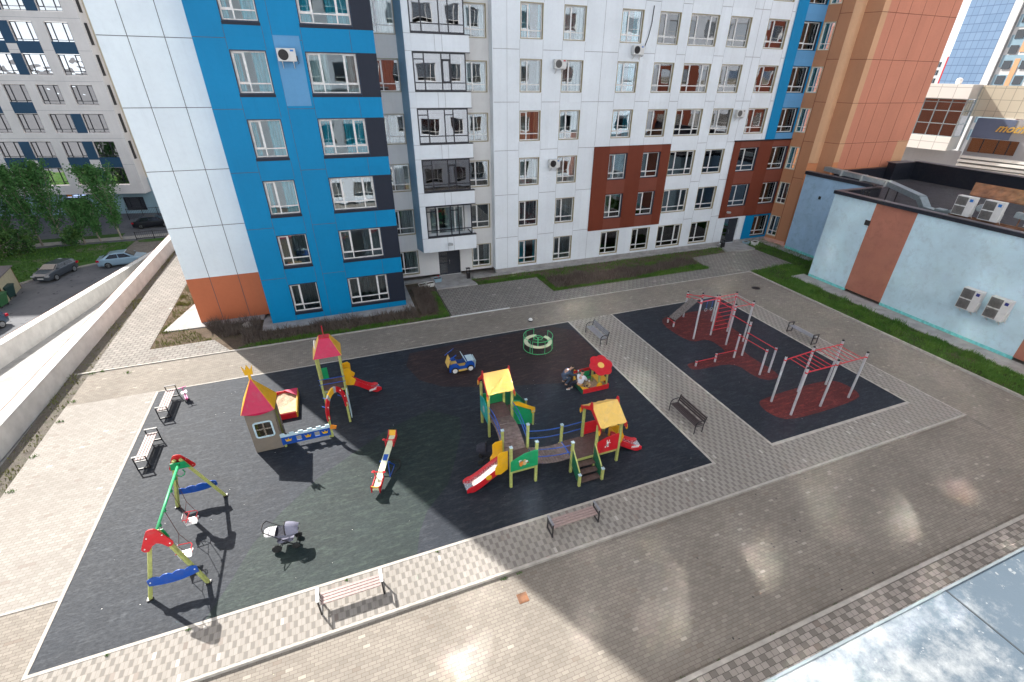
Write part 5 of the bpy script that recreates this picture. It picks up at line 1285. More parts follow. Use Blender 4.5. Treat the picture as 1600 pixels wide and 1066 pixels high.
b = MB(); b.lathe([(.01,0),(.07,.03),(.01,.08)], (.05,0,.42), 8); b.bar((.05,0,.24),(.05,0,.44),.015,.015); b.build('flower', M['red'], p_)
planter('grey tub at the right entrance beside the blue panels', 36.1, 33.4, 0, 0, M['steelblue'])
planter('long white crate beside the grey tub at the right entrance', 36.8, 33.0, 0, R(15), M['whitep'], 1.2)
b = MB(); b.lathe([(.02,0),(.28,.04),(.33,.14),(.2,.25),(.02,.28)], (0,0,0), 9); o = b.build('boulder', M['kerb'], loc=(-6.2,30.6,0)); tag(o, 'pale stone lying in the bed below the terracotta wall', 'stone')
# ================================================================ benches
BG = 'backless slatted benches with loop arms'
def bench_a(label, loc, rz, slat, arm=None, L=1.80):
    t = thing('park_bench', label, 'bench', loc, rz, BG)       # long axis = local x, centred
    D = .42; hs_, ha = .45, .62
    s0 = None
    for i in range(4):
        y = -D/2+.055+i*.103; b = MB(); b.box(-L/2+.05, y-.042, hs_-.03, L/2-.05, y+.042, hs_); b.build('slat', slat, t, bevel=.004)
    for s_ in (-1, 1):
        b = MB(); x = s_*L/2; w_ = .045
        for (p, q) in (((x,-D/2,0),(x,-D/2,ha)), ((x,D/2,0),(x,D/2,ha)), ((x,-D/2,.03),(x,D/2,.03)), ((x,-D/2,hs_-.055),(x,D/2,hs_-.055))): b.bar(p, q, w_, .03)
        b.build('leg_frame', M['black'], t)
        b = MB(); b.box(x-.04,-D/2-.02,ha,x+.04,D/2+.02,ha+.025); b.build('armrest', arm or M['black'], t)
    b = MB(); b.bar((-L/2,0,hs_-.06),(L/2,0,hs_-.06),.04,.04); b.bar((0,-D/2+.03,hs_-.045),(0,D/2-.03,hs_-.045),.04,.03); b.build('rail', M['black'], t)
    return t
bench_a('bench at the left path edge nearer the swing, in the sun', (-8.84,19.38,0), R(90), M['slat'])
bench_a('bench at the left rear corner of the playground with a pink scooter at its end', (-8.82,22.78,0), R(90), M['slat'])
bench_a('sunlit bench on the tiled path below the stroller, nearest bench to the camera', (-1.49,9.89,0), 0, M['slat'], M['whitep'])
bench_a('shaded bench on the tiled path at the front, right of the shadow edge', (5.99,9.93,0), 0, M['slat'], M['slat_grey'])
bench_a('bench by the sports area rear path, near the grass verge', (25.53,17.6,0), R(90), M['slat_grey'])
def bench_b(label, loc, rz, slat):
    t = thing('park_bench', label, 'bench', loc, rz, 'benches with backrest and curved arms'); L = 1.82   # faces -y
    for i in range(5): y = -.2+i*.09; b = MB(); b.box(-L/2+.03,y-.036,.42,L/2-.03,y+.036,.445); b.build('slat', slat, t, bevel=.004)
    for i in range(3): z = .56+i*.105; b = MB(); b.box(-L/2+.03,.22+i*.025,z-.045,L/2-.03,.245+i*.025,z+.045); b.build('back_slat', M['slat_dark'] if slat == M['slat_dark'] else slat, t, bevel=.004)
    for s_ in (-1, 1):
        x = s_*L/2; b = MB(); b.tube([(x,-.24,0),(x,-.24,.42),(x,-.22,.55),(x,-.14,.63),(x,0,.66),(x,.16,.66),(x,.26,.64)], .022, 8); b.tube([(x,.2,0),(x,.2,.42),(x,.3,.84)], .022, 8); b.tube([(x,-.24,.41),(x,.2,.41)], .018, 6); b.build('leg_frame', M['black'], t)
    return t
bench_b('dark bench with backrest on the middle tiled path, opposite the small slide', (13.53,13.37,0), R(-90), M['slat_dark'])
bench_b('grey bench with backrest on the middle tiled path near the carousel', (13.5,21.83,0), R(-90), M['slat_grey'])
# scooter by the bench
t = thing('kick_scooter', 'pink toy scooter standing at the end of the rear left bench', 'scooter', (-8.2,23.2,0), R(-70))
b = MB(); b.bar((-.3,0,.1),(.15,0,.1),.12,.03); b.build('deck', M['pink'], t); b = MB(); b.bar((.2,0,.1),(.05,0,.72),.035,.035); b.bar((.05,-.17,.72),(.05,.17,.72),.03,.03); b.build('handlebar', M['pink'], t)
b = MB(); b.poly([(-.12,-.12,.3),(.12,-.12,.3),(.14,.12,.34),(-.1,.12,.34)],(0,0,.12)); b.build('seat', M['whitep'], t)
for x, y in ((.22,.09),(.22,-.09),(-.3,0)): b = MB(); b.lathe([(.055,-.02),(.06,0),(.055,.02)], (x,y,.06), 10, axis='y'); b.build('wheel', M['rubber'], t)
# ================================================================ swing
t = thing('swing_set', 'double swing with red top plates, blue scalloped braces and two toddler seats', 'swing', (-6.41,13.9,0))
def sl(x, y, z): return (x+6.41, y-13.9, z)
ends = [(12.0, 12.28, -1), (15.77, 15.38, 1)]
for yb, yt, sg in ends:
    for xb, xt in ((-7.18,-6.50),(-5.64,-6.32)):
        b = MB(); b.bar(sl(xb,yb,0), sl(xt,yt,2.40), .10, .10); b.build('leg', M['post'], t, bevel=.008)
        b = MB(); b.box(*[q-.07 if i < 2 else 0 for i, q in enumerate(sl(xb,yb,0))], *[q+.07 if i < 2 else .05 for i, q in enumerate(sl(xb,yb,0))]); b.build('foot', M['black'], t)
    # red plate: rounded triangle outside the frame
    def pl_(x, z): 
        f = z/2.4; return Vector(sl(x, yb+(yt-yb)*f+sg*.075, z))
    P = []
    for cx, cz, r, a0, a1 in ((-6.41,2.40,.17,20,160),(-6.68,1.95,.12,160,290),(-6.41,2.05,.0,0,0),(-6.14,1.95,.12,-110,20)):
        if r == 0: P += [(-6.52,2.0),(-6.41,2.06),(-6.30,2.0)]; continue
        for k in range(7): a = R(a0+(a1-a0)*k/6); P.append((cx+r*math.cos(a), cz+r*math.sin(a)))
    b = MB(); b.poly([pl_(x, z) for x, z in P], (0, sg*.03, 0)); b.build('top_plate', M['red'], t)
    b = MB(); b.poly([Vector(sl(x, yb+(yt-yb)*z/2.4-sg*.07, z)) for x, z in ((-6.62,2.34),(-6.2,2.34),(-6.12,2.02),(-6.7,2.02))], (0,-sg*.02,0)); b.build('inner_plate', M['green'], t)
    # scalloped brace
    def pb(x, z): f = z/2.4; return Vector(sl(x, yb+(yt-yb)*f+sg*.075, z))
    P = []
    n = 24
    for k in range(n+1): u = k/n; P.append((-7.02+1.30*u, .60-.10*math.sin(PI*u)+.04*u))
    for k in range(4*6+1): u = 1-k/24; P.append((-7.02+1.30*u, .80+.07*abs(math.sin(PI*u*4))+.06*u))
    b = MB(); b.poly([pb(x, z) for x, z in P], (0, sg*.028, 0)); b.build('brace', M['pblue'], t)
    b = MB()
    for x, z in ((-6.58,2.3),(-6.2,2.3),(-6.72,1.95),(-6.1,1.95),(-6.95,.72),(-5.8,.78)): q = pb(x, z); b.lathe([(.02,0),(.02,sg*.045)], tuple(q), 8, axis='y')
    b.build('bolt', M['whitep'], t)
    b = MB(); b.tube([sl(-6.41,yt,2.12)]+[sl(-6.41+.13*math.sin(a), yt-sg*(.15+.05*math.cos(a)), 1.95-.12*math.cos(a)) for a in (R(-90),R(-45),0,R(45),R(90))]+[sl(-6.3,yt-sg*.2,2.1)], .018, 6); b.build('loop', M['green'], t)
b = MB(); b.tube([sl(-6.41,12.3,2.24), sl(-6.41,15.36,2.24)], .042, 10); b.build('beam', M['mint'], t, smooth=True)
def seat(yc, x0, sw, kind):
    hy = [yc-.29, yc+.29]
    for y in hy: b = MB(); b.box(*sl(-6.45,y-.03,2.13), *sl(-6.37,y+.03,2.21)); b.build('hanger', M['green'], t)
    o = None; b = MB(); z0 = .42; x = x0
    b.box(*sl(x-.16,yc-.17,z0), *sl(x+.16,yc+.17,z0+.04)); b.poly([Vector(sl(x-.17,yc-.16,z0+.04)),Vector(sl(x-.17,yc+.16,z0+.04)),Vector(sl(x-.21,yc+.15,z0+.36)),Vector(sl(x-.21,yc-.15,z0+.36))],(.02,0,0))
    o = b.build('swing_seat', M['whitep'], t, bevel=.012)
    b = MB(); b.tube([sl(x-.2,yc-.19,z0+.3),sl(x+.14,yc-.19,z0+.27),sl(x+.2,yc-.1,z0+.27),sl(x+.2,yc+.1,z0+.27),sl(x+.14,yc+.19,z0+.27),sl(x-.2,yc+.19,z0+.3)], .014, 6)
    b.tube([sl(x+.19,yc,z0+.27), sl(x+.15,yc,z0)], .012, 6); b.build('guard_bar', M['red'], o)
    if kind:
        b = MB()
        for k in range(8): a = k*PI/4; b.tube([sl(x-.1,yc,z0+.2), sl(x-.1+.2*math.cos(a)*.5,yc+.2*math.sin(a),z0+.2+.16*math.cos(a))], .012, 5)
        b.build('safety_cage', M['red'], o)
    for y, s_ in zip(hy, (-1, 1)):
        b = MB()
        for dx in (-.17, .12): b.tube([sl(-6.41,y,2.14), sl(-6.41+(x+6.41)*.6, y-(s_*.06), 1.15), sl(x+dx, yc+s_*.18, z0+.3)], .009, 5)
        b.build('chain', M['chain'], t)
seat(13.0, -6.28, 0, 0); seat(14.42, -6.36, 0, 1)
# ================================================================ castle playhouse
t = thing('playhouse', 'stone coloured playhouse with a tall crimson and yellow pointed roof and white framed window', 'playhouse', (-4.22,18.4,0))
def cl(x, y, z): return (x+4.22, y-18.4, z)
xa, xb, ya, yb_ = -4.73, -3.70, 17.88, 18.90; ht = 2.02
b = wall_sheet(cl(xa,0,0)[0], cl(xb,0,0)[0], 0.03, ht, ya-18.4, [(cl(-4.52,0,0)[0], .80, cl(-4.23,0,0)[0], 1.12), (cl(-4.17,0,0)[0], .80, cl(-3.90,0,0)[0], 1.12), (cl(-4.52,0,0)[0], 1.18, cl(-4.23,0,0)[0], 1.48), (cl(-4.17,0,0)[0], 1.18, cl(-3.90,0,0)[0], 1.48)], .03)
b.add([cl(xa,ya+.03,.03), cl(xb,ya+.03,.03), cl(xb,ya+.03,.78), cl(xa,ya+.03,.78)], [(0,1,2,3)]); b.add([cl(xa,ya+.03,1.5), cl(xb,ya+.03,1.5), cl(xb,ya+.03,ht), cl(xa,ya+.03,ht)], [(0,1,2,3)])
b.build('front_panel', M['boardtan'], t)
b = MB(); b.box(*cl(xa-.02,ya+.04,.03), *cl(xa+.005,yb_,ht)); b.build('side_panel', M['boardtan'], t)
b = MB(); b.box(*cl(xa,yb_-.03,.03), *cl(xb,yb_,ht)); b.build('rear_panel', M['boardtan'], t)
b = MB(); b.box(*cl(xb-.005,ya+.04,.03), *cl(xb+.02,ya+.30,ht)); b.box(*cl(xb-.005,yb_-.26,.03), *cl(xb+.02,yb_,ht)); b.box(*cl(xb-.005,ya+.3,1.75), *cl(xb+.02,yb_-.26,ht)); b.build('side_panel', M['boardtan'], t)
for x, y in ((xa+.06,ya+.1),(xb-.06,ya+.1),(xa+.06,yb_-.1),(xb-.06,yb_-.1)): b = MB(); b.bar(cl(x,y,0), cl(x,y,ht), .09, .09); b.build('corner_post', M['post'], t)
b = MB()
def rr_ring(x0, z0, x1, z1, w_, r, y, th):
    o_, i_ = [], []
    for (cx, cz, a0) in ((x1-r,z1-r,0),(x0+r,z1-r,90),(x0+r,z0+r,180),(x1-r,z0+r,270)):
        for k in range(5): a = R(a0+k*22.5); o_.append((cx+r*math.cos(a), cz+r*math.sin(a))); i_.append((cx+(r-w_)*math.cos(a), cz+(r-w_)*math.sin(a)))
    n = len(o_); vs = [(x,y,z) for x,z in o_]+[(x,y,z) for x,z in i_]+[(x,y+th,z) for x,z in o_]+[(x,y+th,z) for x,z in i_]; fs = []
    for k in range(n): j = (k+1)%n; fs += [(k,j,n+j,n+k),(2*n+k,3*n+k,3*n+j,2*n+j),(k,2*n+k,2*n+j,j),(n+k,n+j,3*n+j,3*n+k)]
    return vs, fs
vs, fs = rr_ring(cl(-4.57,0,0)[0], .74, cl(-3.85,0,0)[0], 1.54, .065, .12, ya-18.4-.03, .03); b.add(vs, fs); b.build('window_frame', M['paleblue'], t)
# steep pyramid roof: front crimson, right yellow
ap = Vector(cl(-4.22,18.38,3.30)); e0 = [Vector(cl(x,y,z)) for x, y, z in ((-4.80,17.80,2.06),(-3.62,17.80,2.06),(-3.60,18.98,2.06),(-4.82,18.98,2.06))]
def tri_panel(nm, a, c, mt, sag=True):
    b = MB(); n = 10; P = [ap]
    for k in range(n+1): u = k/n; q = a.lerp(c, u); P.append(q+Vector((0,0,-.13*math.sin(PI*u) if sag else 0)))
    nrm = (a-ap).cross(c-ap).normalized()*.025; b.poly(P, nrm); return b.build(nm, mt, t)
tri_panel('roof_panel', e0[0], e0[1], M['crimson']); tri_panel('roof_panel', e0[1], e0[2], M['yellow'], False); tri_panel('roof_panel', e0[2], e0[3], M['crimson']); tri_panel('roof_panel', e0[3], e0[0], M['yellow'], False)
b = MB()
for q in e0: b.bar(q, ap, .035, .035)
b.build('roof_edging', M['orange'], t)
b = MB(); b.bar(ap-Vector((0,0,.1)), ap+Vector((0,0,.25)), .09, .04); 
b.poly([ap+Vector(p) for p in ((-.14,-.015,.2),(.14,-.015,.2),(.19,-.015,.62),(.09,-.015,.42),(.0,-.015,.66),(-.09,-.015,.42),(-.19,-.015,.62))], (0,.03,0)); b.build('crown_finial', M['yellow'], t)
# ================================================================ castle fence with battlements
t = thing('castle_fence_panel', 'low blue fence panel with golden crowns and pale battlements beside the playhouse', 'fence', (-2.73,17.87,0))
b = wall_sheet(-.99, .93, .14, .56, 0, [(-.42,.24,-.22,.47),(.30,.24,.50,.47)], .025); b.add([(-.99,.025,.14),(.93,.025,.14),(.93,.025,.23),(-.99,.025,.23)], [(0,1,2,3)]); b.add([(-.99,.025,.48),(.93,.025,.48),(.93,.025,.56),(-.99,.025,.56)], [(0,1,2,3)])
b.build('blue_board', M['pblue'], t)
b = MB(); P = [(-1.0,.54)]+[(.95,.54)]; top = []
n = 11
for k in range(n):
    x1_ = .95-1.95*k/n; x0_ = .95-1.95*(k+1)/n; z = .72 if k % 2 == 0 else .64; top += [(x1_, z), (x0_, z)]
b.poly([(x,-.012,z) for x, z in P+top], (0,.05,0)); b.build('battlement', M['paleblue'], t)
for cx in (-.72, .04, .72):
    b = MB(); b.poly([(cx+x,-.03,.30+z) for x, z in ((-.09,0),(.09,0),(.13,.14),(.05,.07),(0,.17),(-.05,.07),(-.13,.14))], (0,.015,0)); b.build('crown_emblem', M['yellow'], t)
for x in (-.9, .88): b = MB(); b.bar((x,.07,0),(x,.07,.6),.08,.08); b.build('post', M['post'], t)
# ================================================================ tower with slide and arch climber
t = thing('play_tower', 'small play tower with crimson and yellow roof and a short red slide, in the shade', 'play tower', (-1.42,20.45,0))
def tl(x, y, z): return (x+1.42, y-20.45, z)
for x, y in ((-1.90,19.98),(-.93,19.98),(-1.90,20.93),(-.93,20.93)): b = MB(); b.bar(tl(x,y,0), tl(x,y,2.88), .09, .09); b.build('post', M['post'], t, bevel=.008)
b = MB(); b.box(*tl(-1.9,19.98,1.08), *tl(-.93,20.93,1.12)); b.build('deck', M['ply'], t)
for y in (19.95, 20.96): b = MB(); b.bar(tl(-1.95,y,1.02), tl(-.88,y,1.02), .04, .1); b.build('beam', M['post'], t)
for z in (1.45, 1.72): b = MB(); b.tube([tl(-2.0,19.93,z), tl(-.86,19.93,z)], .018, 6); b.build('rail', M['pblue'], t)
for z in (1.35, 1.62): b = MB(); b.tube([tl(-1.95,19.9,z), tl(-1.95,21.0,z)], .018, 6); b.build('rail', M['pblue'], t)
b = MB(); b.box(*tl(-1.86,20.9,1.12), *tl(-1.60,20.93,1.75)); b.build('rear_panel', M['green'], t)
er = [Vector(tl(x,y,z)) for x, y, z in ((-1.98,19.88,2.84),(-.82,19.88,2.84),(-.82,21.03,2.84),(-1.98,21.03,2.84))]; tr_ = [Vector(tl(x,y,z)) for x, y, z in ((-1.62,20.28,3.6),(-1.18,20.28,3.6),(-1.18,20.63,3.6),(-1.62,20.63,3.6))]
for k, mt in ((0,'crimson'),(1,'yellow'),(2,'crimson'),(3,'paleyellow')):
    j = (k+1)%4; nr = (er[k]-tr_[k]).cross(er[j]-tr_[k]).normalized()*.02; b = MB(); b.poly([er[k], er[j], tr_[j], tr_[k]], nr); b.build('roof_panel', M[mt], t)
b = MB(); b.poly([v+Vector((0,0,.001)) for v in tr_], (0,0,.03)); b.bar(tl(-1.4,20.45,3.6), tl(-1.4,20.45,4.15), .035, .035); b.build('roof_top', M['red'], t)
q0 = er[3].lerp(er[0], .3).lerp(tr_[0], .25)
b = MB(); c_ = (er[3]+er[0]+tr_[3]+tr_[0])/4 + Vector((-.03,0,.02)); b.tube([c_+Vector((.05*math.cos(a)*.5,.18*math.cos(a),.24*math.sin(a))) for a in [2*PI*k/12 for k in range(12)]], .03, 5, closed=True); b.build('roof_emblem', M['whitep'], t)
def slide(parent, a, c, w_, drop, sidem, bedm, mouth=.35, hgt=.16):
    """chute from a (top) to c (foot); both centre-line points in local coordinates"""
    a, c = Vector(a), Vector(c); d = Vector((c.x-a.x, c.y-a.y, 0)); L = d.length; d.normalize(); sd = Vector((-d.y, d.x, 0)); n = 16; pts = []
    for k in range(n+1):
        u = k/n; s_ = u
        f = (1-math.cos(min(1, max(0, (s_-.02)/.80))*PI))/2
        z = a.z+(c.z-a.z)*(.35*f+.65*min(1, s_/.82)); pts.append(a+d*(L*s_)+Vector((0,0,z-a.z)))
    bed = MB(); 
    for s_ in (-1, 1):
        b = MB(); P = [p+sd*(s_*w_/2) for p in pts]
        low = [p+Vector((0,0,-.14 if i < n-1 else -.10)) for i, p in enumerate(P)]; up = [p+Vector((0,0,hgt*(1 if i < n-1 else .75 if i == n-1 else .3))) for i, p in enumerate(P)]
        b.poly(low+up[::-1], sd*(s_*.045)); b.build('slide_side', sidem, parent, bevel=.012)
    vs = []
    for p in pts: vs += [p+sd*(w_/2), p-sd*(w_/2)]
    bed.add(vs, [(2*i,2*i+1,2*i+3,2*i+2) for i in range(n)]); bed.add([v-Vector((0,0,.02)) for v in vs], [(2*i,2*i+2,2*i+3,2*i+1) for i in range(n)])
    bed.build('slide_bed', bedm, parent)
    return pts, sd
slide(t, tl(-.80,20.52,1.10), tl(.62,20.95,.16), .42, 0, M['red'], M['steel'])
for y in (20.22, 20.80): b = MB(); b.poly([Vector(tl(-.90,y,1.02)), Vector(tl(-.55,y+.1,.88)), Vector(tl(-.42,y+.14,1.15)), Vector(tl(-.58,y+.1,1.35)), Vector(tl(-.56,y+.1,1.75)), Vector(tl(-.66,y+.08,1.88)), Vector(tl(-.90,y,1.88))], (0,.03,0)); b.build('slide_guard', M['yellow'], t)
b = MB(); b.poly([Vector(tl(-.92,20.2,1.45)), Vector(tl(-.92,20.85,1.45)), Vector(tl(-.92,20.85,1.85)), Vector(tl(-.92,20.2,1.85))], (.03,0,0)); b.build('slide_guard', M['yellow'], t)
text('START', .12, M['whitep'], t, tl(.27,20.53,.28), (R(90), 0, R(17)), .008, name='slide_lettering', bold=.012)
# arch climber
t = thing('arch_climber', 'rainbow shaped climbing arch of red and yellow segments in front of the play tower', 'climbing arch', (-1.36,18.3,0))
A0, A1 = Vector((-1.755+1.36, 17.92-18.3, 0)), Vector((-.97+1.36, 18.72-18.3, 0))
for q in (A0, A1): b = MB(); b.bar(q, q+Vector((0,0,1.12)), .09, .09); b.build('post', M['post'], t)
dirv = (A1-A0)*.5; mid = (A0+A1)*.5
def ar(a, r=1.0): return mid - dirv*math.cos(a)*r + Vector((0,0,1.02+1.08*math.sin(a)*r*1.0))
for (a0, a1, mt) in ((-.12,.85,'red'),(.85,1.02,'greyp'),(1.02,1.55,'yellow'),(1.55,1.78,'greyp'),(1.78,3.26,'red')):
    o_ = [ar(a0+(a1-a0)*k/8, 1.13) for k in range(9)]; i_ = [ar(a0+(a1-a0)*k/8, .87) for k in range(9)]
    b = MB(); nn = Vector((dirv.y, -dirv.x, 0)).normalized()*.035; b.poly([p+nn for p in o_+i_[::-1]], -nn*2); b.build('arch_segment', M[mt], t)
for k in range(6): a = .45+k*.45; b = MB(); p = ar(a, .93); nn = Vector((dirv.y, -dirv.x, 0)).normalized(); b.tube([p, p-nn*.32], .018, 6); b.build('rung', M['pblue'], t)
b = MB()
for q in (ar(.0,1.0), ar(.5,1.0), ar(2.7,1.0), ar(3.1,1.0), ar(2.2,1.0)): nn = Vector((dirv.y, -dirv.x, 0)).normalized()*.05; b.bar(q+nn-Vector((0,0,.02)), q+nn+Vector((0,0,.02)), .035, .035)
b.build('bolt', M['whitep'], t)
b = MB(); q = A1+Vector((.09,.05,0)); b.poly([q+Vector((0,0,.15)), q+Vector((.02,.35,.25)), q+Vector((0,.38,1.55)), q+Vector((-.02,.05,1.35))], (.03,0,0)); b.build('side_board', M['paleblue'], t)
b = MB(); b.poly([Vector((-1.80+1.36,17.80-18.3,.50)),Vector((-1.55+1.36,17.80-18.3,.46)),Vector((-1.50+1.36,17.80-18.3,.60)),Vector((-1.72+1.36,17.80-18.3,.72))],(0,.03,0)); b.build('end_ornament', M['orange'], t)
# ================================================================ open red sandbox behind the playhouse
t = thing('sandbox', 'open red and yellow sandbox with pale corner seats behind the playhouse', 'sandbox', (-3.7,20.9,0))
b = MB(); b.box(-.50,-1.0,0,.48,-.96,.30); b.build('side_board', M['red'], t); b = MB(); b.box(-.50,.96,0,.48,1.0,.30); b.build('side_board', M['red'], t)
b = MB(); b.box(-.52,-.96,0,-.48,.96,.30); b.build('side_board', M['red'], t); b = MB(); b.box(.48,-1.0,0,.52,1.0,.30); b.build('side_board', M['yellow'], t)
b = MB(); b.poly([(.48,-.96,.30),(.48,.1,.30),(-.48,-.96,.30)],(0,0,.03)); b.build('corner_seat', M['sand2'], t); b = MB(); b.poly([(.5,1.0,.30),(-.1,1.0,.30),(.5,.35,.30)],(0,0,.03)); b.build('corner_seat', M['crimson'], t)
b = MB(); g_ = 14; rs = random.Random(2); vs = [(-.48+.96*i/g_, -.96+1.92*j/g_, .14+.05*rs.random()+.04*math.sin(i*.9)*math.cos(j*.7)) for i in range(g_+1) for j in range(g_+1)]
sandfs = [(i*(g_+1)+j, (i+1)*(g_+1)+j, (i+1)*(g_+1)+j+1, i*(g_+1)+j+1) for i in range(g_) for j in range(g_)]
b.add(vs, sandfs); b.build('sand', M['sand'], t, smooth=True)
# ================================================================ seesaw
t = thing('seesaw', 'seesaw with cream plank, red ends and blue stand, near end down', 'seesaw', (.16,14.98,0))
dv = Vector((1.02, 2.42, 0)).normalized(); sdv = Vector((-dv.y, dv.x, 0)); Ls = 1.33; tilt = .165
def ss(s_, w_, z): return dv*s_ + sdv*w_ + Vector((0,0,.52+tilt*s_+z))
b = MB(); b.add([ss(-Ls,-.12,0), ss(-Ls,.12,0), ss(Ls,.12,0), ss(Ls,-.12,0), ss(-Ls,-.12,.045), ss(-Ls,.12,.045), ss(Ls,.12,.045), ss(Ls,-.12,.045)], [(0,3,2,1),(4,5,6,7),(0,1,5,4),(1,2,6,5),(2,3,7,6),(3,0,4,7)]); b.build('plank', M['paleyellow'] if False else M['seatcream'], t)
b = MB(); b.poly([ss(-.02,-.09,.047), ss(-.02,.09,.047), ss(.28,.09,.047), ss(.28,-.09,.047)], (0,0,.006)); b.build('centre_sticker', M['pblue'], t)
for e in (-1, 1):
    for w_ in (-.14, .14):
        b = MB(); b.poly([ss(e*Ls*1.02,w_,-.1), ss(e*Ls*.55,w_,-.04), ss(e*Ls*.55,w_,.09), ss(e*Ls*.9,w_,.10), ss(e*Ls*1.02,w_,.24)], sdv*(.03*(1 if w_ > 0 else -1))); b.build('side_guard', M['red'], t)
    b = MB(); b.poly([ss(e*Ls*.93,-.13,.05), ss(e*Ls*.93,.13,.05), ss(e*Ls*1.01,.13,.22), ss(e*Ls*1.01,-.13,.22)], dv*(.03*e)); b.build('end_rest', M['yellow'], t)
    b = MB(); p = ss(e*Ls*.58, 0, .045); b.tube([p-sdv*.17, p+Vector((0,0,.02))-sdv*.16, p+Vector((0,0,.27))-sdv*.16], .02, 6); b.tube([p+sdv*.16, p+Vector((0,0,.27))+sdv*.16], .02, 6); b.tube([p+Vector((0,0,.25))-sdv*.24, p+Vector((0,0,.25))+sdv*.24], .022, 6)
    b.lathe([(.01,-.03),(.07,0),(.01,.03)], tuple(p+Vector((0,0,.26))+sdv*.2), 8); b.lathe([(.01,-.03),(.07,0),(.01,.03)], tuple(p+Vector((0,0,.26))-sdv*.2), 8); b.build('handle', M['red'], t)
b = MB()
for w_ in (-.2, .2):
    for s_ in (-.3, .3): b.tube([ss(0,w_*.6,-.03), dv*s_*1.1+sdv*w_*1.2+Vector((0,0,0))], .025, 6)
b.tube([dv*-.33-sdv*.24, dv*.33-sdv*.24], .022, 6); b.tube([dv*-.33+sdv*.24, dv*.33+sdv*.24], .022, 6); b.tube([ss(0,-.2,-.03), ss(0,.2,-.03)], .03, 6); b.build('stand', M['pblue'], t)
b = MB(); b.tube([ss(.1,-.1,-.05), dv*.5-sdv*.42+Vector((0,0,.12)), dv*.2-sdv*.5+Vector((0,0,.05)), dv*-.35-sdv*.3+Vector((0,0,.1))], .025, 6); b.build('damping_tyre', M['rubber'], t)
# ================================================================ carousel
t = thing('carousel', 'small mint green roundabout with a cream ring seat', 'carousel', (9.72,22.0,0))
b = MB(); b.lathe([(.82,0),(.84,.04),(.80,.055),(.2,.06),(.01,.06)], n=30); b.build('base_plate', M['rub_brown'], t)
b = MB(); b.tube([(.84*math.cos(a),.84*math.sin(a),.03) for a in [2*PI*k/36 for k in range(36)]], .016, 5, closed=True); b.build('base_ring', M['mint'], t)
b = MB(); a0, a1 = R(75), R(395)
n = 40; vs = []
for k in range(n+1): a = a0+(a1-a0)*k/n; vs += [(.60*math.cos(a),.60*math.sin(a),.45),(.82*math.cos(a),.82*math.sin(a),.45),(.60*math.cos(a),.60*math.sin(a),.41),(.82*math.cos(a),.82*math.sin(a),.41)]
b.add(vs, [f for k in range(n) for f in ((4*k,4*k+1,4*k+5,4*k+4),(4*k+2,4*k+6,4*k+7,4*k+3),(4*k+1,4*k+3,4*k+7,4*k+5),(4*k,4*k+4,4*k+6,4*k+2))]); b.build('ring_seat', M['seatcream'], t)
for s0, s1 in ((R(85), R(215)), (R(225), R(385))):
    b = MB(); b.tube([(.84*math.cos(s0+(s1-s0)*k/16),.84*math.sin(s0+(s1-s0)*k/16),.82) for k in range(17)], .018, 6)
    for k in (0, 5, 10, 16): a = s0+(s1-s0)*k/16; b.tube([(.84*math.cos(a),.84*math.sin(a),.04),(.84*math.cos(a),.84*math.sin(a),.82)], .016, 6)
    b.build('guard_rail', M['mint'], t)
b = MB(); b.tube([(0,0,.05),(0,0,.66)], .035, 8); b.build('centre_pole', M['mint'], t)
b = MB(); b.tube([(.26*math.cos(a),.26*math.sin(a),.66) for a in [2*PI*k/20 for k in range(20)]], .02, 6, closed=True)
for k in range(3): a = k*2*PI/3; b.tube([(0,0,.66),(.26*math.cos(a),.26*math.sin(a),.66)], .014, 5)
b.build('hand_wheel', M['mint'], t)
# ================================================================ toy car climber
t = thing('wooden_toy_car', 'blue and yellow wooden play car with white wheels', 'toy car', (4.92,21.3,0), R(0))
for y in (-.36, .30):
    b = MB(); P = [(-.70,.12),(-.70,.42),(-.58,.60),(-.30,.62),(-.16,.42),(.12,.40),(.28,.62),(.52,.62),(.66,.45),(.68,.12)]; b.poly([(x,y,z) for x, z in P], (0,.03,0)); b.build('side_board', M['pblue'], t)
for x in (-.42, .43):
    for y in (-.42, .36):
        b = MB(); b.lathe([(.20,-.0),(.20,.04)], (x,y,.2), 20, axis='y'); o = b.build('wheel', M['black'], t); b = MB(); b.lathe([(.13,-.008),(.13,.046)], (x,y,.2), 16, axis='y'); b.build('hub_disc', M['whitep'], o)
b = MB(); b.poly([(-.78,-.33,.42),(-.78,.30,.42),(-.62,.30,.86),(-.62,-.33,.86)], (.03,0,0)); b.build('seat_back', M['paleyellow'], t)
b = MB(); b.box(-.55,-.33,.36,-.2,.3,.40); b.build('seat', M['paleyellow'], t); b = MB(); b.box(-.25,-.42,.14,.30,-.34,.22); b.build('running_board', M['paleyellow'], t)
b = MB(); b.box(-.3,-.3,.15,.3,.28,.19); b.build('floor', M['paleyellow'], t)
b = MB(); b.poly([(.22,-.34,.58),(.22,.31,.58),(.05,.31,.92),(.05,-.34,.92)], (.03,0,0)); b.build('windscreen_board', M['paleblue'], t)
b = MB(); b.box(.30,-.33,.60,.66,.30,.63); b.poly([(.66,-.36,.2),(.66,.33,.2),(.72,.33,.6),(.72,-.36,.6)], (.03,0,0)); b.build('bonnet', M['paleblue'], t)
b = MB(); b.poly([(-.66,-.4,.9),(-.66,-.33,.9),(-.30,-.33,1.12),(-.30,-.4,1.12)], (0,0,.03)); b.poly([(-.80,.2,.88),(-.60,.4,.88),(-.25,.4,1.10),(-.42,.2,1.10)], (0,0,.04)); b.build('roof_board', M['pblue'], t)
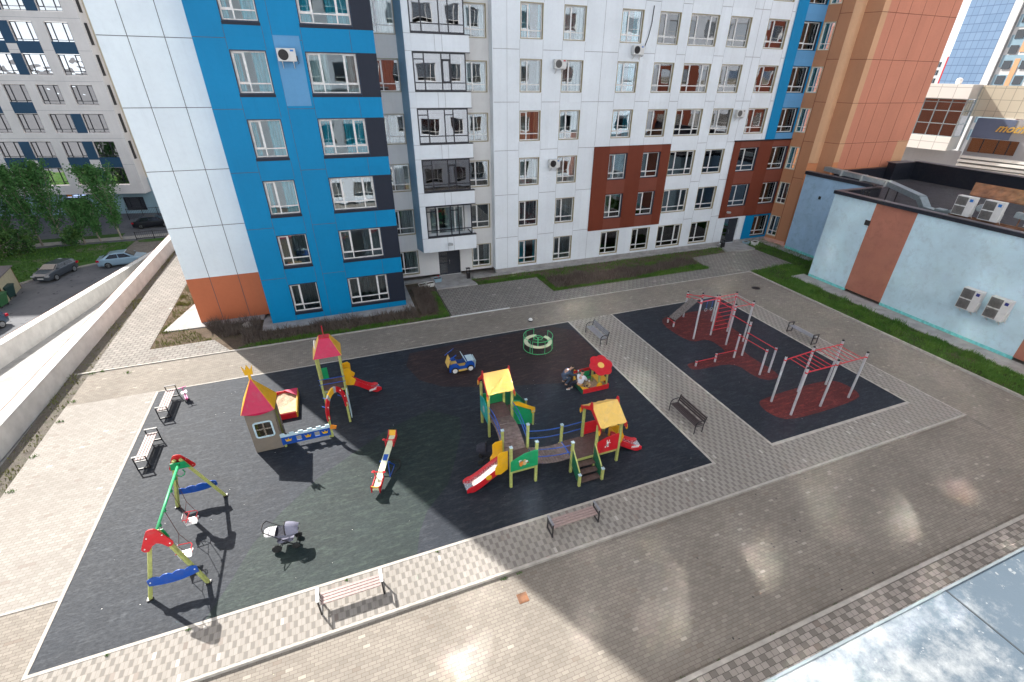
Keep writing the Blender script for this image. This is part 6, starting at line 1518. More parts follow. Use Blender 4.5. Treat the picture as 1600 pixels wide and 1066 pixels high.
# ================================================================ flower sandbox
t = thing('flower_sandbox', 'sandbox with red and green boards and a large red flower canopy', 'sandbox', (10.76,17.4,0))
b = MB(); b.box(-.72,-.47,0,.71,-.43,.27); b.build('side_board', M['red'], t); b = MB(); b.box(-.72,.50,0,.71,.54,.27); b.build('side_board', M['green'], t)
b = MB(); b.box(-.76,-.47,0,-.72,.54,.27); b.build('side_board', M['dkgreen'], t); b = MB(); b.box(.71,-.47,0,.75,.54,.27); b.build('side_board', M['red'], t)
b = MB(); b.poly([(-.76,-.47,.27),(-.42,-.47,.27),(-.76,-.15,.27)],(0,0,.03)); b.build('corner_seat', M['yellow'], t); b = MB(); b.box(-.8,-.1,.27,-.55,.54,.30); b.build('corner_seat', M['yellow'], t)
b = MB(); b.add([(x*1.48, y*.52+.03, z-.06) for x, y, z in vs[:0]] or [(-.72+1.43*i/14, -.43+.93*j/14, .10+.04*rs.random()) for i in range(15) for j in range(15)], [(i*15+j,(i+1)*15+j,(i+1)*15+j+1,i*15+j+1) for i in range(14) for j in range(14)]); b.build('sand', M['sand'], t, smooth=True)
for x, y in ((.18,-.40),(.62,-.40),(.18,.30),(.62,.30)): b = MB(); b.bar((x,y,0),(x,y,1.05 if y < 0 else 1.38),.08,.08); b.build('post', M['post'], t)
b = MB(); b.box(.12,-.38,.46,.7,.28,.50); b.build('table', M['yellow'], t); b = MB(); b.lathe([(.17,0),(.17,.03)],(.2,-.46,.30),14,axis='y'); b.build('table_disc', M['yellow'], t)
fc = Vector((.36,-.12,1.26)); fu = Vector((1,0,0)); fv = Vector((0,.86,.42)).normalized(); fn = fu.cross(fv)
P = []
for k in range(72): a = 2*PI*k/72; r = .53+.10*abs(math.cos(a*3)); P.append(fc+fu*r*math.cos(a)+fv*r*math.sin(a))
b = MB(); b.poly(P, fn*.03); b.build('flower_canopy', M['red'], t)
b = MB(); b.poly([fc+fn*.031+fu*.17*math.cos(a)+fv*.17*math.sin(a) for a in [2*PI*k/20 for k in range(20)]], fn*.01); b.build('flower_centre', M['paleyellow'], t)
b = MB(); b.poly([(-.75,.56,.62),(.15,.56,.62),(.15,.56,.80),(-.75,.56,.76)], (0,.03,0)); b.build('top_board', M['red'], t); b = MB(); b.box(-.55,.555,.3,.15,.58,.60); b.build('green_board', M['green'], t)
b = MB(); b.bar((-.7,.6,0),(-.7,.6,.78),.07,.07); b.bar((-.78,.45,.3),(-.9,.15,.62),.05,.16); b.build('end_board', M['yellow'], t)
# ================================================================ big play structure with three platforms
t = thing('play_structure', 'large play structure of three roofed platforms joined by plank bridges, with two red slides', 'play structure', (6.9,14.2,0))
def q_(x, y, z): return Vector((x-6.9, y-14.2, z))
def post(x, y, h, cap=True, w_=.10):
    b = MB(); b.bar(q_(x,y,0), q_(x,y,h), w_, w_); o = b.build('post', M['post'], t, bevel=.008)
    if cap: b = MB(); b.box(*(q_(x-.06,y-.06,h)), *(q_(x+.06,y+.06,h+.035))); b.build('post_cap', M['cap'], o)
def deck(x0, y0, x1, y1, z):
    b = MB(); b.box(*q_(x0,y0,z-.03), *q_(x1,y1,z)); b.build('deck', M['ply'], t)
    for y in (y0-.0, y1): b = MB(); b.bar(q_(x0-.05,y,z-.09), q_(x1+.05,y,z-.09), .05, .10); b.build('beam', M['post'], t)
def panel(nm, P, d, mt, par=None): b = MB(); b.poly([q_(*p) for p in P], d); return b.build(nm, M[mt], par or t)
def rail(a, c, sag, n=10, nm='hand_rail', r=.02):
    a, c = q_(*a), q_(*c); b = MB(); b.tube([a.lerp(c, k/n)+Vector((0,0,sag*math.sin(PI*k/n))) for k in range(n+1)], r, 6); b.build(nm, M['pblue'], t, smooth=True)
# tower one
for x, y in ((4.66,15.50),(5.72,15.50),(4.66,16.56),(5.72,16.56)): post(x, y, 2.24, False)
deck(4.66, 15.50, 5.72, 16.56, .92)
def gable_roof(x0, x1, ye, ze, yr, zr, yb, mt='paleyellow', wave=3):
    n = 24; P = []
    for k in range(n+1): u = k/n; P.append(q_(x0+(x1-x0)*u, ye, ze-.05*abs(math.sin(PI*u*wave))))
    b = MB(); b.poly(P+[q_(x1,yr,zr), q_(x0,yr,zr)], Vector((0,-.012,.022))); b.build('roof_panel', M['paleyellow'], t)
    P = [q_(x0+(x1-x0)*k/n, yb, ze-.05*abs(math.sin(PI*k/n*wave))) for k in range(n+1)]; b = MB(); b.poly(P+[q_(x1,yr,zr), q_(x0,yr,zr)], Vector((0,.012,.022))); b.build('roof_panel', M['paleyellow'], t)
    for x in (x0-.02, x1-.01):
        b = MB(); w_ = .16
        P = [(ye-.06,ze-.22),(ye-.02,ze+.02),(ye+.16,ze+.10),(yr-.14,zr-.12),(yr-.05,zr+.16),(yr+.05,zr+.16),(yr+.14,zr-.12),(yb-.16,ze+.10),(yb+.02,ze+.02),(yb+.06,ze-.22),(yb-.10,ze-.24),(yb-.14,ze-.02),(yr,zr-.22),(ye+.14,ze-.02),(ye+.10,ze-.24)]
        b.poly([q_(x,y,z) for y, z in P], (.03,0,0)); o = b.build('gable_board', M['crimson'] if False else M['red'], t)
        for y in (ye-.0, yb): b = MB(); b.poly([q_(x-.02+(.06 if x > x0 else 0), y+.07*math.cos(a), ze-.22+.13*math.sin(a)) for a in [2*PI*k/12 for k in range(12)]], (.012,0,0)); b.build('gable_disc', M['yellow'], o)
gable_roof(4.60, 5.76, 15.36, 2.36, 16.03, 2.98, 16.70)
panel('side_panel', [(4.60,15.50,.72),(4.60,16.56,.72),(4.60,16.56,1.55),(4.60,16.03,1.72),(4.60,15.50,1.55)], (.03,0,0), 'turqb')
b = MB(); b.poly([q_(4.592,16.03+.13*math.cos(a),1.15+.18*math.sin(a)) for a in [2*PI*k/10 for k in range(10)]], (.006,0,0)); b.build('side_emblem', M['greyp'], t)
panel('rear_panel', [(4.66,16.60,.92),(5.72,16.60,.92),(5.72,16.60,1.55),(4.66,16.60,1.55)], (0,.03,0), 'green')
# stair on the right of tower one, with green slotted sides
for y in (15.62, 16.50):
    b = MB(); P = [(5.76,.35),(5.76,1.62),(6.15,1.50),(6.72,.72),(6.80,.10),(6.45,.08)]; b.poly([q_(x,y,z) for x, z in P], (0,.03,0)); b.build('stair_side', M['dkgreen'] if y > 16 else M['green'], t)
for x, z in ((5.95,.72),(6.2,.50),(6.5,.27)): b = MB(); b.box(*q_(x-.1,15.65,z-.03), *q_(x+.12,16.50,z)); b.build('stair_tread', M['ply'], t)
panel('arm_board', [(5.80,15.60,1.55),(6.05,15.60,1.50),(6.55,15.60,1.16),(6.85,15.60,.98),(6.85,15.60,.72),(6.70,15.60,.70),(6.66,15.60,.92),(6.40,15.60,1.05),(6.0,15.60,1.30),(5.80,15.60,1.34)], (0,-.03,0), 'yellow')
post(6.78, 15.62, .78, True, .08); post(6.78, 16.5, .78, True, .08)
# arched bridge between tower one and platform two
def bridge(a, c, w_dir, w_, arch, n, mt='plank'):
    a, c = Vector(a), Vector(c); d = c-a; wd = Vector(w_dir)*w_/2; L = d.length; o = None
    for k in range(n):
        u0, u1 = (k+.06)/n, (k+.94)/n; p0 = a+d*u0+Vector((0,0,arch*math.sin(PI*u0))); p1 = a+d*u1+Vector((0,0,arch*math.sin(PI*u1)))
        b = MB(); vs = [p0-wd, p0+wd, p1+wd, p1-wd]; vs2 = [v+Vector((0,0,.03)) for v in vs]; b.add([q_(*v) for v in vs+vs2], [(0,3,2,1),(4,5,6,7),(0,1,5,4),(1,2,6,5),(2,3,7,6),(3,0,4,7)]); b.build('plank', M[mt], t)
    for s_ in (-1, 1):
        b = MB(); b.tube([q_(*(a+d*(k/12)+wd*s_*.86+Vector((0,0,arch*math.sin(PI*k/12)-.03)))) for k in range(13)], .025, 6); b.build('bridge_bearer', M['pblue'], t)
bridge((5.19,15.50,.90), (5.06,13.42,.84), (1,0,0), .95, .26, 13)
for z in (.42, .72):
    rail((4.66,15.45,.92+z), (4.60,13.42,.84+z), .22); rail((5.72,15.45,.92+z), (5.60,13.42,.84+z), .22)
# platform two
for x, y in ((4.54,12.40),(5.56,12.37),(4.56,13.42),(5.62,13.42)): post(x, y, 2.0)
deck(4.54, 12.40, 5.58, 13.42, .86)
panel('front_panel', [(4.50,12.31,.88),(5.60,12.31,.88),(5.60,12.31,1.66),(5.40,12.31,1.66),(5.05,12.31,1.62),(4.72,12.31,1.48),(4.50,12.31,1.36)], (0,.03,0), 'green')
sq = [((-.05,-.02),.085,.11,'sand2'),((.03,.05),.055,.05,'whitep'),((-.19,.0),.075,.15,'orange'),((-.22,.12),.07,.06,'whitep'),((-.05,.11),.055,.05,'sand2'),((.09,-.03),.045,.04,'rust')]
for (dx, dz), rx, rz_, mt in sq: b = MB(); b.poly([q_(5.10+dx+rx*math.cos(a),12.30-.002*len(mt),1.20+dz+rz_*math.sin(a)) for a in [2*PI*k/12 for k in range(12)]], (0,.006,0)); b.build('squirrel_emblem', M[mt], t)
# slide one, to the left
pts, sd_ = slide(t, q_(4.42,12.93,.88), q_(2.84,12.88,.18), .50, 0, M['red'], M['steel'], hgt=.17)
for y, e in ((12.58, 0), (13.20, 0)): panel('slide_guard', [(4.48,y,.80),(4.48,y,1.70),(4.20,y,1.70),(4.08,y,1.60),(4.08,y,1.15),(3.98,y,.98),(3.98,y,.66),(4.2,y,.62)], (0,.03,0), 'yellow')
b = MB(); b.lathe([(.12,0),(.12,.02)], tuple(q_(3.72,12.57,.62)), 16, axis='y'); b.build('slide_disc', M['yellow'], t)
# bridge two
bridge((5.62,12.90,.84), (7.08,12.86,.68), (0,1,0), .95, -.10, 12)
for z, zz in ((.40,.30),(.76,.64)):
    rail((5.60,12.35,.86+z), (7.05,12.33,.66+z), -.05); rail((5.66,13.46,.86+z), (7.12,13.44,.66+z), -.05); rail((7.12,13.44,.66+z), (8.10,13.46,.66+z), .0)
# platform three
for x, y, h in ((7.06,12.31,1.55),(7.12,13.42,1.55)): post(x, y, h)
for x, y in ((8.10,12.28),(9.14,12.24),(8.10,13.42),(9.14,13.42)): post(x, y, 2.12, False)
deck(7.06, 12.28, 9.14, 13.42, .68)
b = MB(); b.bar(q_(7.12,12.35,.70), q_(7.12,13.4,.70), .04, .04); b.build('rope_edge', M['pblue'], t)
gable_roof(8.05, 9.20, 12.02, 2.18, 12.80, 2.72, 13.58)
panel('front_panel', [(8.12,12.20,.70),(9.20,12.20,.70),(9.20,12.20,1.58),(9.12,12.20,1.50),(8.8,12.20,1.50),(8.45,12.20,1.42),(8.12,12.20,1.30)], (0,.03,0), 'red')
rb = [((0,0),.06,.07,'greyp'),((.0,.12),.06,.05,'whitep'),((-.045,.22),.018,.06,'whitep'),((.06,.21),.018,.06,'whitep'),((.10,.10),.03,.02,'whitep'),((-.09,-.07),.03,.04,'whitep'),((.03,-.08),.04,.025,'whitep')]
for (dx, dz), rx, rz_, mt in rb: b = MB(); b.poly([q_(8.58+dx+rx*math.cos(a),12.19-.002*len(mt),1.06+dz+rz_*math.sin(a)) for a in [2*PI*k/10 for k in range(10)]], (0,.006,0)); b.build('rabbit_emblem', M[mt], t)
panel('rear_panel', [(8.15,13.46,.70),(9.12,13.46,.70),(9.12,13.46,1.32),(8.15,13.46,1.32)], (0,.03,0), 'red')
# slide three to the right
slide(t, q_(9.24,12.83,.70), q_(10.52,12.66,.15), .46, 0, M['red'], M['steel'], hgt=.16)
for y in (12.50, 13.10): panel('slide_guard', [(9.19,y,.62),(9.19,y,1.62),(9.40,y,1.60),(9.46,y,1.20),(9.56,y,.98),(9.48,y,.70),(9.35,y,.52)], (0,.03,0), 'yellow')
panel('slide_hood', [(9.18,12.5,1.18),(9.18,13.1,1.18),(9.18,13.1,1.6),(9.18,12.5,1.6)], (.03,0,0), 'yellow')
text('START', .12, M['whitep'], t, q_(10.16,12.42,.28), (R(90), 0, R(-7)), .008, name='slide_lettering', bold=.012)
# steps in front of platform three
for i, (y, z) in enumerate(((12.12,.50),(11.88,.33),(11.64,.16))): b = MB(); b.box(*q_(7.14,y-.14,z-.03), *q_(7.98,y+.12,z)); b.build('step', M['plank'] if False else M['ply'], t)
for x in (7.07, 8.03):
    panel('step_side', [(x-.015,12.25,.42),(x-.015,12.25,1.24),(x-.015,11.62,.60),(x-.015,11.52,.50),(x-.015,11.52,.10),(x-.015,11.80,.08)], (.03,0,0), 'dkgreen')
    b = MB(); b.bar(q_(x,12.24,1.26), q_(x,11.60,.62), .045, .04); b.build('step_rail', M['post'], t); post(x-.03 if x < 7.5 else x+.02, 11.52, .56)
# ================================================================ workout frame (red and galvanised)
t = thing('workout_frame', 'outdoor gym frame of grey posts with red bars, ladder, rings and a sloping board', 'gym frame', (20.5,19.0,0))
def w_(x, y, z): return Vector((x-20.5, y-19.0, z))
WP = [(18.95,22.14,.40),(18.92,21.51,.42),(20.43,22.46,1.82),(20.5,21.22,2.2),(21.78,21.30,1.85),(19.08,19.74,2.68),(20.41,19.78,2.68),(21.73,19.80,2.68),(20.45,18.47,2.66),(21.71,18.43,2.68),(17.15,17.14,.41),(18.47,17.13,.62),(19.82,17.12,1.60),(20.44,17.15,2.24),(19.85,15.22,1.65),(20.50,15.23,1.62)]
def gpost(par, p, r=.054):
    b = MB(); b.tube([p, p+Vector((0,0,1))*0 + Vector((0,0,p[2]*0))], r) if False else None
def gp(par, x, y, h, f):
    b = MB(); b.tube([f(x,y,0), f(x,y,h-.03)], .054, 12); o = b.build('post', M['postgrey'], par, smooth=False)
    b = MB(); b.lathe([(.058,0),(.058,.05),(.03,.07)], tuple(f(x,y,h-.04)), 12); b.build('post_cap', M['rubber'], o)
for x, y, h in WP: gp(t, x, y, h, w_)
def rbar(par, a, c, f, nm='bar', r=.02, clamps=True):
    a, c = f(*a), f(*c); b = MB(); b.tube([a, c], r, 8)
    if clamps:
        for p in (a, c): b.lathe([(.064,-.03),(.068,-.03),(.068,.03),(.064,.03)], tuple(p), 12)
    b.build(nm, M['rung'], par)
for a, c in (((20.43,22.46,1.65),(20.5,21.22,1.95)), ((20.43,22.46,1.45),(20.5,21.22,1.75)), ((20.43,22.46,1.6),(21.78,21.3,1.7)), ((19.08,19.74,2.45),(20.41,19.78,2.45)), ((19.08,19.74,2.38),(20.5,21.22,2.05)), ((20.5,21.22,2.1),(20.41,19.78,2.5)),
             ((20.41,19.78,2.58),(21.73,19.80,2.58)), ((20.41,19.78,2.3),(20.45,18.47,2.3)), ((21.73,19.80,2.40),(21.71,18.43,2.40)), ((20.45,18.47,2.50),(21.71,18.43,2.50)), ((20.45,18.47,1.95),(20.44,17.15,1.95)),
             ((19.82,17.12,1.45),(19.85,15.22,1.48)), ((20.44,17.15,1.48),(20.50,15.23,1.46)), ((17.15,17.14,.28),(18.47,17.13,.28)), ((18.47,17.13,.48),(19.82,17.12,.48)), ((18.95,22.14,.3),(18.92,21.51,.3)), ((20.5,21.22,1.62),(21.78,21.3,1.62)), ((20.43,22.46,1.5),(20.5,21.22,1.5))):
    rbar(t, a, c, w_)
b = MB(); b.tube([w_(20.48,19.72,.36), w_(20.48,19.72,2.5)], .018, 6); b.tube([w_(21.66,19.74,.36), w_(21.66,19.74,2.5)], .018, 6); b.tube([w_(20.4,19.72,.36), w_(21.73,19.74,.36)], .02, 6)
for k in range(1, 8): b.tube([w_(20.48,19.72,.36+k*.29), w_(21.66,19.74,.36+k*.29)], .016, 6)
b.build('ladder', M['rung'], t)
b = MB(); b.poly([w_(18.95,21.5,.44), w_(18.95,22.1,.44), w_(20.35,22.0,1.62), w_(20.35,21.4,1.62)], (.03,0,-.035)); b.build('sloping_board', M['climb'], t)
for x in (19.55, 19.95):
    b = MB(); b.tube([w_(x,19.75,2.43), w_(x,19.75,1.98)], .01, 5); s_ = b.build('ring_strap', M['pblue'], t)
    b = MB(); b.tube([w_(x+.09*math.cos(a),19.75,1.88+.09*math.sin(a)) for a in [2*PI*k/14 for k in range(14)]], .012, 5, closed=True); b.build('ring', M['greyp'], s_)
t = thing('monkey_bars', 'monkey bars on six grey posts with red overhead rungs over a red rubber pad', 'monkey bars', (20.5,12.64,0))
def m_(x, y, z): return Vector((x-20.5, y-12.64, z))
for x, y in ((18.53,13.13),(18.57,11.98),(20.5,11.99),(22.48,12.02),(22.43,13.28),(20.5,13.30)): gp(t, x, y, 2.66, m_)
for a, c in (((18.53,13.13,2.42),(20.5,13.30,2.42)), ((20.5,13.3,2.42),(22.43,13.28,2.42)), ((18.57,11.98,2.40),(20.5,11.99,2.40)), ((20.5,11.99,2.40),(22.48,12.02,2.40))): rbar(t, a, c, m_, 'side_rail', .026)
for i in range(11):
    if i == 5: continue
    x = 18.85+i*.335; b = MB(); b.tube([m_(x,12.0,2.40), m_(x,13.16+.02*i,2.42)], .016, 6); b.build('rung', M['rung'], t)
# ================================================================ strollers
def stroller(label, loc, rz, fab, frame, hood):
    t = thing('stroller', label, 'stroller', loc, rz, 'strollers'); fr = M[frame]      # handle towards -x
    for x, y, r in ((-.28,-.27,.15),(-.28,.27,.15),(.30,-.22,.12),(.30,.22,.12)):
        b = MB(); b.lathe([(r*.78,-.03),(r,-.025),(r,.025),(r*.78,.03)], (x,y,r), 20, axis='y'); o = b.build('wheel', M['rubber'], t)
        b = MB(); b.tube([(x+r*.72*math.cos(a),y,r+r*.72*math.sin(a)) for a in [2*PI*k/18 for k in range(18)]], .012, 5, closed=True)
        for k in range(5): a = 2*PI*k/5; b.tube([(x,y,r),(x+r*.7*math.cos(a),y,r+r*.7*math.sin(a))], .008, 4)
        b.build('rim', M['steel'], o)
    b = MB()
    for y in (-.25, .25): b.tube([(-.28,y,.15),(.05,y*.9,.42),(.32,y*.85,.12)], .014, 6); b.tube([(.25,y*.9,.22),(-.15,y,.62),(-.52,y*.95,.98)], .014, 6)
    b.tube([(-.52,-.24,.98),(-.58,-.1,1.02),(-.58,.1,1.02),(-.52,.24,.98)], .018, 6); b.tube([(-.28,-.27,.15),(-.28,.27,.15)], .012, 5); b.tube([(.3,-.22,.12),(.3,.22,.12)], .012, 5); b.build('chassis', fr, t)
    b = MB(); n = 14                                              # boat-shaped carrycot
    top_, bot = [], []
    for k in range(n*2): a = 2*PI*k/(n*2); top_.append((-.06+.52*math.cos(a), .215*math.sin(a), .68-.03*math.cos(a))); bot.append((-.0+.36*math.cos(a), .16*math.sin(a), .48))
    N = n*2; b.add(top_+bot, [tuple(range(2*N-1, N-1, -1))]+[(k,(k+1)%N,N+(k+1)%N,N+k) for k in range(N)]); b.add([(p[0]*.92,p[1]*.9,p[2]-.05) for p in top_], [tuple(range(N))]); b.build('carrycot', M[hood], t)
    b = MB(); b.add([(p[0]*.93+.0,p[1]*.91,p[2]-.02) for p in top_], [tuple(range(N))]); b.build('dark_inner_disc', M['darkfab'], t)  # dark disc just under the rim, fills the carrycot opening
    b = MB(); vs = []; na, nb_ = 10, 8
    for i in range(na+1):
        a = PI*i/na
        for j in range(nb_+1): e = R(5+80*j/nb_); vs.append((.18+.30*math.sin(e)*1.0*(1 if True else 0)-.10*math.cos(e), -.21*math.cos(a)*(.85+.15*math.cos(e)), .66+.34*math.sin(a)*math.cos(e*.75)))
    b.add(vs, [(i*(nb_+1)+j,(i+1)*(nb_+1)+j,(i+1)*(nb_+1)+j+1,i*(nb_+1)+j+1) for i in range(na) for j in range(nb_)]); b.build('hood', M[hood], t, smooth=True)
    b = MB(); b.tube([(.08-.0,-.215*math.cos(PI*k/10),.66+.345*math.sin(PI*k/10)) for k in range(11)], .016, 5); b.build('hood_rim', M['black'], t)
    b = MB(); vs = [(-.57+.34*i/8, .21*math.cos(PI*j/6)*(.55+.45*math.sin(PI*min(.5,(i+1)/9))), .68+.08*math.sin(PI*j/6)+.02) for i in range(9) for j in range(7)]; b.add(vs, [(i*7+j,(i+1)*7+j,(i+1)*7+j+1,i*7+j+1) for i in range(8) for j in range(6)]); b.build('foot_cover', M[hood] if hood == 'darkfab' else M['whitefab'], t, smooth=True)
    b = MB(); b.add([(-.2,-.18,.28),(.22,-.16,.28),(.22,.16,.28),(-.2,.18,.28),(-.24,-.2,.40),(.26,-.18,.38),(.26,.18,.38),(-.24,.2,.40)], [(0,3,2,1),(0,1,5,4),(1,2,6,5),(2,3,7,6),(3,0,4,7)]); b.build('basket', M['lilac'] if hood != 'darkfab' else M['darkfab'], t)
    return t
stroller('lilac and white stroller standing in the sun on the green-grey rubber', (-3.38,12.66,0), R(-8), 'darkfab', 'black', 'lilac')
stroller('black stroller in the shade behind the front slide of the play structure', (4.15,14.05,0), R(160), 'darkfab', 'black', 'darkfab')
# ================================================================ people
def skin_obj(name, nodes, edges, mat, parent, root=0, sub=1):
    """nodes: list of (pos, rx, ry)"""
    me = bpy.data.meshes.new(name); me.from_pydata([n[0] for n in nodes], edges, [])
    o = bpy.data.objects.new(name, me); C.objects.link(o); o.parent = parent
    sm_ = o.modifiers.new('skin', 'SKIN'); sm_.use_smooth_shade = True
    for i, n in enumerate(nodes): sv = me.skin_vertices[0].data[i]; sv.radius = (n[1], n[2]); sv.use_root = (i == root)
    s2 = o.modifiers.new('sub', 'SUBSURF'); s2.levels = sub; s2.render_levels = sub
    me.materials.append(mat); return o
def person(label, loc, rz, J, s, clothes, group='people at the flower sandbox', cat='person'):
    """J: joint positions in metres for an adult (faces +x); s: body scale"""
    t = thing('person', label, cat, loc, rz, group); V3 = lambda p: tuple(Vector(p)*s)
    g = lambda k: Vector(J[k])
    hd = (g('head')-g('neck')).normalized(); f = Vector(J.get('face', (1,0,0))).normalized()
    N = []; E = []
    def add(p, r, r2=None, par=None): N.append((V3(p), r*s, (r2 or r)*s)); i = len(N)-1; 
    def nd(p, r, r2=None, par=None):
        N.append((V3(p), r*s, (r2 or r)*s)); i = len(N)-1
        if par is not None: E.append((par, i))
        return i
    pe = nd(g('hip'), .14, .11); wa = nd(g('hip').lerp(g('chest'), .5), .125, .10, pe); chs = nd(g('chest'), .15, .11, wa); nk = nd(g('neck'), .055, .055, chs)
    h1 = nd(g('neck')+hd*.05, .058, .06, nk); h2 = nd(g('neck')+hd*.12+f*.012, .082, .085, h1); h3 = nd(g('neck')+hd*.20, .086, .090, h2); nd(g('neck')+hd*.25-f*.01, .055, .06, h3)
    for sd in ('l', 'r'):
        sh = nd(g('sh_'+sd), .062, .062, chs); el = nd(g('el_'+sd), .045, .045, sh); wr = nd(g('wr_'+sd), .030, .030, el)
        ha = (g('wr_'+sd)-g('el_'+sd)).normalized(); pa = nd(g('wr_'+sd)+ha*.06, .034, .020, wr)
        side = ha.cross(Vector((0,0,1))); side = side.normalized() if side.length > .1 else Vector((0,1,0)); dn = Vector((0,0,-1))
        for k in range(4):
            o_ = side*(.026-.0175*k); Lf = (.06,.07,.066,.052)[k]; a_ = nd(g('wr_'+sd)+ha*.085+o_, .010, .010, pa); b_ = nd(g('wr_'+sd)+ha*(.085+Lf*.5)+o_+dn*.01, .0088, .0088, a_); nd(g('wr_'+sd)+ha*(.085+Lf*.9)+o_+dn*.035, .0075, .0075, b_)
        a_ = nd(g('wr_'+sd)+ha*.045+side*.034, .011, .011, pa); nd(g('wr_'+sd)+ha*.085+side*.055+dn*.01, .009, .009, a_)
        hp = nd(g('hip')+(g('kn_'+sd)-g('hip')).normalized()*.04+(g('sh_'+sd)-g('chest'))*.42, .09, .09, pe); kn = nd(g('kn_'+sd), .060, .062, hp); an = nd(g('an_'+sd), .040, .042, kn); ft = nd(g('an_'+sd)+Vector(J.get('toe', (1,0,0))).normalized()*.13+Vector((0,0,-.045)), .036, .028, an)
    skin_obj('body', N, E, M['skin'], t, 0, 2)
    def cloth(nm, keys, mat, grow):
        n2 = []; e2 = []; 
        for ch in keys:
            prev = None
            for kk, r, r2 in ch:
                p = g(kk) if isinstance(kk, str) else Vector(kk); found = None
                for i, q in enumerate(n2):
                    if (Vector(q[0])-p*s).length < 1e-5: found = i
                if found is None: n2.append((V3(p), (r+grow)*s, (r2+grow)*s)); found = len(n2)-1
                if prev is not None and (prev, found) not in e2 and (found, prev) not in e2: e2.append((prev, found))
                prev = found
        skin_obj(nm, n2, e2, mat, t, 0, 2)
    mid = tuple(g('hip').lerp(g('chest'), .5)); hipu = tuple(g('hip').lerp(g('chest'), .12))
    sl = clothes.get('sleeve', 1.0)
    K1 = [[(hipu,.15,.125),(mid,.135,.115),('chest',.155,.12),(tuple(g('chest').lerp(g('neck'), .75)),.07,.065)]]
    for sd in ('l','r'): K1.append([('chest',.155,.12),('sh_'+sd,.068,.068),('el_'+sd,.052,.052),(tuple(g('el_'+sd).lerp(g('wr_'+sd), .85*sl)),.04,.04)])
    cloth('top', K1, M[clothes['top']], .016)
    K2 = [[('hip',.145,.12),(hipu,.13,.105)]]
    for sd in ('l','r'):
        hp = tuple(g('hip')+(g('kn_'+sd)-g('hip')).normalized()*.04+(g('sh_'+sd)-g('chest'))*.42)
        K2.append([('hip',.145,.12),(hp,.095,.095),('kn_'+sd,.068,.07),(tuple(g('kn_'+sd).lerp(g('an_'+sd), .92)),.048,.05)])
    cloth('trousers', K2, M[clothes['legs']], .010)
    tv = Vector(J.get('toe', (1,0,0))).normalized()
    for sd in ('l','r'):
        a_ = g('an_'+sd); skin_obj('shoe', [(V3(a_+Vector((0,0,-.035))-tv*.04), .044*s, .045*s), (V3(a_+tv*.07+Vector((0,0,-.05))), .045*s, .034*s), (V3(a_+tv*.16+Vector((0,0,-.058))), .036*s, .025*s)], [(0,1),(1,2)], M[clothes['shoes']], t, 0, 2)
    hc = g('neck')+hd*.17
    if clothes.get('hair'):
        skin_obj('hair', [(V3(hc-f*.045-hd*.03), .080*s, .07*s), (V3(hc-f*.03+hd*.06), .090*s, .088*s), (V3(hc+f*.02+hd*.095), .070*s, .06*s)], [(0,1),(1,2)], M[clothes['hair']], t, 0, 2)
    if clothes.get('hat'):
        skin_obj('hat', [(V3(hc+hd*.02), .108*s, .108*s), (V3(hc+hd*.09), .090*s, .090*s), (V3(hc+hd*.125), .05*s, .05*s)], [(0,1),(1,2)], M[clothes['hat']], t, 0, 2)
    # face: nose, eyes, mouth, ears
    rt_ = f.cross(hd).normalized(); fb = MB(); c0 = g('neck')+hd*.135
    fb.add([V3(c0+f*.085+hd*.02), V3(c0+f*.085+rt_*.014-hd*.02), V3(c0+f*.085-rt_*.014-hd*.02), V3(c0+f*.113-hd*.015)], [(0,1,3),(0,3,2),(1,2,3)])
    for e in (-1, 1): q = c0+rt_*e*.09; fb.lathe([(.008*s,-.02*s),(.018*s,0),(.008*s,.02*s)], V3(q), 8)
    fb.build('nose_and_ears', M['skin'], t, smooth=True)
    ey = MB()
    for e in (-1, 1): ey.lathe([(.002*s,-.008*s),(.010*s,0),(.002*s,.008*s)], V3(c0+f*.083+rt_*e*.032+hd*.028), 8)
    ey.build('eyes', M['hair'], t)
    mo = MB(); mo.bar(V3(c0+f*.088-rt_*.022-hd*.045), V3(c0+f*.088+rt_*.022-hd*.045), .008*s, .008*s); mo.build('mouth', M['lamp_red'], t)
    return t
sit = dict(hip=(0,0,.40), chest=(.10,0,.72), neck=(.14,0,.88), head=(.20,0,1.08), face=(.9,0,-.35), sh_l=(.12,.18,.82), sh_r=(.12,-.18,.82), el_l=(.24,.24,.60), el_r=(.26,-.22,.60), wr_l=(.42,.10,.50), wr_r=(.44,-.08,.50),
           kn_l=(.34,.16,.50), kn_r=(.36,-.14,.48), an_l=(.30,.16,.09), an_r=(.34,-.12,.09), toe=(1,0,0))
P_A = dict(sit); P_A.update(kn_l=(.10,.34,.46), an_l=(-.02,.42,.09), kn_r=(-.12,.40,.44), an_r=(-.22,.46,.09), toe=(-.6,.7,0))
person('person in a white shirt sitting on the sandbox edge, back to the camera', (10.02,17.28,-.02), R(35), P_A, 1.0, dict(top='shirt', legs='trouser', shoes='whitep', hair='hair'))
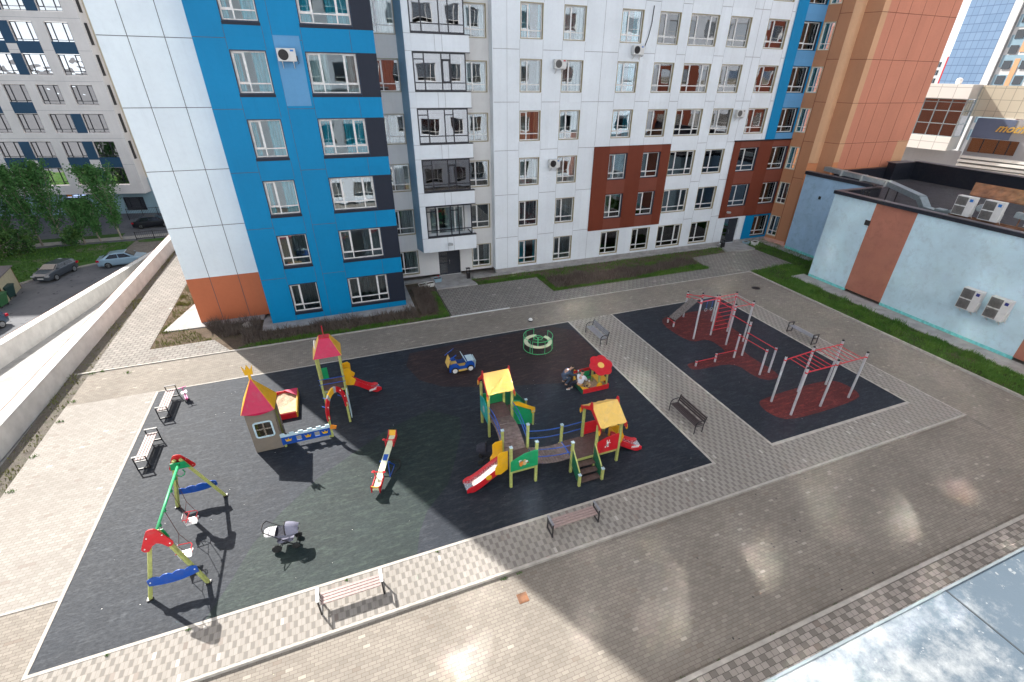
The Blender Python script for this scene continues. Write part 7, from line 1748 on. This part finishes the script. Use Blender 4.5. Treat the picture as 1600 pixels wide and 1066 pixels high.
crouch = dict(hip=(-.10,0,.46), chest=(.16,0,.78), neck=(.30,0,.88), head=(.44,0,1.0), face=(.85,0,-.5), sh_l=(.20,.19,.80), sh_r=(.20,-.19,.80), el_l=(.40,.22,.60), el_r=(.42,-.2,.62), wr_l=(.60,.12,.55), wr_r=(.62,-.1,.56),
              kn_l=(.28,.16,.50), kn_r=(.30,-.16,.46), an_l=(-.02,.15,.09), an_r=(.02,-.15,.09), toe=(1,0,0))
person('person in dark blue denim leaning forward behind the end of the flower sandbox', (9.50,18.05,0), R(-5), crouch, 1.0, dict(top='denim', legs='denim', shoes='black', hair='hair'))
kid = dict(sit); kid.update(hip=(0,0,.12), chest=(.04,0,.42), neck=(.05,0,.56), head=(.07,0,.76), sh_l=(.04,.17,.50), sh_r=(.04,-.17,.50), el_l=(.2,.24,.34), el_r=(.2,-.22,.34), wr_l=(.38,.14,.28), wr_r=(.38,-.12,.28), kn_l=(.36,.2,.24), kn_r=(.36,-.2,.24), an_l=(.62,.16,.10), an_r=(.62,-.16,.10), face=(1,0,-.2))
person('toddler with a white hat sitting in the sand under the flower canopy', (10.52,17.22,.12), R(200), kid, .50, dict(top='sand2', legs='black', shoes='whitep', hat='whitep'), cat='child')
stand = dict(hip=(0,0,.86), chest=(.02,0,1.22), neck=(.02,0,1.42), head=(.04,0,1.62), face=(1,0,-.2), sh_l=(.02,.19,1.36), sh_r=(.02,-.19,1.36), el_l=(.08,.26,1.10), el_r=(.08,-.26,1.10), wr_l=(.26,.18,1.0), wr_r=(.26,-.18,1.0), kn_l=(.03,.1,.48), kn_r=(.03,-.1,.48), an_l=(0,.1,.09), an_r=(0,-.1,.09), toe=(1,0,0))
person('small child in a pale blue hat standing between the two adults', (10.14,17.80,.0), R(-40), stand, .52, dict(top='denim', legs='denim', shoes='black', hat='hat_blue'), cat='child')
# ball near the middle path end
b = MB(); b.lathe([(.02,0),(.1,.03),(.14,.1),(.14,.14),(.1,.22),(.02,.25)], n=14); o = b.build('toy_helmet', M['whitep'], loc=(10.6,25.3,-.02)); tag(o, 'small white and dark round object lying on the drive behind the carousel', 'ball'); b = MB(); b.lathe([(.10,.02),(.15,.06),(.15,.12),(.1,.1)], n=14); b.build('dark_band', M['black'], o)
